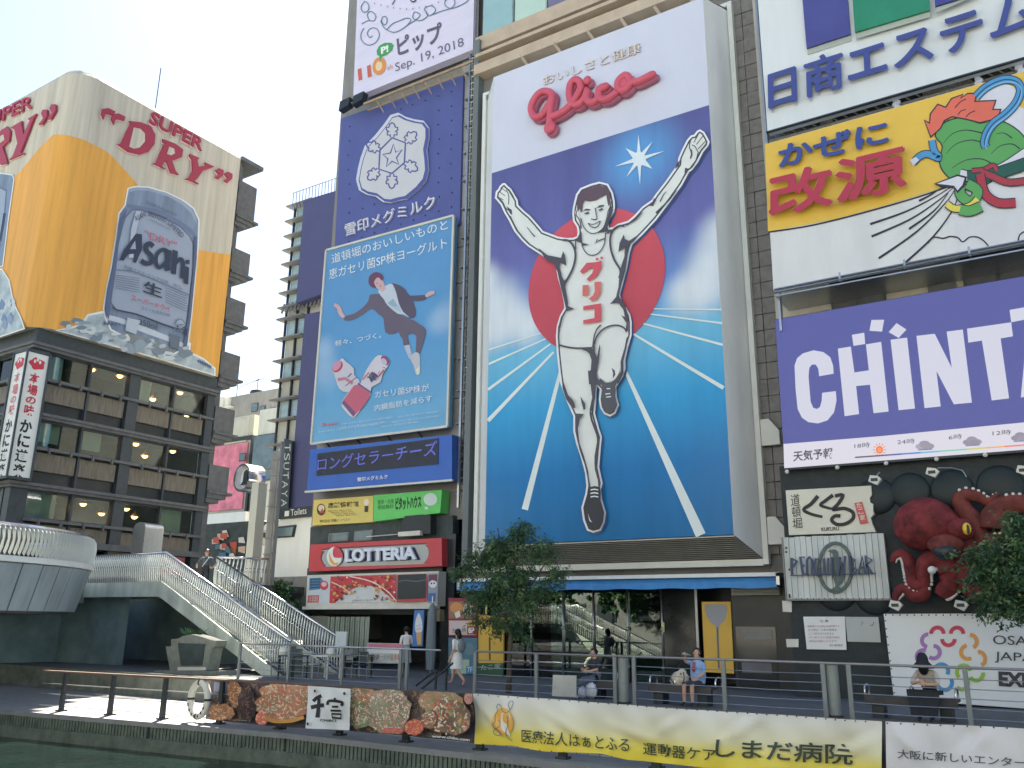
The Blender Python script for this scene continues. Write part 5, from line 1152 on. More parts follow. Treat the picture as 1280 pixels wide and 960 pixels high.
for i in range(5):
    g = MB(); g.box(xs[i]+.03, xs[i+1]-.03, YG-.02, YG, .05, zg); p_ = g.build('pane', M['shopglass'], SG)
    g = MB(); g.box(xs[i]+.05, xs[i+1]-.05, YG+.02, YG+.03, .06, .78); g.build('green_film', mat('green_film', (24, 74, 56), rough=.3, n=.2) if i == 0 else bpy.data.materials['green_film'], p_)
for x in xs:
    g = MB(); g.tube([(x, YG-.06, 0), (x, YG-.06, zg)], .035, 6, M['steel']); 
    for z in (zg-.15, 1.7, .5): g.ball((x, YG-.09, z), .07, M['steel'], 8, 5)
    g.build('mullion', None, SG, smooth=True)
g = MB(); g.box(xs[5]+.05, YP(YG, 874, 790).x, YG-.05, YG+.2, .05, zg); g.build('dark_panel', mat('smoked_panel', (34, 42, 44), rough=.12, n=.2, spec=.7), SG)
g = MB(); g.box(YP(YG, 873, 790).x-.04, YP(YG, 873, 790).x+.04, YG-.1, YG, 0, zg); g.build('mullion', M['steel'], SG)
g = MB(); g.box(xs[0]-.3, -7.2, YG-.25, YG+.05, 3.02, 3.42); g.build('header', M['black'], SG)
for (p, q) in (((608, 752), (609, 768)), ((829, 778), (831, 790))):
    a, b = YP(YG-.1, *p), YP(YG-.1, *q); g = MB(); g.box(a.x-.03, a.x+.04, YG-.12, YG-.1, b.z, a.z); g.build('door_tag', ink(210, 206, 130), SG)
g = MB()
for k in range(4): g = MB(); g.box(-15.5+k*1.6, -14.3+k*1.6, 33.4, 33.9, .8+.2*(k % 2), 2.2+.3*(k % 3)); g.build('display_board', M['grey'], GB)
# posters flanking the glass
def poster(name, Y, pts, m, lab, cat, depth=.06, arts=None, group=None):
    t = thing(name, lab, cat, YP(Y, *pts[2]), group); plane_box(1, Y, pts, depth, m).build('board', None, t)
    if arts: A = Art(1, Y, off=.012); arts(A); A.build('print', None, t)
    return t
yel = mat('ochre_poster', (224, 182, 84), rough=.5, n=.04)
def spat(A):
    A.zoom((880, 700), 5.333)
    A.poly([(5, 300), (60, 296), (150, 300), (150, 350), (145, 390), (120, 420), (98, 445), (98, 520), (102, 620), (106, 725), (94, 725), (90, 620), (82, 520), (80, 445), (50, 420), (22, 385), (12, 345)], ink(160, 166, 176), smooth=2); A.stroke([(90, 450), (98, 720)], 10, ink(110, 104, 90))
poster('spatula_poster', 27.0, [(877, 752.3), (913, 752), (917.5, 842), (881, 840)], yel, 'yellow poster with large silver spatula beside the dark doorway', 'poster', .08, spat)
def yp(A):
    A.zoom((560, 760), 8)
    A.stroke([(415, 290), (418, 520)], 16, ink(120, 84, 52)); 
    for k in range(9): A.stroke([(440+k*9, 240+(k*37) % 70), (470+k*8, 262+(k*41) % 80)], 7, ink(60, 50, 40))
poster('leafy_poster', 27.15, [(598, 768), (629, 772), (629, 829), (598, 829)], yel, 'yellow poster with dark brush marks behind the tree crown', 'poster', .08, yp)
def fp(A):
    A.zoom((560, 700), 3.765)
    A.poly([(5, 195), (128, 195), (128, 275), (5, 275)], ink(150, 120, 100)); A.circle((40, 225), 30, 26, ink(214, 150, 96)); A.poly([(30, 250), (52, 238), (60, 265), (38, 275)], ink(232, 226, 216)); A.circle((95, 235), 24, 30, ink(200, 190, 180)); A.poly([(5, 285), (128, 285), (128, 352), (5, 352)], ink(210, 196, 196)); A.poly([(90, 292), (128, 292), (128, 350), (90, 350)], ink(150, 60, 66)); A.poly([(90, 290), (128, 290), (128, 312), (90, 312)], ink(216, 176, 84)); A.text('8P', (95, 345), (124, 345), (95, 318), M['white'], bold=.04); A.text('たこ焼', (20, 345), (85, 340), (20, 322), ink(70, 60, 60))
poster('takoyaki_poster', 27.1, [(560.5, 747), (597, 749), (596.5, 796), (560.5, 795)], mat('maroon_board', (150, 64, 78), rough=.5), 'framed takoyaki poster with 8P price behind the walking girl', 'poster', .1, fp)
def bp(A):
    A.zoom((560, 700), 3.765); A.circle((100, 420), 22, 30, ink(110, 140, 150)); A.poly([(15, 470), (100, 468), (100, 535), (15, 535)], ink(170, 196, 170)); A.poly([(85, 500), (120, 498), (120, 535), (85, 535)], ink(60, 140, 180)); A.text('7F', (90, 530), (116, 528), (90, 504), M['white'])
poster('takoyaki_poster', 27.1, [(560.5, 797), (596.5, 797), (596, 843), (560.5, 843)], ink(86, 128, 146), 'blue poster with 7F below the framed takoyaki poster', 'poster', .1, bp)
def ls(A): A.text('たこ家', (601, 838), (626, 836), (601, 831), ink(190, 200, 190))
poster('low_sign', 27.1, [(597, 829.5), (629, 829.5), (628, 846), (597, 844)], ink(60, 96, 70), 'low green board with pale lettering under the yellow leafy poster', 'sign', .1, ls)
poster('small_notice', 28.3, [(570.5, 725), (584, 724.5), (584, 738), (570.5, 738)], ink(70, 140, 190), 'small blue notice on the pier behind the tree', 'notice')
# dark shop right of the posters
DS = thing('dark_shop_front', 'unlit black shop front with small vent grille right of the spatula poster', 'shop front', (-8, 26.9, 0))
g = MB(); a, b = YP(26.9, 913, 735), YP(26.9, 977, 870); g.box(a.x-.0, -6.95, 26.95, 27.4, 0, a.z+.1); g.build('wall', M['black'], DS)
g = MB(); a, b = YP(26.9, 919, 783), YP(26.9, 974, 860); g.box(a.x, b.x, 26.92, 26.96, .1, a.z); w = g.build('door', mat('dark_door', (44, 52, 54), rough=.15, n=.3, spec=.7), DS)
for (p, q) in (((930, 787), (965, 800)), ((927, 828), (965, 842))): a, b = YP(26.9, *p), YP(26.9, *q); g = MB(); g.box(a.x, b.x, 26.9, 26.93, b.z, a.z); g.build('pane', M['grey'] if p[1] < 800 else ink(110, 110, 118, n=.3), w)
for k in range(6): a, b = YP(26.7, 914, 734.5+k*1.7), YP(26.7, 974, 734.2+k*1.7); g = MB(); g.box(a.x, b.x, 26.7, 26.95, a.z-.02, a.z); g.build('vent_slat', M['offwhite'], DS)
# ================================================================ RIGHT BUILDING AND ITS SIGNS
YR = 25.0
RBD = thing('sign_clad_building', 'beige building clad with stacked signs above black octopus wall', 'building', (-3, 30, 0)); t = RBD
g = MB(); g.box(-6.86, 9, 26.2, 38, 6.4, 36); g.build('wall', mat('beige_wall', (190, 184, 170), rough=.8, n=.1, sc=2), t)
g = MB(); g.box(-6.86, 9, 25.35, 38, 0, 6.38); g.build('lower_wall', mat('black_wall', (40, 50, 54), rough=.6, n=.25, sc=3, bump=.3, bsc=30), t)
def rw(p, q, Y=26.2, m=None):
    a, b = YP(Y, *p), YP(Y, *q); g = MB(); g.box(a.x, b.x, Y-.08, Y+.02, b.z, a.z); w = g.build('window', M['darksteel'], t)
    n = max(1, int((b.x-a.x)/.7)); dx = (b.x-a.x)/n
    for i in range(n): g = MB(); g.box(a.x+dx*i+.04, a.x+dx*(i+1)-.04, Y-.1, Y-.082, b.z+.05, a.z-.05); g.build('pane', mat('dark_pane', (70, 72, 78), rough=.15, n=.3, sc=2, spec=.7) if 'dark_pane' not in bpy.data.materials else bpy.data.materials['dark_pane'], w)
for p, q in (((1037, 352), (1111, 400)), ((1200, 322), (1300, 380)), ((1040, 135), (1160, 170)), ((1210, 80), (1300, 120)), ((960, 165), (1030, 210))): rw(p, q)
g = MB(); a, b = YP(26.1, 1157, 340), YP(26.1, 1196, 362); g.box(a.x, b.x, 26.1, 26.2, b.z-.2, a.z); g.build('vent_panel', M['stone'], t)
g = MB(); a = YP(26.1, 1165, 344); g.box(a.x, a.x+.15, 26.05, 26.1, a.z-.15, a.z); g.build('sensor', M['white'], t)
# steel truss between the boards
g = MB(); tm = mat('galvanised_truss', (150, 150, 146), rough=.5, metal=.4, n=.15)
for Y, (p, q) in ((25.2, ((958, 167), (1290, 72))), (25.5, ((958, 178), (1290, 84)))): g.tube([YP(Y, *p), YP(Y, *q)], .05, 5, tm)
for k in range(26):
    x = 962+k*13; y = 172-(x-962)*.284; a = YP(25.3, x, y-3); b = YP(25.6, x+9, y+5-(9*.28)); g.tube([a, b], .03, 4, tm); a = YP(25.3, x, y+8); g.tube([a, b], .025, 4, tm)
g.build('truss', None, t)
g = MB(); br = mat('bright_insulator', (214, 222, 240), rough=.3, n=.1)
for x, y in ((1119, 125), (1222, 98), (1272, 78), (1275, 86)):
    for k in range(4): g.ball(YP(25.3, x+(k % 2)*3, y+k*3), .09, br, 7, 5)
g.build('ceramic_fitting', None, t)
g = MB(); wk = M['steel']
a, b = YP(24.6, 968, 366), YP(24.6, 1290, 303)
g.tube([a, b], .045, 5); g.tube([YP(24.8, 968, 362), YP(24.8, 1290, 299)], .035, 5)
for k in range(5): q = YP(24.6, 1050+k*81, 349.5-k*15.8); g.bar(q+Vector((0, 0, -.02)), q+Vector((0, .6, .05)), .05, .05); g.bar(q+Vector((0, 0, -.05)), q+Vector((0, 0, .22)), .05, .05)
g.box(a.x, b.x, 24.65, 26.1, a.z-.1, a.z-.06); g.build('catwalk', wk, t)
g = MB(); q = YP(24.9, 959, 167); g.box(q.x-.09, q.x-.02, 24.95, 25.2, YP(24.9, 980, 400).z-.3, q.z+8); g.build('corner_rail', M['steel'], t)
# ---- white board with dark blue katakana
t = thing('estate_billboard', 'white billboard with purple and green blocks above dark blue lettering', 'billboard', (-2, YR, 17.2))
plane_box(1, YR-.1, [(946.5, -10), (1330, -120), (1330, 57), (959.4, 164.8)], .3, mat('white_billboard', (222, 228, 230), rough=.4, n=.06, sc=.9, stretch=5)).build('panel', None, t)
g = MB(); g.bar(YP(YR-.15, 958, 165.8), YP(YR-.15, 1330, 58.5), .08, .05); g.build('trim', M['darksteel'], t)
A = Art(1, YR-.1, (900, 0), 3.368, off=.012)
grd = ink(176, 186, 178)
for pts, c in (([(345, -60), (535, -60), (552, 150), (368, 210)], (78, 82, 150)), ([(556, -60), (878, -60), (884, 50), (571, 143)], (36, 140, 110)), ([(903, -60), (1090, -60), (1092, -22), (907, 34)], (70, 76, 150))):
    A.poly([(a+2, b+22) if b > 0 else (a, b) for a, b in pts], grd, thick=.02); A.poly(pts, ink(*c, n=.1), thick=.1); A.off += .1
A.off = .02; lb = ink(70, 84, 152)
A.text('日商エステム', (216, 478), (1344, 136), (212, 324), ink(192, 200, 210)); A.off = .08
A.heavy('日商エステム', (208, 458), (1335, 118), (205, 305), lb, ink(120, 132, 176), 5, .1); A.build('lettering', None, t)
# ---- yellow and white medicine board
t = thing('medicine_billboard', 'yellow and white billboard with blue hiragana and red kanji and wind lines', 'billboard', (-2, YR, 10.4))
plane_box(1, YR-.15, [(956.4, 180.2), (1330, 75), (1330, 292.5), (966.8, 362.7)], .3, mat('white_lower_field', (224, 226, 226), rough=.4, n=.07, sc=1, stretch=6)).build('panel', None, t)
A = Art(1, YR-.15, (900, 200), 3.368, off=.012)
ye = mat('golden_yellow', (238, 196, 86), rough=.4, n=.04)
A.poly([(190, -66), (1450, -420), (1450, -100), (1000, 80), (925, 120), (700, 190), (480, 250), (202, 302)], ye); bkk = ink(52, 52, 66)
A.stroke([(202, 304), (350, 282), (480, 254), (640, 212), (780, 172), (900, 134), (985, 100)], 7, bkk, smooth=3)
A.poly([(970, 96), (1446, 60), (1446, 306), (1010, 386), (960, 130)], ink(220, 222, 226))
for pts in ([(975, 112), (900, 158), (780, 218), (632, 270)], [(980, 118), (920, 170), (800, 250), (638, 322)], [(990, 122), (950, 180), (830, 300), (668, 414)], [(1003, 130), (985, 200), (900, 320), (774, 438)], [(930, 118), (890, 145), (838, 172)], [(960, 140), (900, 215), (796, 290)]): A.stroke(pts, 9, bkk, smooth=4, taper=(.3, 1.1))
A.stroke([(875, 350), (900, 325), (940, 330), (965, 322), (1000, 326), (1022, 345), (1050, 325), (1085, 325), (1110, 340), (1130, 362)], 6, bkk, smooth=3); A.stroke([(1255, 345), (1262, 315), (1290, 300), (1330, 310)], 6, bkk, smooth=3)
# generic flourish in place of the figure: ribbon loops, flame tuft and green swirl
A.zoom((1120, 80), 8)
def outl(pts, m, s=3, w=13): A.poly(inset(pts, -w) if not s else inset([tuple(p) for p in sm(pts, s, True)], -w), bkk); A.poly(pts, m, smooth=s)
fw_ = ink(222, 222, 232)
A.poly([(830, 330), (900, 250), (1100, 200), (1210, 280), (1150, 430), (1300, 460), (1500, 900), (900, 900), (900, 700)], fw_, smooth=3)
gr = ink(92, 170, 98); rdh = ink(236, 116, 96); bl = ink(76, 156, 208)
outl([(560, 560), (700, 540), (840, 600), (1000, 560), (1180, 640), (1290, 760), (1270, 900), (1100, 1010), (1000, 1100), (900, 1200), (640, 1190), (500, 1100), (440, 980), (470, 820), (400, 720), (450, 620)], gr)
for pts in ([(470, 800), (560, 700), (700, 660), (860, 690)], [(500, 900), (600, 800), (760, 760), (900, 800)], [(950, 900), (1040, 820), (1160, 800), (1240, 850)], [(1000, 700), (1080, 690), (1160, 740)], [(560, 1040), (700, 960), (860, 950), (980, 1010)]): A.stroke(pts, 13, bkk, smooth=4, taper=(.3, 1))
outl([(290, 570), (340, 600), (350, 500), (420, 410), (500, 440), (560, 350), (660, 310), (640, 350), (720, 300), (800, 300), (780, 380), (990, 370), (960, 460), (1040, 460), (1010, 540), (840, 580), (700, 545), (560, 520), (480, 560), (440, 640), (350, 720)], rdh, s=0)
for pts in ([(620, 510), (650, 470), (700, 455)], [(700, 530), (740, 490), (790, 470)], [(590, 440), (640, 380), (700, 350)]): A.stroke(pts, 9, bkk, smooth=3)
lp = [(800, 330), (880, 250), (980, 190), (1100, 155), (1210, 180), (1245, 270), (1200, 390), (1100, 500), (980, 590), (915, 680), (885, 780), (900, 830)]
A.stroke(lp, 92, bkk, smooth=5); A.stroke(lp, 74, bl, smooth=5); A.stroke(lp, 12, ink(40, 80, 130), smooth=5); A.stroke([(a+10, b+22) for a, b in lp], 8, ink(150, 200, 226), smooth=5)
lp = [(360, 760), (380, 860), (430, 940), (320, 900), (240, 920), (170, 990)]; A.stroke(lp, 80, bkk, smooth=5); A.stroke(lp, 62, bl, smooth=5); A.poly([(130, 960), (200, 930), (230, 960), (170, 1020), (150, 980)], fw_)
A.zoom((900, 200), 3.368)
for pts, m, w in (([(1010, 60), (1080, 70), (1180, 40), (1290, -30)], fw_, 40), ([(1040, 70), (1150, 60), (1330, 0)], ink(40, 96, 84), 46), ([(1060, 45), (1110, 40), (1150, 22), (1165, 45)], ink(176, 66, 76), 16), ([(1100, 50), (1150, 70), (1220, 95), (1330, 80)], ink(176, 66, 76), 26), ([(1095, 60), (1115, 140), (1170, 180), (1245, 180)], ink(186, 62, 76), 34),
        ([(1010, 110), (1015, 150), (1060, 175), (1085, 130), (1040, 100)], gr, 40), ([(955, 185), (990, 205), (1050, 195), (1085, 165)], ink(232, 214, 96), 26), ([(1010, 208), (1050, 215), (1100, 195)], gr, 40)):
    A.stroke(pts, w+9, bkk, smooth=4); A.stroke(pts, w, m, smooth=4)
A.poly([(900, 100), (1000, 60), (1040, 70), (1030, 110), (1000, 140), (985, 118), (930, 115)], bkk); A.poly([(912, 100), (1000, 68), (1030, 76), (1020, 106), (1000, 128), (985, 108)], fw_)
A.build('print', None, t)
A = Art(1, YR-.15, (900, 0), 3.368, off=.02)
A.off = .05; A.heavy('かぜに', (250, 703), (706, 598), (250, 616), ink(62, 84, 156), ink(110, 104, 120), 5, .12); A.heavy('改源', (210, 916), (782, 793), (210, 745), ink(190, 62, 84), ink(222, 190, 160), 7, .15); A.build('lettering', None, t)
# ---- LED screen
t = thing('led_screen', 'wide LED screen showing purple advert lettering over weather forecast strip', 'screen', (-3, YR, 6.6))
XE = 1340
def onl(p, q, x): return p[1]+(q[1]-p[1])*(x-p[0])/(q[0]-p[0])
plane_box(1, YR+.05, [(968.4, 399.3), (XE, 334.3), (XE, 558), (980.4, 585.8)], .4, M['darksteel']).build('case', None, t)
A = Art(1, YR+.05, off=.012)
pl = led(74, 84, 166)
A.poly([(968.8, 400), (1100, onl((968.4, 399.3), (1280, 344.9), 1100)+.5), (XE, 335), (XE, 522), (1100, 545), (979.2, 555)], pl)
A.poly([(979.3, 555), (1100, 545.2), (XE, 522.2), (XE, 557.5), (980.3, 585.2)], led(214, 220, 244))
A.zoom((940, 380), 3.765); wl = led(204, 214, 242)
A.poly([(200, 290), (212, 255), (240, 232), (290, 218), (335, 226), (368, 250), (382, 290), (384, 328), (316, 340), (312, 305), (300, 285), (282, 285), (270, 300), (266, 340), (276, 460), (288, 488), (305, 494), (320, 485), (328, 455), (330, 418), (394, 410), (398, 455), (386, 510), (355, 548), (310, 562), (265, 556), (235, 535), (215, 495), (205, 400)], wl)
A.poly([(404, 210), (465, 200), (482, 322), (550, 312), (536, 190), (608, 178), (643, 506), (572, 514), (555, 380), (490, 386), (504, 518), (436, 528)], wl)
A.poly([(470, 145), (528, 135), (533, 188), (478, 197)], wl); A.poly([(562, 75), (622, 74), (612, 130), (553, 126)], wl); A.poly([(680, 90), (727, 120), (690, 160), (643, 132)], wl)
A.poly([(652, 168), (730, 158), (767, 492), (690, 500)], wl)
A.poly([(774, 150), (860, 140), (940, 300), (916, 130), (992, 120), (1035, 464), (950, 472), (868, 315), (888, 482), (812, 490)], wl)
A.poly([(1012, 116), (1220, 86), (1228, 152), (1170, 162), (1210, 444), (1128, 454), (1082, 172), (1018, 182)], wl); A.poly([(1212, 28), (1290, 14), (1292, 72), (1220, 86)], wl)
A.poly([(1265, 440), (1285, 230), (1300, 110), (1400, 95), (1470, 420), (1390, 430), (1380, 360), (1340, 366), (1330, 430)], wl); A.poly([(1338, 300), (1372, 296), (1355, 180)], pl)
dkt = led(60, 60, 84)
A.text('天気予報', (194, 742), (382, 726), (194, 692), dkt, bold=.02)
for s_, x0, x1, y in (('18時', 482, 555, 680), ('24時', 684, 766, 662), ('6時', 926, 988, 640), ('12時', 1132, 1220, 620)): A.text(s_, (x0, y), (x1, y-6), (x0, y-24), dkt)
A.circle((600, 686), 17, 18, led(240, 120, 70)); A.circle((600, 686), 10, 11, led(250, 160, 110))
for k in range(12): q = k*math.pi/6; A.stroke([(600+21*math.cos(q), 686+22*math.sin(q)), (600+31*math.cos(q), 686+32*math.sin(q))], 4, led(240, 130, 80))
for cx_, cy_ in ((812, 665), (1035, 645), (1262, 625)):
    for dx, dy, r in ((-22, 6, 16), (0, -6, 20), (24, 4, 17), (10, 8, 18)): A.circle((cx_+dx, cy_+dy), r*1.3, r*.8, led(*random.choice([(150, 150, 176), (166, 166, 190), (140, 142, 170)])))
    A.stroke([(cx_-30, cy_+22), (cx_+36, cy_+18)], 5, led(120, 122, 160))
cols = [(90, 90, 120), (80, 90, 170), (70, 130, 220), (90, 190, 230), (120, 210, 190), (200, 210, 120), (240, 180, 110), (240, 130, 120), (236, 120, 140)]
for i in range(22):
    x0 = 485+i*44; c0 = cols[min(8, i*9//20)]; A.stroke([(x0, 722-(x0-485)*.073), (x0+45, 722-(x0+45-485)*.073)], 7, led(*c0))
A.build('screen_image', None, t)
g = MB(); 
for x in (983, 1046, 1107, 1170, 1231, 1290): q = YP(YR, x, 588-(x-983)*.085); g.ball(q+Vector((0, .05, -.03)), .06, M['offwhite'], 7, 5)
g.bar(YP(YR+.1, 981, 587), YP(YR+.1, 1340, 560), .1, .05, M['darksteel']); g.build('fitting', None, t)
# ---- brush lettered sign
def tt(pts, n): return pts
t = thing('brush_lettered_sign', 'ivory sign with brush hiragana and torn right edge above the penguin sign', 'sign', (-6, YR, 4.9))
kp = zz((960, 570), 4, [(88, 172), (515, 148), (518, 195), (508, 210), (511, 232), (525, 240), (524, 265), (529, 290), (512, 310), (520, 335), (538, 380), (105, 395)])
plane_box(1, YR+.12, kp, .22, mat('ivory_sign', (218, 216, 200), rough=.5, n=.05)).build('board', None, t)
A = Art(1, YR+.12, (960, 570), 4, off=.012); kk = ink(38, 38, 44)
A.text('道', (115, 252), (160, 248), (112, 192), kk); A.text('頓', (120, 308), (165, 304), (118, 254), kk); A.text('堀', (125, 365), (172, 360), (122, 312), kk)
A.stroke([(250, 200), (215, 240), (178, 268), (215, 290), (272, 304)], 19, kk, smooth=4, taper=(1.1, .7)); A.stroke([(325, 195), (285, 225), (262, 245), (295, 258), (332, 266)], 17, kk, smooth=4, taper=(1.1, .7))
A.stroke([(335, 200), (375, 196), (350, 240), (325, 268), (380, 262), (422, 280), (425, 312), (390, 338), (345, 342), (318, 320), (335, 300), (362, 300)], 18, kk, smooth=4)
A.text('KUKURU', (268, 376), (356, 372), (266, 358), kk, bold=.02); A.poly([(432, 236), (470, 228), (502, 334), (462, 342)], ink(206, 88, 84), thick=.01); A.off += .01
for i, ch in enumerate('たこ家'): A.text(ch, (444+i*9, 262+i*30), (470+i*9, 258+i*30), (440+i*9, 236+i*30), M['offwhite'], bold=.02)
A.build('lettering', None, t)
# ---- plank sign with the oval bird ring
t = thing('penguin_sign', 'white plank sign with metal letters across an oval ring and bird silhouette', 'sign', (-6, YR, 3.2))
c4 = [(978.5, 671.5), (1104.7, 666.8), (1113, 749), (984, 749.5)]
a, b, c, d = [YP(YR+.15, *p) for p in c4]; pw = mat('worn_white_plank', (204, 210, 206), rough=.7, n=.16, sc=3, stretch=9, bump=.3, bsc=8)
xA = (a.x+d.x)/2; xB = (b.x+c.x)/2; zA = (a.z+b.z)/2; zBt = (c.z+d.z)/2; n = 17; dx = (xB-xA)/n
for i in range(n):
    g = MB(); g.box(xA+dx*i+.006, xA+dx*(i+1)-.006, YR+.15+random.uniform(-.012, .006), YR+.3, zBt+random.uniform(-.01, .01), zA+random.uniform(-.015, .01)); g.build('plank', pw, t)
g = MB(); g.box(xA-.03, xB+.03, YR+.13, YR+.16, zBt-.03, zBt+.02); g.box(xA-.03, xA, YR+.1, YR+.3, zBt, zA); g.build('edge_trim', M['grey'], t)
A = Art(1, YR+.15, (960, 570), 4, off=.02)
gm = mat('verdigris_metal', (92, 108, 108), rough=.6, n=.3, sc=10); gl_ = mat('slate_blue_letters', (64, 78, 104), rough=.5, n=.25, sc=12)
ov = [(338+82*math.cos(q), 558+122*math.sin(q)) for q in [2*math.pi*i/40 for i in range(40)]]
A.stroke(ov, 17, gm, closed=True, thick=.05); A.off += .05
A.poly([(300, 478), (318, 468), (335, 468), (350, 480), (354, 510), (372, 535), (384, 560), (380, 610), (365, 640), (350, 650), (368, 662), (372, 670), (312, 674), (318, 664), (338, 652), (330, 620), (316, 580), (318, 540), (326, 510), (322, 486)], gm, smooth=2, thick=.03); A.off += .04
A.stroke([(112, 598), (540, 588)], 5, gl_, thick=.03); A.off += .03
for pts in ([(122, 598), (120, 510)], [(120, 516), (146, 526), (124, 556)], [(176, 594), (162, 505), (186, 508)], [(166, 550), (184, 548)], [(176, 594), (192, 592)], [(196, 594), (196, 520), (208, 505), (220, 520), (222, 596)], [(262, 520), (240, 515), (232, 550), (240, 596), (258, 590), (262, 560), (250, 562)], [(280, 512), (282, 590), (300, 592), (302, 510)], [(318, 505), (320, 596)], [(362, 505), (350, 596)], [(356, 510), (384, 590), (386, 500)], [(414, 594), (408, 500), (436, 520), (412, 545), (446, 570), (414, 594)], [(452, 592), (472, 502), (486, 590)], [(458, 560), (484, 556)], [(498, 592), (488, 498), (520, 520), (494, 545), (522, 588)]):
    A.stroke(pts, 11, gl_, thick=.04)
A.build('lettering', None, t)
g = MB()
for x, y in ((91, 459), (91, 480), (107, 568), (107, 695), (108, 705)): g.ball(YP(YR+.12, 960+x/4, 570+y/4), .03, M['darksteel'], 6, 4)
for k in range(16): g.ball(YP(YR+.1, 995+k*7.2, 748.3), .018, M['darksteel'], 5, 3)
g.build('bolt', None, t, kind='stuff')
# ---- notices
def nt1(A):
    A.zoom((880, 700), 5.333)
    A.text('注 意', (770, 414), (830, 414), (770, 398), ink(120, 90, 90)); 
    for i, (s_, c) in enumerate((('船着場からの飛込みは危険です', 0), ('立入禁止・火気の使用を', 1), ('ここで釣りはできません', 1), ('ポイ捨てなど迷惑行為は', 0), ('罰則の対象になります', 0))): A.text(s_, (690+i*3, 448+i*25), (905-20*(i % 3), 447+i*25), (690+i*3, 434+i*25), ink(*((180, 110, 120), (90, 96, 104))[c]))
    A.text('河川管理者', (835, 576), (925, 575), (835, 562), ink(90, 96, 104))
poster('notice_board', 25.28, [(1004, 770.8), (1056, 770.8), (1058, 812.3), (1008.5, 811.5)], M['white'], 'white warning notice with small red and grey text below the penguin sign', 'notice', .04, nt1)
def nt2(A): A.zoom((880, 700), 5.333); A.stroke([(1045, 414), (1060, 418), (1048, 432)], 3, ink(80, 90, 90)); A.stroke([(1108, 430), (1116, 440)], 4, ink(60, 70, 70)); A.stroke([(1130, 412), (1128, 430), (1120, 440)], 4, ink(60, 70, 70))
poster('blank_notice', 25.28, [(1056.6, 771), (1098, 771.3), (1101, 803), (1059.5, 802)], ink(178, 184, 182), 'blank grey panel with scratch marks beside the warning notice', 'notice', .04, nt2)
poster('small_notice', 25.3, [(977.5, 750.8), (989.5, 751.5), (989.5, 765.2), (978.5, 764.6)], M['offwhite'], 'small blank plate under the left end of the penguin sign', 'notice')
poster('small_notice', 25.3, [(982.5, 798.8), (998, 798.8), (998, 809), (983.5, 809)], M['offwhite'], 'small white label low on the wall left of warning notice', 'notice')
# ---- takoyaki mould domes in the wall
for i, (x, y, r, lab) in enumerate(((1138, 614, 22, 'dark round wall dome above the octopus head'), (1190, 612, 23, 'dark round wall dome between octopus head and raised arm'), (1250, 608, 24, 'dark round wall dome at the right end of top row'), (1045, 738, 24, 'dark round wall dome under the penguin sign'), (1093, 745, 22, 'dark round wall dome beside the lower spotlight'), (1096, 620, 22, 'dark round wall dome beside the brush lettered sign'))):
    q = YP(25.35, x, y); R_ = r*q.y/FPX*.98; g = MB(); g.lathe([(R_*math.cos(a), -.16*math.sin(a)) for a in [math.pi/2*k/7 for k in range(8)]], q, 28, mat('gloss_black', (38, 50, 52), rough=.55, n=.1) if i == 0 else bpy.data.materials['gloss_black'], axis=1); g.build('wall_dome', None, None, smooth=True, label=lab, cat='wall ornament', group='round domes on the octopus wall')
# ---- octopus
OC = thing('octopus_sculpture', 'giant red octopus sculpture with curling arms mounted on the black wall', 'sculpture', YP(24.8, 1165, 680))
om = mat('red_octopus', (116, 44, 46), rough=.8, n=.55, sc=3.2, bump=1.0, bsc=7); om2 = mat('orange_red_skin', (112, 54, 46), rough=.8, n=.5, sc=3, bump=.4, bsc=9)
zo = lambda x, y, Y=24.8: YP(Y, 1080+x/6.4, 580+y/6.4)
g = MB(); bm = bmesh.new(); bmesh.ops.create_icosphere(bm, subdivisions=4, radius=1); c = zo(500, 480, 24.75)
hl = [zo(240, 520), zo(560, 280), zo(780, 480), zo(540, 720)]
rx = (hl[2].x-hl[0].x)/2*1.0; rz = (hl[1].z-hl[3].z)/2*.98
for v in bm.verts:
    p = v.co.copy(); k = 1+.05*noise.noise(p*2.2)+.02*noise.noise(p*7)
    x = p.x*rx*k; z = p.z*rz*k*(1-.12*p.x*(1 if p.z < 0 else -.3)); y = p.y*.62
    if p.x > .3: z -= (p.x-.3)*.28; x += (p.x-.3)*.12
    v.co = c+Vector((x, y, z))
me = bpy.data.meshes.new('head'); bm.to_mesh(me); bm.free(); me.materials.append(om); me.polygons.foreach_set('use_smooth', [True]*len(me.polygons)); o = bpy.data.objects.new('head', me); COL.objects.link(o); adopt(o, OC)
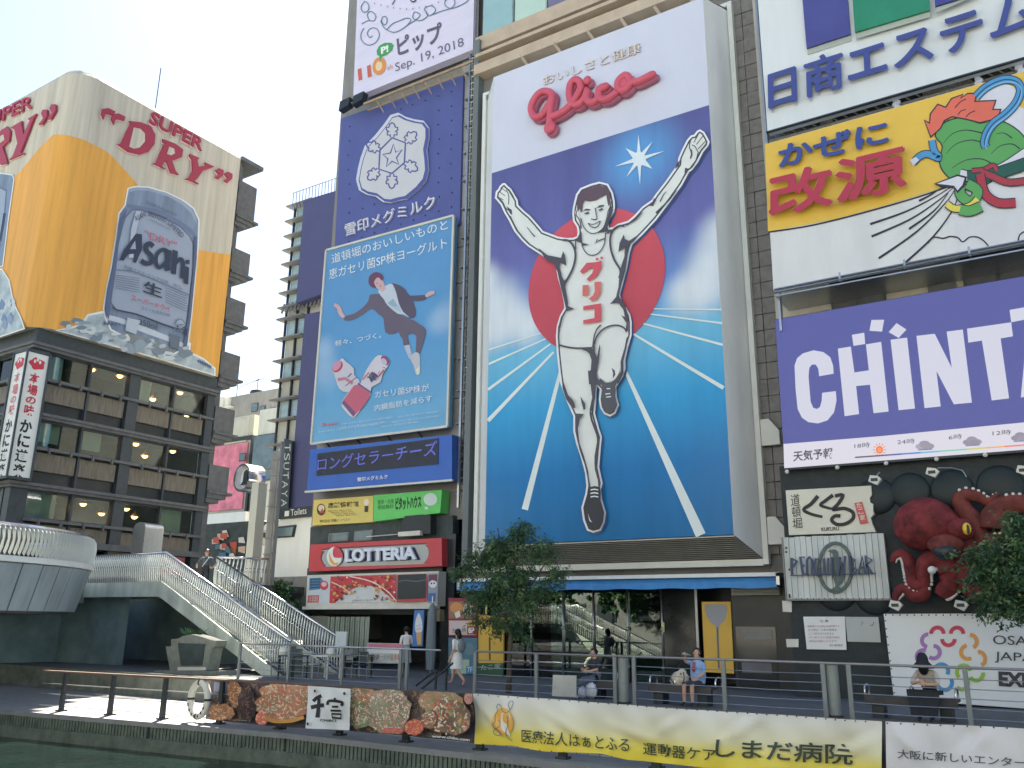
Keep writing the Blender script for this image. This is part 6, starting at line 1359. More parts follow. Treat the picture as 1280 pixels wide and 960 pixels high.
arms = [([(1000, 790), (930, 640), (880, 460), (810, 380), (770, 290), (830, 245), (920, 265), (990, 300), (1060, 250), (1085, 235)], (.42, .34, .3, .27, .24, .22, .19, .14, .08, .02), 24.75),
 ([(640, 1050), (560, 1040), (640, 960), (690, 860), (640, 780), (560, 770), (500, 800), (480, 880), (480, 960), (400, 960), (370, 860), (350, 770), (310, 720), (250, 740), (235, 790)][3:], (.36, .34, .32, .3, .26, .23, .22, .2, .19, .17, .13, .08), 24.7),
 ([(690, 860), (700, 960), (640, 1030), (620, 1060)], (.36, .34, .28, .2), 24.75), ([(480, 940), (470, 1040), (400, 1050), (320, 1000), (270, 1040), (250, 1090), (235, 1130)][0:], (.2, .22, .2, .18, .15, .1, .05), 24.7),
 ([(1030, 520), (1040, 430), (1110, 350), (1210, 320), (1300, 330), (1400, 380)], (.4, .38, .34, .32, .3, .26), 24.7), ([(780, 620), (900, 620), (1060, 640), (1200, 620), (1330, 700)], (.4, .36, .34, .3, .25), 24.8),
 ([(800, 700), (900, 720), (1000, 740), (1120, 900), (1250, 980), (1300, 1050)], (.4, .42, .4, .36, .3, .2), 24.75), ([(840, 800), (830, 900), (880, 1000), (960, 1060), (1050, 1100), (1130, 1080)], (.42, .38, .34, .28, .2, .08), 24.7), ([(700, 640), (800, 680), (900, 760), (860, 850)], (.5, .5, .45, .4), 24.85)]
for pts, rad_, Y in arms:
    P3 = [zo(x, y, Y) for x, y in pts]; sp_ = sm(P3, 5); rr_ = []
    for i in range(len(sp_)):
        u = i/5; k = int(min(u, len(rad_)-1)); f = u-k; rr_.append(rad_[k]*(1-f)+rad_[min(k+1, len(rad_)-1)]*f)
    g = MB(); g.tube(sp_, [r*.82 for r in rr_], 14); arm = g.build('arm', om if pts[0][0] < 900 else om2, OC, smooth=True)
    g = MB(); 
    for i in (range(3, len(sp_)-1) if pts[0][0] == 690 else range(len(sp_)//2, len(sp_)-3, 2)):
        d = (sp_[i+1]-sp_[i-1]).normalized(); nn = Vector((-d.z, 0, d.x)); 
        if rr_[i] > .03:
            for sd_ in (1,): q = sp_[i]+nn*rr_[i]*.72*sd_+Vector((0, -rr_[i]*.4, 0)); g.ball(q, min(.045, rr_[i]*.22), M['offwhite'], 7, 5)
    g.build('sucker', None, arm, smooth=True)
g = MB(); q = zo(775, 520, 24.3); g.ball(q, (.32, .3, .27), om, 14, 9); g.build('brow', None, OC, smooth=True)
g = MB(); q = zo(822, 518, 24.02); g.ball(q, (.1, .08, .15), mat('yellow_eye', (236, 196, 60), rough=.3, n=.03), 12, 8); g.ball(q+Vector((.03, -.06, -.02)), (.04, .03, .12), M['black'], 8, 6); g.build('eye', None, OC, smooth=True)
g = MB(); g.ball(zo(650, 645, 24.2), (.42, .34, .26), om2, 14, 9); g.ball(zo(650, 700, 24.0), (.28, .2, .22), M['black'], 14, 9); g.tube([zo(640, 650, 24.2), zo(650, 690, 23.9)], .2, 12, om2); g.build('siphon', None, OC, smooth=True)
g = MB(); q = YP(24.2, 1165, 712.5); g.ball(q, .1, M['white'], 12, 8); g.build('globe_lamp', None, None, smooth=True, label='small white globe lamp inside the curl of octopus arm', cat='lamp')
for (x, y, lab, arm) in ((1093, 600, 'white spotlight above the brush lettered sign', [(1100, 590), (1093, 598)]), (1165, 590.5, 'white spotlight on curved arm above the octopus head', [(1172, 585), (1190, 585), (1203, 588), (1208, 596)]), (1119, 757, 'white spotlight at the corner of expo banner', [(1113, 750), (1118, 756)]), (1201, 757, 'white spotlight above the expo banner', [(1208, 752), (1202, 756)]), (1279, 588, 'white spotlight cut by the right edge above octopus arm', [(1285, 580), (1280, 586)])):
    q = YP(24.5, x, y); f = thing('spotlight', lab, 'spotlight', q, 'spotlights around the octopus')
    g = MB(); g.prism([q+Vector((-.16, 0, -.02)), q+Vector((.05, 0, -.13)), q+Vector((.17, 0, .02)), q+Vector((.1, 0, .1)), q+Vector((-.1, 0, .14))], (0, .18, 0)); g.build('housing', M['offwhite'], f)
    g = MB(); g.tube([YP(24.6, *p) for p in arm], .018, 6); g.build('arm', M['steel'], f)
    g = MB(); g.box(q.x-.09, q.x+.08, q.y-.012, q.y, q.z-.03, q.z+.05); g.build('lens', M['darksteel'], f)
# ---- expo banner
t = thing('expo_banner', 'white banner with ring of coloured curved strokes hung low on the wall', 'banner', (-2, YR, .2))
plane_box(1, YR, [(1104.5, 767.3), (1340, 766.5), (1340, 890), (1117.5, 873.8)], .1, mat('white_vinyl', (224, 230, 232), rough=.45, n=.03)).build('sheet', None, t)
A = Art(1, YR, (860, 720), 3.0476, off=.012)
def arc(c, r, a0, a1, col, w=15): A.stroke([(c[0]+r*math.cos(math.radians(a)), c[1]+r*math.sin(math.radians(a))) for a in [a0+(a1-a0)*k/14 for k in range(15)]], w, ink(*col))
R__, P__, O__, B__, G__ = (206, 62, 92), (168, 122, 188), (226, 158, 88), (56, 150, 206), (150, 192, 74)
for c, r, a0, a1, col in (((950, 220), 24, 180, 360, R__), ((1025, 220), 24, 180, 360, R__), ((992, 240), 24, 0, 180, R__), ((915, 246), 24, 100, 270, P__), ((935, 290), 24, -90, 130, P__), ((897, 308), 26, 110, 290, P__),
    ((1074, 250), 26, -90, 60, O__), ((1066, 290), 26, 60, 260, O__), ((1104, 316), 28, -90, 60, O__), ((965, 362), 26, -150, 30, B__), ((978, 406), 28, -30, 150, B__), ((1050, 366), 26, -230, -10, G__), ((1098, 372), 26, -10, 150, G__), ((1042, 408), 24, -60, 140, G__)): arc(c, r, a0, a1, col)
ck = ink(58, 62, 74)
A.text('OSAKA,', (1162, 265), (1400, 275), (1162, 225), ck); A.text('JAPAN', (1168, 330), (1370, 340), (1168, 288), ck); A.text('EXPO', (1184, 420), (1375, 432), (1182, 362), ck, bold=.05)
A.build('print', None, t)
g = MB()
for k in range(22): g.ball(YP(YR-.02, 1107+k*9, 768.8), .02, M['darksteel'], 5, 4)
for k in range(10): g.ball(YP(YR-.02, 1106.5+k*1.25, 776+k*10), .02, M['darksteel'], 5, 4)
g.build('eyelet', None, t, kind='stuff')
# ================================================================ LOWER RAILING, BANNERS, LIFEBUOY
rp = [(6, 16.35), (-17.5, 16.3), (-22, 15.78), (-26.3, 15.33)]
def railat(x):
    for (a, ya), (b, yb) in zip(rp, rp[1:]):
        if b <= x <= a: return ya+(yb-ya)*(x-a)/(b-a)
    return 16.35
LR = thing('quay_railing', 'brown topped lower railing of flat posts carrying the long banners', 'railing', (-11, 16.3, -.75))
g = MB(); P3 = [Vector((x, y, .33)) for x, y in rp]
for a, b in zip(P3, P3[1:]): g.bar(a, b, .11, .05)
g.build('handrail', M['railbrown'], LR)
for z in (-.02, -.3, -.62): g = MB(); g.tube([Vector((x, y+.02, z)) for x, y in rp], .013, 5); g.build('cable', M['steel'], LR)
po = None
for x in [-25.3+2.02*k for k in range(16)]:
    y = railat(x)
    if po is None: g = MB(); g.prism([(x-.09, y-.03, -.75), (x+.09, y-.03, -.75), (x+.06, y-.03, .3), (x-.06, y-.03, .3)], (0, .08, 0)); g.box(x-.12, x+.12, y-.1, y+.14, -.75, -.71); po = g.build('post', M['darksteel'], LR); x0_, y0_ = x, y
    else: dup(po, (x-x0_, y-y0_, 0), LR)
YB2 = 16.22
def bdef(v):
    x, z = v.x, v.z
    d = .035*math.sin(x*1.7+z*2.2)+.02*math.sin(x*4.1-z*5)+.012*math.sin(x*9+z*7)
    return Vector((v.x, v.y-d-.02, v.z))
def interp(pts, u):
    x = pts[0][0]+(pts[-1][0]-pts[0][0])*u
    for (a, b), (c, d) in zip(pts, pts[1:]):
        if x <= c+1e-6: return (x, b+(d-b)*(x-a)/(c-a))
    return pts[-1]
def cloth(top, bot, m, parent, nx=90, nz=10, k=1.0, name='cloth'):
    g = MB(); g.deform = lambda v: bdef2(v)
    for i in range(nx+1):
        t_, b_ = interp(top, i/nx), interp(bot, i/nx); a = YP(YB2, *t_); b = YP(YB2, *b_)
        for j in range(nz+1): g.v.append(a+(b-a)*(j/nz))
    for i in range(nx):
        for j in range(nz): g.f.append((i*(nz+1)+j, i*(nz+1)+j+1, (i+1)*(nz+1)+j+1, (i+1)*(nz+1)+j)); g.mi.append(0)
    g.mats = [m]; return g.build(name, None, parent, smooth=True)
folds = [(YP(YB2, 682, 890), YP(YB2, 752, 935)), (YP(YB2, 1100, 922), YP(YB2, 1040, 950)), (YP(YB2, 960, 890), YP(YB2, 900, 930)), (YP(YB2, 1120, 915), YP(YB2, 1160, 950)), (YP(YB2, 600, 880), YP(YB2, 640, 925)), (YP(YB2, 860, 893), YP(YB2, 820, 920)), (YP(YB2, 1250, 912), YP(YB2, 1200, 945)), (YP(YB2, 760, 905), YP(YB2, 830, 930))]
def bdef2(v):
    w = bdef(v)
    for a, b in folds:
        ax_, az_ = b.x-a.x, b.z-a.z; L2 = ax_*ax_+az_*az_; t_ = ((v.x-a.x)*ax_+(v.z-a.z)*az_)/L2
        if -.15 < t_ < 1.2:
            dd = ((v.x-a.x)*az_-(v.z-a.z)*ax_)/math.sqrt(L2); am = .05*max(0, 1-abs(t_-.5)*1.5)
            w.y -= am*math.exp(-(dd/.07)**2)-am*.7*math.exp(-((dd-.15)/.09)**2)
    return w
def interp_y(pts, x):
    for (a, b), (c, d) in zip(pts, pts[1:]):
        if x <= c: return b+(d-b)*(x-a)/(c-a)
    return pts[-1][1]
# food banner
t = thing('food_banner', 'dark banner printed with grilled noodle dishes and white brush-lettered panel', 'banner', YP(YB2, 430, 915))
cloth([(262, 850), (430, 858.5), (593, 867)], [(258, 899), (323, 906), (436, 914), (507, 919), (593, 929)], mat('dark_banner', (80, 74, 80), rough=.5, n=.25, sc=2), t)
A = Art(1, YB2, (240, 840), 3.37, off=.04, step=.001); A.deform = bdef2
bl_ = [(60, 198), (280, 219), (480, 237), (660, 247), (900, 262), (1190, 296)]
A.clip = lambda p: (min(1186, max(88 if p[1] < 120 else 74, p[0])), min(interp_y(bl_, p[0]), max(38+(p[0]-90)*.0475, p[1])))
A.poly([(92, 42), (150, 44), (160, 100), (110, 150), (85, 170)], ink(106, 120, 152)); rr = random.Random(21)
def dish(c, r, pal, n, base, L=16, w=4):
    r = (r[0]*1.14, r[1]*1.14); n = int(n*1.3); A.disk(c, r[0], r[1], ink(*base, n=.3), 22, 5, .1, rr)
    o_ = A.off
    for i in range(n):
        A.off = o_+.0006*(i % 24); q = rr.uniform(0, 6.283); k = math.sqrt(rr.random())*.95; x = c[0]+r[0]*k*math.cos(q); y = c[1]+r[1]*k*math.sin(q); a = rr.uniform(0, 3.14); l = rr.uniform(.4, 1)*L
        A.stroke([(x-l*math.cos(a)*.5, y-l*math.sin(a)*.5), (x+rr.uniform(-3, 3), y+rr.uniform(-3, 3)), (x+l*math.cos(a)*.5, y+l*math.sin(a)*.5)], rr.uniform(.6, 1.2)*w, ink(*rr.choice(pal)))
    A.off = o_+.0155
nood = [(210, 160, 120), (180, 130, 96), (226, 190, 150), (150, 104, 84), (200, 150, 110)]; oko = [(226, 140, 110), (224, 216, 190), (206, 110, 90), (150, 160, 130), (236, 190, 160), (190, 200, 180)]
grn = [(140, 170, 130), (220, 190, 170), (206, 140, 130), (110, 150, 110), (226, 220, 200), (190, 160, 150), (236, 200, 196)]; sea = [(224, 206, 184), (236, 226, 210), (216, 150, 120), (120, 150, 90), (190, 160, 140), (150, 120, 110), (224, 110, 90)]
bgp = [(96, 84, 84), (130, 110, 96), (84, 74, 80), (150, 120, 100), (110, 116, 96)]
for c_ in ((150, 150), (240, 120), (640, 140), (740, 200), (900, 150), (960, 110), (1000, 210), (1130, 160)): dish(c_, (62, 70), bgp, 90, (88, 76, 76), 26, 6)
dish((178, 95), (26, 52), nood, 50, (150, 104, 80), 22); dish((120, 170), (50, 32), nood, 70, (160, 110, 84), 20); dish((236, 130), (34, 66), [(90, 70, 70), (70, 56, 60), (130, 100, 90)], 50, (60, 48, 52), 24)
dish((395, 90), (88, 46), oko, 150, (190, 130, 106)); dish((385, 145), (98, 50), oko, 160, (170, 120, 96)); A.stroke([(300, 185), (350, 205), (420, 205), (470, 190)], 16, ink(206, 150, 84), smooth=3); dish((300, 195), (26, 26), [(220, 110, 90), (240, 190, 160)], 24, (206, 120, 100))
dish((720, 110), (58, 42), sea, 80, (170, 140, 110)); dish((830, 165), (80, 90), grn, 220, (150, 140, 120)); dish((700, 180), (56, 50), grn, 110, (120, 130, 100)); dish((850, 250), (40, 14), [(220, 130, 120)], 16, (190, 110, 100))
dish((1050, 125), (84, 48), sea, 90, (160, 140, 110)); dish((1085, 190), (80, 66), sea, 100, (130, 110, 96), 24, 7); dish((940, 232), (34, 30), [(226, 120, 96), (236, 150, 110)], 40, (196, 104, 84)); dish((1170, 110), (16, 22), [(206, 160, 150)], 14, (190, 140, 130)); dish((1000, 200), (26, 34), sea, 40, (150, 110, 90))
A.text('www.chibo.com', (1012, 284), (1170, 292), (1012, 264), M['white'], bold=.02)
pan = [(486, 58), (676, 70), (662, 246), (480, 240)]; A.off += .03; A.step = .005; A.quad(pan, ink(216, 224, 230))
kk = ink(44, 46, 54)
A.stroke([(545, 100), (520, 110), (505, 124)], 15, kk, smooth=3); A.stroke([(498, 150), (530, 142), (558, 140)], 17, kk, smooth=2); A.stroke([(532, 112), (530, 150), (528, 192)], 17, kk, smooth=2)
A.stroke([(574, 138), (578, 122), (608, 122), (640, 128), (632, 142)], 12, kk, smooth=3); A.stroke([(606, 108), (606, 122)], 10, kk); A.stroke([(592, 146), (618, 146)], 9, kk); A.stroke([(586, 162), (628, 164)], 9, kk); A.stroke([(590, 176), (626, 178), (624, 196), (592, 192)], 9, kk, closed=True)
A.text('CHIBO', (538, 208), (606, 210), (538, 198), kk, bold=.02)
for x, y in ((515, 80), (650, 90), (490, 218)): A.circle((x, y), 5, 7, kk, n=8)
A.build('print', None, t)
# hospital banner
ymat = grad('white_yellow_vinyl', [(0, (238, 216, 70)), (1, (222, 226, 222)), (.28, (236, 222, 104)), (.52, (226, 224, 186))], -.62, .3, n=.02)
t = thing('hospital_banner', 'white banner fading to yellow with dark hospital name and orange figure emblem', 'banner', YP(YB2, 850, 930))
cloth([(593.5, 866.5), (860, 886.5), (1103, 901.5)], [(593.5, 930), (640, 932), (683, 939), (752, 942), (785, 950), (862, 957), (960, 967), (1103, 976)], ymat, t, 120, 14)
A = Art(1, YB2, (600, 860), 4.923, off=.035, step=.003); A.deform = bdef2; td = ink(62, 74, 62)
A.disk((150, 205), 66, 84, ink(238, 184, 92), 26, 6); 
A.poly([(140, 158), (150, 150), (190, 148), (200, 175), (185, 200), (178, 245), (190, 300), (170, 280), (150, 262), (120, 300), (108, 280), (135, 230), (138, 190)], ink(228, 228, 220))
gl_ = ink(110, 120, 134)
for pts in ([(118, 138), (108, 112), (124, 98), (140, 112), (148, 138), (180, 150), (205, 120), (212, 85), (196, 80), (184, 100), (196, 130)], [(118, 138), (100, 170), (104, 210), (84, 230), (100, 250), (128, 236), (132, 210), (120, 196)], [(184, 170), (178, 230), (166, 262), (170, 300), (200, 325)], [(84, 262), (110, 250), (130, 272), (118, 292), (92, 284), (84, 262)]): A.stroke(pts, 4, gl_, smooth=3)
A.text('医療法人はぁとふる', (262, 332), (918, 395), (262, 252), td, bold=.008); A.text('運動器ケア', (1000, 412), (1460, 452), (1002, 335), td, bold=.008)
A.zoom((860, 720), 3.0476)
A.text('しまだ病院', (108, 690), (628, 722), (112, 616), td, bold=.016)
A.build('lettering', None, t)
# second white banner
t = thing('entertainment_banner', 'white banner with grey slanted headline at right end of railing', 'banner', YP(YB2, 1200, 940))
cloth([(1107.5, 901.5), (1180, 905.5), (1345, 914)], [(1109, 976), (1180, 980), (1345, 990)], mat('white_banner', (216, 218, 222), rough=.5, n=.03), t, 50, 10)
A = Art(1, YB2, (860, 720), 3.0476, off=.02, step=.001); A.deform = bdef2
A.off = .02; A.text('大阪に新しいエンターテイメント', (800, 693), (1560, 752), (800, 658), ink(84, 92, 100), bold=.01); A.build('lettering', None, t)
g = MB(); q = YP(YB2, 1105, 902); g.box(q.x-.03, q.x+.03, YB2-.02, YB2+.05, -.75, q.z+.02); g.build('banner_pole', M['darksteel'], None, label='dark post between the hospital banner and the next white banner', cat='post')
g = MB()
for (x0, y0, x1, y1, n_) in ((600, 868.5, 1095, 902.5, 40), (604, 930, 780, 947, 12), (1110, 903.5, 1275, 911, 10)):
    for k in range(n_): g.ball(bdef2(YP(YB2, x0+(x1-x0)*k/n_, y0+(y1-y0)*k/n_))+Vector((0, -.02, 0)), .014, M['darksteel'], 5, 3)
g.build('eyelet', None, t, kind='stuff')
# lifebuoy
q = YP(16.0, 249, 874); L = thing('lifebuoy', 'white ring lifebuoy with black marks hung on the lower railing', 'lifebuoy', q)
g = MB(); pts = [q+Vector((math.cos(a)*.34, 0, math.sin(a)*.42)) for a in [2*math.pi*i/28 for i in range(28)]]; g.tube(pts, .09, 10, M['offwhite'], closed=True); g.build('ring', None, L, smooth=True)
for a in (math.pi/2, math.pi*1.0, 0, 3*math.pi/2):
    g = MB(); c = q+Vector((math.cos(a)*.34, 0, math.sin(a)*.42)); d = Vector((-math.sin(a), 0, math.cos(a))); g.tube([c-d*.03, c+d*.03], .095, 10, M['darksteel']); g.build('strap', None, L)
A = Art(1, 15.9, off=0)
for i, a in enumerate([200, 222, 244, 266, 288, 310, 332]):
    a = math.radians(a); c = q+Vector((math.cos(a)*.34, -.1, math.sin(a)*.42)); A.box(c.x-.02, c.x+.02, c.y, c.y+.02, c.z-.035, c.z+.035, M['black'])
A.build('lettering', None, L)
# ================================================================ UPPER RAILING
UR = thing('promenade_railing', 'grey steel wire railing along the edge of the upper promenade', 'railing', (-11, 20.2, 0))
YU = 20.2
xe = [YP(YU, x, 830).x for x in (299, 361, 428, 500.5, 508.7, 594, 670.6, 768.5, 792.4, 904, 1028, 1060, 1205)]+[3.0]
g = MB(); g.tube([(xe[0]-.05, YU, 1.1), (YP(YU, 551, 808).x, YU, 1.1)], .028, 8); g.build('handrail', M['steel'], UR, smooth=True); g = MB(); g.tube([(xe[5], YU, 1.1), (3.2, YU, 1.1)], .028, 8); g.build('handrail', mat('rail_steel', (150, 148, 148), rough=.4, metal=.5, n=.1), UR, smooth=True)
po = None
for x in xe:
    if po is None: g = MB(); g.box(x-.045, x+.045, YU-.03, YU+.03, 0, 1.08); po = g.build('post', mat('post_grey', (128, 136, 138), rough=.5, metal=.3, n=.12), UR)
    else: dup(po, (x-xe[0], 0, 0), UR)
for a, b in [(0, 1), (1, 2), (2, 3), (5, 6), (6, 7), (8, 9), (9, 10), (11, 12), (12, 13)]:
    for k in range(5):
        z = .14+.185*k; m_ = (xe[a]+xe[b])/2; g = MB(); g.tube([(xe[a], YU, z), (m_, YU+.0, z-.012), (xe[b], YU, z)], .009, 4); g.build('wire', M['steel'], UR)
for x, y0, y1, lab in ((779.5, 816, 868, 'thick grey bollard in the railing gap left of the seated man'), (1044, 835, 889, 'thick grey bollard in the railing gap before the dark wall')):
    q = YP(20.35, x, y1-3); t = thing('bollard', lab, 'bollard', (q.x, q.y, 0), 'grey bollards in the railing gaps')
    g = MB(); g.lathe([(.13, 0), (.13, 1.02), (.12, 1.07), (0, 1.1)], (q.x, q.y, 0), 16, mat('bollard_grey', (138, 146, 142), rough=.5, n=.12) if 'bollard_grey' not in bpy.data.materials else bpy.data.materials['bollard_grey']); g.build('tube', None, t, smooth=False)
    g = MB(); g.lathe([(.17, 0), (.17, .03), (.13, .04)], (q.x, q.y, 0), 16); g.build('flange', M['darksteel'], t)
g = plane_box(1, 20.12, [(691, 843.5), (720, 844.5), (720, 871.5), (690, 870)], .04, mat('weathered_board', (176, 180, 172), rough=.7, n=.12, sc=4)); g.build('notice_plate', None, None, label='weathered blank grey board fixed to the wire railing', cat='board')
RM = thing('ramp_railing', 'sloping dark handrails beside the end of the left railing section', 'railing', (-17.5, 21, 0))
for p, q in (((520, 857), (545, 837)), ((527, 861), (566, 829))): g = MB(); g.tube([YP(20.8, *p), YP(20.8, *q)], .03, 6); g.build('handrail', M['darksteel'], RM)
for x in (545, 558): a = YP(20.8, x, 838); g = MB(); g.box(a.x-.025, a.x+.025, 20.78, 20.83, 0, a.z); g.build('post', M['darksteel'], RM)
# ================================================================ BENCHES
def bench(x0, x1, Y, lab, ends, col):
    t = thing('promenade_bench', lab, 'bench', ((x0+x1)/2, Y, 0), 'dark benches along the promenade')
    n = 3
    for k in range(n): g = MB(); g.box(x0, x1, Y-.24+.165*k, Y-.24+.165*k+.15, .38, .44); g.build('seat_plank', col, t)
    g = MB(); g.box(x0+.01, x1-.01, Y-.25, Y-.21, .26, .4); g.build('apron', col, t)
    for x in (x0+.25, x1-.25): g = MB(); g.box(x-.12, x+.12, Y-.2, Y+.2, 0, .38); g.build('leg', M['darksteel'], t)
    for x in ends: g = MB(); g.tube(sm([(x, Y-.22, .42), (x, Y-.2, .6), (x, Y, .66), (x, Y+.2, .6), (x, Y+.22, .42)], 4), .02, 7, M['chrome']); g.build('armrest', None, t, smooth=True)
darkw = mat('dark_timber', (78, 76, 76), rough=.7, n=.2, sc=6)
a, b = YP(20.9, 813.5, 862).x, YP(20.9, 893, 868).x; bench(a, b, 20.95, 'dark bench carrying the man drinking and his backpack', (a+.06, (a+b)/2-.1, b+.1), darkw)
a, b = YP(20.9, 1083, 878).x, YP(20.9, 1200, 886).x; bench(a, b, 20.95, 'dark bench in front of the expo banner behind the hat wearer', (a+.02, YP(20.9, 1140, 870).x, YP(20.9, 1196, 872).x), darkw)
a, b = YP(21.3, 738, 860).x, YP(21.3, 773, 860).x; bench(a, b+.1, 21.35, 'short dark bench under the woman reading beside the bollard', (b+.05,), darkw)
# ================================================================ PEOPLE
def person(label, loc, rot, J, cols, sc=1.0, extra=None):
    """J overrides joints of a standing figure facing +y; one continuous skinned body"""
    B = dict(pel=(0, 0, .93), spi=(0, -.01, 1.08), che=(0, -.01, 1.27), nec=(0, -.01, 1.42), jaw=(0, .015, 1.5), hea=(0, .01, 1.58), top=(0, -.005, 1.66),
             shR=(.17, -.01, 1.36), elR=(.22, -.03, 1.1), wrR=(.24, .04, .86), haR=(.24, .07, .78), shL=(-.17, -.01, 1.36), elL=(-.22, -.03, 1.1), wrL=(-.24, .04, .86), haL=(-.24, .07, .78),
             hiR=(.09, 0, .88), knR=(.1, .02, .48), anR=(.1, -.02, .09), toR=(.11, .14, .03), hiL=(-.09, 0, .88), knL=(-.1, .02, .48), anL=(-.1, -.02, .09), toL=(-.11, .14, .03))
    B.update(J); Rr = dict(pel=.125, spi=.115, che=.13, nec=.05, jaw=.062, hea=.088, top=.062, shR=.062, elR=.042, wrR=.03, haR=.034, shL=.062, elL=.042, wrL=.03, haL=.034, hiR=.088, knR=.058, anR=.04, toR=.03, hiL=.088, knL=.058, anL=.04, toL=.03)
    E_ = [('pel', 'spi'), ('spi', 'che'), ('che', 'nec'), ('nec', 'jaw'), ('jaw', 'hea'), ('hea', 'top'), ('che', 'shR'), ('shR', 'elR'), ('elR', 'wrR'), ('wrR', 'haR'), ('che', 'shL'), ('shL', 'elL'), ('elL', 'wrL'), ('wrL', 'haL'),
          ('pel', 'hiR'), ('hiR', 'knR'), ('knR', 'anR'), ('anR', 'toR'), ('pel', 'hiL'), ('hiL', 'knL'), ('knL', 'anL'), ('anL', 'toL')]
    names = list(B); V = [Vector(B[k]) for k in names]; rad = [Rr[k] for k in names]; cat_ = {}
    Ei = [(names.index(a), names.index(b)) for a, b in E_]
    for s in ('R', 'L'):
        w, h = Vector(B['wr'+s]), Vector(B['ha'+s]); d = (h-w).normalized(); side = d.cross(Vector((0, 1, .2))).normalized(); fwd = side.cross(d); hi_ = names.index('ha'+s)
        for k in range(4):
            b0 = h+side*(.022*(k-1.5))+d*.025; l = (.05, .06, .055, .042)[k]
            V += [b0, b0+d*l*.6+fwd*.008, b0+d*l+fwd*.022]; rad += [.0095, .0085, .007]; n = len(V); Ei += [(hi_, n-3), (n-3, n-2), (n-2, n-1)]
        b0 = w+side*-.035+d*.03; V += [b0, b0+d*.035+side*-.018+fwd*.015]; rad += [.011, .008]; n = len(V); Ei += [(hi_, n-2), (n-2, n-1)]
    me = bpy.data.meshes.new('body'); me.from_pydata([tuple(v) for v in V], Ei, []); o = bpy.data.objects.new('tmp', me); COL.objects.link(o)
    md = o.modifiers.new('s', 'SKIN'); sv = me.skin_vertices[0].data
    for i, r in enumerate(rad): sv[i].radius = (r, r); sv[i].use_root = (i == 0)
    for k in ('pel', 'spi', 'che'): i = names.index(k); sv[i].radius = (rad[i]*1.15, rad[i]*.8)
    md2 = o.modifiers.new('u', 'SUBSURF'); md2.levels = 2; md2.render_levels = 2
    dg = bpy.context.evaluated_depsgraph_get(); m2 = bpy.data.meshes.new_from_object(o.evaluated_get(dg)); bpy.data.objects.remove(o)
    zones = cols['zones']; mm = [M['skin'], cols['top'], cols['bottom'], cols['shoe']]
    m2.materials.clear()
    for q in mm: m2.materials.append(q)
    segs = [(Vector(B[a]), Vector(B[b]), zones.get((a[:2]+b[:2]), zones.get(a[:2], 0))) for a, b in E_]
    for p in m2.polygons:
        c = p.center; best = 9; bi = 0
        for a, b, z in segs:
            d = b-a; u = max(0, min(1, (c-a).dot(d)/d.dot(d))); L_2 = (c-a-d*u).length
            if L_2 < best: best = L_2; bi = z
        p.material_index = bi; p.use_smooth = True
    t = thing('person', label, 'person', loc); t.rotation_euler.z = rot; t.scale = (sc, sc, sc)
    bo = bpy.data.objects.new('body', m2); COL.objects.link(bo); bo.parent = t
    def child(mb, name, m=None, smooth=True):
        o = mb.build(name, m, t, smooth=smooth); o.matrix_parent_inverse = Matrix.Identity(4); return o
    h = Vector(B['hea']); up = (Vector(B['top'])-Vector(B['jaw'])).normalized(); fw = Vector(B.get('face', (0, 1, 0))); fw = (fw-up*fw.dot(up)).normalized(); rt = fw.cross(up)
    g = MB()
    for sd in (-1, 1): g.ball(h+fw*.078+rt*.032*sd-up*.0, (.012, .008, .008), M['black'], 6, 4)
    g.build('eye', None, t).matrix_parent_inverse = Matrix.Identity(4)
    g = MB(); g.ball(h+fw*.092-up*.03, (.012, .016, .02), M['skin'], 6, 5); g.ball(h+fw*.076-up*.062, (.022, .008, .006), mat('lips', (150, 84, 80)) if 'lips' not in bpy.data.materials else bpy.data.materials['lips'], 6, 4)
    for sd in (-1, 1): g.ball(h+rt*.088*sd-up*.015, (.012, .02, .028), M['skin'], 6, 5)
    g.build('nose', None, t, smooth=True).matrix_parent_inverse = Matrix.Identity(4)
    g = MB(); bm = bmesh.new(); bmesh.ops.create_icosphere(bm, subdivisions=3, radius=1)
    c0 = h+up*.02-fw*.018
    vs = []
    for v in bm.verts:
        p = v.co.copy(); k = 1+.08*noise.noise(p*4); vs.append(c0+rt*p.x*.103*k+fw*p.y*.108*k+up*p.z*.105*k)
    keep = [f for f in bm.faces if not (f.calc_center_median().y > .35 and f.calc_center_median().z < .42) and f.calc_center_median().z > -.75]
    g.add(vs, [tuple(v.index for v in f.verts) for f in keep]); bm.free(); child(g, 'hair', cols.get('hair', M['hair']))
    if extra: extra(t, child, B)
    return t
std = {'pe': 2, 'sp': 1, 'ch': 1, 'chnl': 1, 'ne': 0, 'ja': 0, 'he': 0, 'sh': 1, 'el': 0, 'wr': 0, 'hi': 2, 'kn': 2, 'an': 3, 'pesp': 2, 'chne': 1}
def mm(n, c): return mat(n, c, rough=.8, n=.08, sc=12, bump=.2, bsc=30)
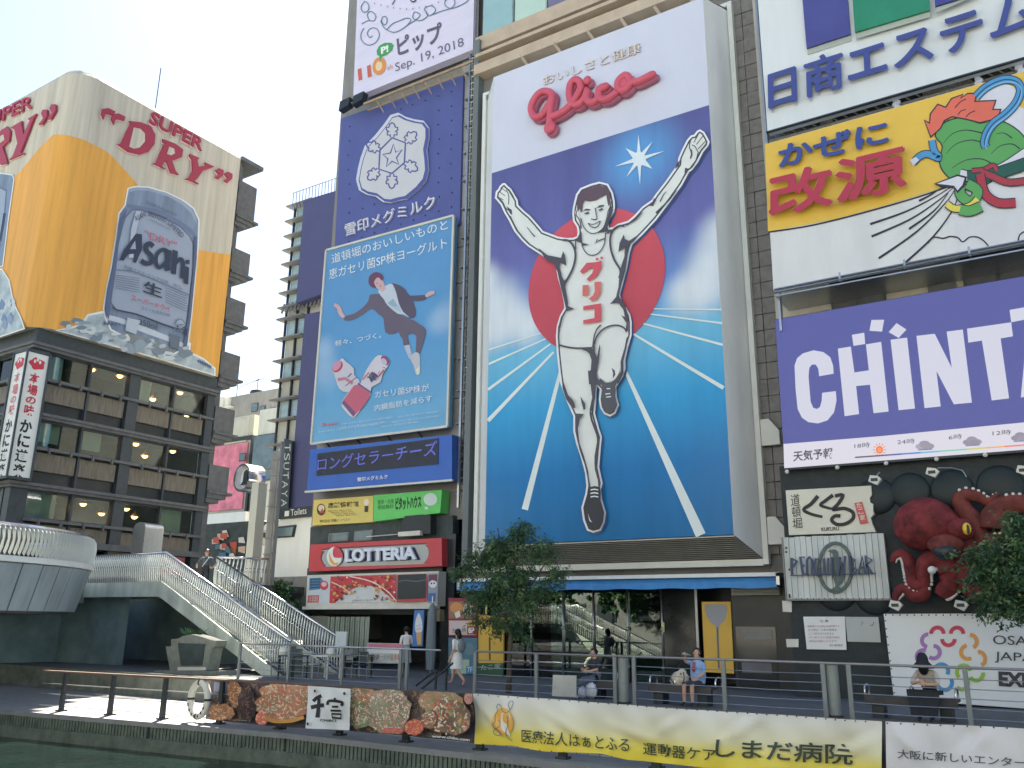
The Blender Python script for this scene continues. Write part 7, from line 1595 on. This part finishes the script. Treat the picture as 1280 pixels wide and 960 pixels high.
# man on the stairs, elbows out
zc = bz(-29.6)
person('man in dark shirt coming down the bridge stairs with elbows out', (-29.5, 23.3, 2.83), math.radians(215), dict(elR=(.36, -.06, 1.12), wrR=(.3, .14, .98), haR=(.26, .2, .99), elL=(-.38, -.06, 1.14), wrL=(-.3, .12, .98), haL=(-.25, .18, .99), knR=(.1, .12, .5), anR=(.1, .02, .12), toR=(.1, .18, .08)),
       dict(zones=std, top=mm('slate_shirt', (78, 88, 100)), bottom=mm('dark_trousers', (50, 54, 60)), shoe=M['black']), 1.04,
       lambda t, ch, B: (ch(MB().tube([(-.12, .105, 1.36), (-.02, .13, 1.2), (.1, .12, 1.02)], .018, 6), 'bag_strap', M['offwhite']), ch(MB().bar((-.05, .088, 1.587), (.05, .088, 1.587), .01, .03), 'glasses', M['black'])))
# burger shop assistant
q = YP(24.6, 506, 843)
person('shop assistant in white top behind the pink leaning menu', (q.x, 24.6, 0), math.radians(60), dict(elR=(.24, .08, 1.12), wrR=(.16, .28, 1.1), haR=(.13, .35, 1.12)), dict(zones=std, top=mm('white_top', (226, 226, 224)), bottom=mm('grey_skirt', (150, 156, 150)), shoe=M['black']), 1.0,
       lambda t, ch, B: ch(MB().lathe([(.12, 1.02), (.17, .9), (.2, .6), (.22, .48)], (0, 0, 0), 16), 'skirt', mm('pale_skirt', (170, 176, 170))))
# walking girl
def girl(t, ch, B):
    g = MB(); g.lathe([(.07, 1.4), (.15, 1.32), (.155, 1.15), (.13, 1.05), (.17, .9), (.21, .62), (.22, .52)], (0, 0, 0), 20)
    for v in g.v: v.y *= .85; v.x *= 1.0
    ch(g, 'dress', mm('white_dress', (226, 230, 230)))
    g = MB(); g.ball((0, -.2, 1.18), (.15, .1, .2), None, 14, 10); ch(g, 'backpack', mm('grey_backpack', (120, 136, 146)))
    g = MB(); 
    for x in (-.11, .11): g.tube(sm([(x, -.16, 1.36), (x, -.02, 1.42), (x, .12, 1.32), (x, .1, 1.12), (x, -.12, 1.04)], 4), .014, 6)
    ch(g, 'strap', mm('pack_strap', (70, 90, 100)))
    g = MB(); g.ball((0, -.08, 1.5), (.085, .07, .12), None, 12, 8); ch(g, 'hair_bunch', M['hair'])
gz = dict(std); gz.update({'kn': 0, 'hi': 0, 'sh': 1})
person('girl in white dress with grey backpack walking past the takoyaki poster', (-16.07, 22.18, 0), math.radians(80), dict(knR=(.08, .17, .5), anR=(.08, .3, .12), toR=(.08, .44, .09), knL=(-.08, -.12, .47), anL=(-.08, -.42, .2), toL=(-.08, -.36, .06), elR=(.2, .04, 1.1), wrR=(.18, .24, 1.05), haR=(.16, .31, 1.08), elL=(-.21, -.06, 1.1), wrL=(-.2, .05, .9)),
       dict(zones=gz, top=mm('white_cotton', (226, 230, 230)), bottom=mm('white_cotton_b', (226, 230, 230)), shoe=ink(206, 150, 156)), .98, girl)
# seated woman reading
SJ = lambda: dict(pel=(0, 0, .52), spi=(0, -.0, .67), che=(0, .02, .86), nec=(0, .03, 1.02), jaw=(0, .06, 1.09), hea=(0, .06, 1.17), top=(0, .05, 1.25), shR=(.17, .02, .95), shL=(-.17, .02, .95), hiR=(.09, .02, .5), knR=(.11, .42, .49), anR=(.11, .44, .09), toR=(.11, .57, .03), hiL=(-.09, .02, .5), knL=(-.11, .42, .49), anL=(-.11, .42, .09), toL=(-.11, .56, .03))
J = SJ(); J.update(elR=(.22, .12, .74), wrR=(.08, .34, .7), haR=(.04, .4, .72), elL=(-.22, .1, .74), wrL=(-.1, .32, .68), haL=(-.05, .38, .7), jaw=(0, .09, 1.08), hea=(0, .1, 1.15), top=(0, .08, 1.23), knL=(-.14, .5, .44), anL=(-.1, .86, .3), toL=(-.1, .95, .4))
q = YP(21.3, 746, 858)
person('woman in dark top sitting bent over her lap beside white bags', (q.x, 21.3, -.02), math.radians(150), J, dict(zones=std, top=mm('charcoal_top', (54, 60, 66)), bottom=mm('grey_jeans', (96, 108, 122)), shoe=M['offwhite']))
# man in blue shirt drinking
J = SJ(); J.update(elR=(.24, .16, .98), wrR=(.13, .3, 1.12), haR=(.09, .35, 1.15), elL=(-.24, .1, .74), wrL=(-.18, .3, .62), haL=(-.15, .38, .6), jaw=(0, .05, 1.11), hea=(.0, .03, 1.19), top=(0, -.02, 1.26))
def drk(t, ch, B):
    g = MB(); g.tube([(.05, .2, 1.13), (.075, .32, 1.15), (.1, .44, 1.165)], [.014, .03, .034], 10); ch(g, 'bottle', mat('tinted_bottle', (150, 160, 150), rough=.2))
    g = MB(); g.prism([(-.03, .15, .98), (.03, .15, .98), (.045, .17, .8), (0, .18, .74), (-.045, .17, .8)], (0, .02, 0)); ch(g, 'tie', ink(176, 90, 92))
    g = MB(); g.lathe([(.17, .5), (.2, .66), (.19, .86), (.17, .96), (.08, 1.02)], (0, .01, 0), 18)
    for v in g.v: v.y = v.y*.75
    ch(g, 'shirt', mm('blue_shirt', (142, 178, 220)))
zz2 = dict(std); zz2.update({'kn': 0})
q = YP(20.95, 873, 858)
person('man in light blue shirt sitting on bench drinking from a bottle', (q.x, 20.98, 0), math.radians(165), J, dict(zones=zz2, top=mm('blue_shirt_b', (142, 178, 220)), bottom=mm('dark_shorts', (70, 76, 88)), shoe=M['black']), 1.02, drk)
t = thing('backpack', 'cream rucksack with brown patch on bench beside drinking man', 'backpack', YP(20.9, 850, 860))
c = YP(20.85, 850, 851); c.z = .62
g = MB(); g.ball(c, (.2, .13, .21), mat('cream_canvas', (206, 196, 176), rough=.8, n=.3, sc=9, bump=.6), 16, 10)
for v in g.v: k = (v.z-c.z)/.21; v.x = c.x+(v.x-c.x)*(1.15-.35*k)+.06*k+.02*math.sin(k*9); v.z += .02*math.sin((v.x-c.x)*25)
g.build('bag', None, t, smooth=True)
g = MB(); g.ball(c+Vector((.07, -.1, .08)), (.035, .02, .045), mat('brown_patch', (110, 84, 70)), 10, 6); g.build('patch', None, t, smooth=True)
g = MB(); g.tube(sm([c+Vector((-.12, -.1, .12)), c+Vector((-.2, -.12, 0)), c+Vector((-.1, -.13, -.14))], 4), .014, 6, M['darksteel']); g.tube(sm([c+Vector((.12, -.08, .14)), c+Vector((.16, -.12, 0)), c+Vector((.1, -.13, -.14))], 4), .014, 6, M['darksteel']); g.build('strap', None, t)
# hat wearer seen from behind / hunched forward
J = SJ(); J.update(spi=(0, .06, .66), che=(0, .14, .82), nec=(0, .2, .95), jaw=(0, .27, 1.0), hea=(0, .29, 1.06), top=(0, .28, 1.14), shR=(.17, .14, .9), shL=(-.17, .14, .9), elR=(.25, .3, .7), wrR=(.08, .42, .74), haR=(0, .44, .76), elL=(-.25, .3, .7), wrL=(-.08, .44, .7), haL=(0, .46, .72))
def hat(t, ch, B):
    g = MB(); g.lathe([(0, 1.3), (.06, 1.29), (.1, 1.22), (.115, 1.12), (.21, 1.02), (.22, 1.0), (.12, 1.06)], (0, .29, 0), 20); ch(g, 'hat', mm('black_hat', (36, 38, 44)))
    g = MB(); g.ball((0, .28, 1.0), (.1, .09, .14), None, 12, 8); ch(g, 'hair_lengths', M['hair'])
    g = MB(); g.prism([(-.26, .05, .5), (.26, .05, .5), (.3, .5, .52), (-.3, .5, .52)], (0, 0, .08)); g.prism([(-.3, .46, .56), (.3, .46, .56), (.24, .52, .12), (-.24, .52, .12)], (0, .05, 0)); ch(g, 'skirt', mm('black_skirt', (40, 44, 50)), False)
q = YP(20.95, 1164, 872)
person('woman in black hat and skirt hunched on bench before expo banner', (q.x, 20.9, 0), math.radians(172), J, dict(zones=std, top=mm('cream_blouse', (206, 196, 186)), bottom=mm('black_cotton', (40, 44, 50)), shoe=M['black']), 1.05, hat)
for x, y, s_, lab in ((738, 859, .16, 'larger white plastic bag by the woman on the short bench'), (727, 868, .12, 'small white plastic bag on the paving beside larger bag')):
    q = YP(20.9, x, y); g = MB(); bm = bmesh.new(); bmesh.ops.create_icosphere(bm, subdivisions=3, radius=1)
    vs = [Vector((q.x, 20.95, .14 if s_ < .15 else .2))+Vector((v.co.x*s_*(1+.3*noise.noise(v.co*3)), v.co.y*s_*.8, v.co.z*s_*1.2*(1+.3*noise.noise(v.co*4)))) for v in bm.verts]
    g.add(vs, [tuple(v.index for v in f.verts) for f in bm.faces], mat('white_plastic', (222, 224, 230), rough=.3, n=.06) if 'white_plastic' not in bpy.data.materials else bpy.data.materials['white_plastic']); bm.free(); g.build('plastic_bag', None, None, smooth=True, label=lab, cat='bag')
# ================================================================ BURGER SHOP TERRACE
t = thing('leaning_menu', 'pink and white menu stand leaning at the burger shop counter', 'menu stand', YP(24, 480, 835))
plane_box(1, 23.8, [(460, 803.5), (503, 804.5), (502, 829), (456.5, 828)], .08, ink(190, 200, 196, n=.2)).build('board', None, t)
A = Art(1, 23.8, (340, 740), 4.923, off=.012)
A.poly([(592, 316), (800, 320), (800, 350), (590, 346)], ink(206, 130, 146)); A.poly([(590, 352), (800, 356), (796, 380), (586, 376)], ink(220, 226, 226))
for k in range(9): A.poly([(600+k*22, 384), (614+k*22, 384), (612+k*22, 424-(k % 3)*8), (598+k*22, 420)], ink(*rr.choice([(190, 110, 100), (206, 206, 196), (170, 190, 180), (200, 160, 130)])))
A.build('print', None, t)
for x in (462, 499): q = YP(23.85, x, 830); g = MB(); g.box(q.x-.03, q.x+.03, 23.82, 23.9, 0, q.z+.1); g.build('leg', M['steel'], t)
def table(x, lab, Y, cloth_=False):
    t = thing('terrace_table', lab, 'table', (x, Y, 0), 'tables on the burger shop terrace')
    g = MB(); g.box(x-.38, x+.38, Y-.35, Y+.35, .7, .74); g.build('table_top', M['offwhite'] if cloth_ else M['dark'], t)
    for dx in (-.34, .34):
        for dy in (-.3, .3): g = MB(); g.box(x+dx-.02, x+dx+.02, Y+dy-.02, Y+dy+.02, 0, .7); g.build('leg', M['offwhite'] if cloth_ else M['darksteel'], t)
    return t
table(YP(22.2, 408, 830).x, 'small white table nearest the foot of the stairs', 22.2, True); table(YP(23, 438, 830).x, 'dark table between white table and leaning menu', 23.4); table(YP(21.6, 372, 830).x, 'dark table under the near stair railing', 21.4)
def chair(x, Y, lab, m, a=0):
    t = thing('terrace_chair', lab, 'chair', (x, Y, 0), 'chairs on the burger shop terrace')
    g = MB(); g.box(x-.2, x+.2, Y-.2, Y+.2, .43, .46); g.build('seat', m, t)
    g = MB(); g.box(x-.2, x-.17 if a else x+.2, Y+(-.2 if a else .17), Y+.2, .5, .86); g.build('backrest', m, t)
    for dx in (-.18, .18):
        for dy in (-.18, .18): g = MB(); g.box(x+dx-.014, x+dx+.014, Y+dy-.014, Y+dy+.014, 0, .43 if (dy < 0) else .8); g.build('leg', M['steel'], t)
chair(YP(22, 389, 830).x, 22.0, 'white chair left of the white terrace table', M['offwhite'], 1); chair(YP(23, 452, 830).x, 22.9, 'dark chair beside the leaning menu', M['dark']); chair(YP(22, 352, 830).x, 21.9, 'dark chair under the stairs near the left table', M['dark']); chair(YP(23.6, 424, 830).x, 23.9, 'grey chair behind the white terrace table', M['grey'])
for x, y, lab in ((354, 817, 'round white container on the left terrace table'), (413, 822, 'white parcel on the white terrace table')):
    q = YP(21.5 if x < 400 else 22.2, x, y); g = MB(); g.lathe([(.0, 0), (.14, 0), (.15, .08), (.13, .2), (.05, .24), (0, .24)], (q.x, q.y, .745), 14, M['offwhite']); g.build('container', None, None, smooth=True, label=lab, cat='container')
g = MB(); q = YP(22.3, 405, 800); g.box(q.x-.05, q.x+.45, 22.9, 22.95, 1.0, 1.5); g.box(q.x-.2, q.x+.3, 22.8, 22.9, .8, 1.05, ink(130, 52, 60)) if False else None
g.build('stair_end_panel', ink(196, 210, 212), None, label='pale panel at the foot of the far stair railing', cat='panel')
t = thing('curtain', 'translucent strip curtain hanging in the burger shop opening', 'curtain', YP(27.6, 436, 800))
cm = mat('pale_strip', (134, 146, 134), rough=.5, n=.3, sc=3, stretch=8)
for k in range(17): a = YP(27.6, 410+k*3.1, 771); b = YP(27.6, 410+k*3.1, 822); g = MB(); g.box(a.x, a.x+.11, 27.6+.02*(k % 2), 27.61+.02*(k % 2), b.z, a.z); g.build('strip', cm, t)
g = MB(); a, b = YP(28.4, 384, 770), YP(28.4, 408, 800); g.box(a.x, b.x, 28.4, 28.5, b.z, a.z); g.build('window_panel', ink(150, 160, 156, n=.2), None, label='pale window panel left of strip curtain in the burger shop', cat='window')
t = thing('ice_cream_banner', 'blue vertical banner with tall soft ice cream cone', 'banner', YP(27.4, 524, 808))
plane_box(1, 27.4, [(518, 763), (530, 762.5), (528, 808), (514.5, 808)], .05, ink(84, 134, 196)).build('sheet', None, t)
A = Art(1, 27.4, (340, 740), 4.923, off=.012); A.poly([(903, 128), (918, 160), (925, 200), (922, 245), (885, 248), (880, 205), (888, 160)], ink(224, 228, 232), smooth=2); A.poly([(887, 250), (922, 248), (918, 325), (894, 325)], ink(222, 178, 120)); A.stroke([(884, 210), (922, 200)], 3, ink(180, 186, 200)); A.stroke([(884, 230), (922, 222)], 3, ink(180, 186, 200)); A.build('print', None, t)
g = MB(); q = YP(27.3, 539, 800); g.lathe([(.16, 0.1), (.2, .8), (.17, 2.2), (.1, 2.45), (0, 2.6)], (q.x, 27.3, .0), 10, mat('folded_canvas', (120, 134, 140), rough=.7, n=.2, stretch=6)); g.tube([(q.x, 27.3, 0), (q.x, 27.3, 2.8)], .03, 6, M['steel']); g.build('parasol', None, None, label='folded grey parasol beside the ice cream banner', cat='parasol')
g = MB(); q = YP(27.9, 551, 765); g.box(q.x-.1, q.x+.1, 27.7, 28.0, q.z-.35, q.z+.1); g.build('wall_lantern', mat('lantern', (170, 160, 130)), None, label='small wall lantern on the black pier right of the shop', cat='lantern')
# ================================================================ MONUMENT UNDER THE STAIRS
YM = 21.0
t = thing('stone_monument', 'grey stone monument with stepped shoulders and dark plaque under the stairs', 'monument', YP(YM, 237, 845)); st = mat('monument_stone', (128, 134, 126), rough=.8, n=.2, sc=5, bump=.2)
plane_box(1, YM-.2, [(193, 838), (270, 839), (270, 852), (191, 851)], .9, st).build('pedestal', None, t)
plane_box(1, YM, [(212.5, 838), (207, 808), (214, 808), (214, 799), (223, 798), (228, 795), (240, 793), (252, 796), (262, 800), (270, 801), (268, 808), (264, 811), (259, 838)], .5, st).build('slab', None, t)
plane_box(1, YM-.03, [(222, 804), (256, 805), (252, 832), (226, 832)], .05, M['dark']).build('plaque', None, t)
plane_box(1, YM-.05, [(222, 834), (256, 834), (256, 838), (222, 838)], .1, M['offwhite']).build('ledge', None, t)
q = YP(YM+.3, 240, 793); g = MB()
for k in range(34): a = random.uniform(-.9, .9); g.tube([(q.x+a*.3, q.y, q.z-.1), (q.x+a*.75+random.uniform(-.1, .1), q.y+random.uniform(-.2, .2), q.z+.12+random.uniform(0, .16))], [.025, .004], 4)
g.build('agave', M['leaf'], None, label='spiky dark plant growing behind the stone monument', cat='plant')
# ================================================================ TREES AND SHRUBS
def tree(name, label, base, crown, n, leaf, trunk_path, r0, seed, branches, size=.11):
    rr = random.Random(seed); t = thing(name, label, 'tree', base)
    g = MB(); P_ = sm(trunk_path, 3); g.tube(P_, [r0*(1-.7*i/len(P_)) for i in range(len(P_))], 9)
    for b in branches: Pb = sm(b, 3); g.tube(Pb, [r0*.5*(1-.85*i/len(Pb)) for i in range(len(Pb))], 6)
    g.build('trunk', M['bark'], t, smooth=True)
    g = MB(); tot = sum(c[1][0]*c[1][1]*c[1][2] for c in crown)
    for c, r in crown:
        k = int(n*r[0]*r[1]*r[2]/tot); tw = []
        for i in range(max(6, k//26)):
            while True:
                p = Vector((rr.uniform(-1, 1), rr.uniform(-1, 1), rr.uniform(-1, 1)))
                if p.length < 1: break
            p *= (.45+.55*rr.random()); o_ = Vector(c)+Vector((p.x*r[0], p.y*r[1], p.z*r[2])); d = Vector((p.x*1.0+rr.uniform(-.5, .5), p.y+rr.uniform(-.5, .5), rr.uniform(-.9, .25))).normalized()
            m_ = M['leaf2'] if rr.random() < .26 else M['leaf']; L_w = rr.uniform(.25, .55)
            g.tube([o_-d*L_w*.3, o_+d*L_w*.7], .004, 3, M['bark'])
            for j in range(26):
                u = rr.random(); q = o_+d*L_w*(u-.3)+Vector((rr.gauss(0, .05), rr.gauss(0, .05), rr.gauss(0, .05)))
                dd = (d*.6+Vector((rr.uniform(-1, 1), rr.uniform(-1, 1), rr.uniform(-1, .3)))).normalized(); s_ = size*rr.uniform(.6, 1.2); w = dd.cross(Vector((rr.uniform(-1, 1), rr.uniform(-1, 1), rr.uniform(-1, 1)))).normalized()*s_*leaf
                g.add([q, q+dd*s_*.45+w, q+dd*s_, q+dd*s_*.45-w], [(0, 1, 2, 3)], m_)
    g.build('crown', None, t); return t
c = lambda x, y, Y=21.4: tuple(YP(Y, x, y))
tb = YP(21.2, 636, 866); base = (tb.x, 21.2, 0)
tree('promenade_tree', 'slender drooping green tree in front of the left side of runner billboard', base,
 [(c(648, 672), (.42, .5, .75)), (c(622, 690), (.62, .6, .62)), (c(676, 690), (.5, .55, .5)), (c(600, 700), (.5, .5, .42)), (c(585, 712), (.32, .4, .36)), (c(640, 725), (.95, .7, .62)), (c(682, 735), (.42, .5, .4)), (c(612, 745), (.6, .6, .5)), (c(655, 752), (.6, .6, .45)), (c(640, 780), (.5, .45, .4)), (c(616, 778), (.3, .4, .45)), (c(600, 770), (.25, .3, .5)), (c(574, 716), (.25, .35, .35)), (c(694, 716), (.35, .4, .4)), (c(590, 745), (.3, .4, .5)), (c(655, 800), (.22, .3, .3))],
 19000, .13, [(base), c(637, 820, 21.2), c(640, 770), c(642, 720), c(650, 655)], .085, 3,
 [[c(640, 775), c(620, 740), c(596, 705)], [c(641, 760), c(665, 730), c(690, 690)], [c(642, 735), c(630, 700), c(622, 660)], [c(640, 780), c(612, 775), c(600, 790)]], .13)
cr2 = lambda x, y, Y=22.2: tuple(YP(Y, x, y)); tb = YP(22.2, 1310, 895)
tree('promenade_tree', 'dense dark green tree cut by the right edge before the octopus', (tb.x, 22.2, 0),
 [(cr2(1250, 705), (.75, .6, .8)), (cr2(1225, 715), (.5, .5, .6)), (cr2(1275, 680), (.7, .7, .7)), (cr2(1295, 740), (.9, .8, .9)), (cr2(1250, 755), (.7, .6, .45)), (cr2(1330, 690), (.8, .8, .9)), (cr2(1215, 695), (.25, .4, .5)), (cr2(1268, 650), (.35, .5, .25))],
 15000, .2, [(tb.x, 22.2, 0), cr2(1308, 820), cr2(1305, 740), cr2(1310, 660)], .12, 8, [[cr2(1306, 780), cr2(1270, 730), cr2(1235, 690)], [cr2(1306, 760), cr2(1290, 700), cr2(1275, 650)]], .12)
s0 = YP(27.6, 352, 790)
tree('shrub', 'dark evergreen shrub behind the far stair railing', (s0.x, 27.4, 0), [(tuple(YP(27.4, 348, 740)), (.7, .5, .7)), (tuple(YP(27.4, 362, 765)), (.7, .5, .6)), (tuple(YP(27.4, 335, 728)), (.4, .4, .3))], 7000, .25, [(s0.x, 27.4, 0), (s0.x, 27.4, 1.2), (s0.x-.1, 27.4, 2.2)], .06, 5, [], .13)
# trees on the far bank, reflected in the glazing
for i, (x, lab) in enumerate(((-38, 'leafy tree on the opposite bank before the grey block'), (-31, 'leafy tree on the opposite bank before the white block'), (-24, 'leafy tree on the opposite bank right of the white block'))):
    tree('waterside_tree', lab, (x, -9, .3), [((x, -9, 5.6), (3.2, 1.8, 3.2)), ((x+1.8, -9, 3.8), (2.5, 1.4, 2.2))], 4200, .35, [(x, -9, .3), (x, -9, 2.4), (x+.1, -9, 4.5)], .14, 20+i, [], .4)
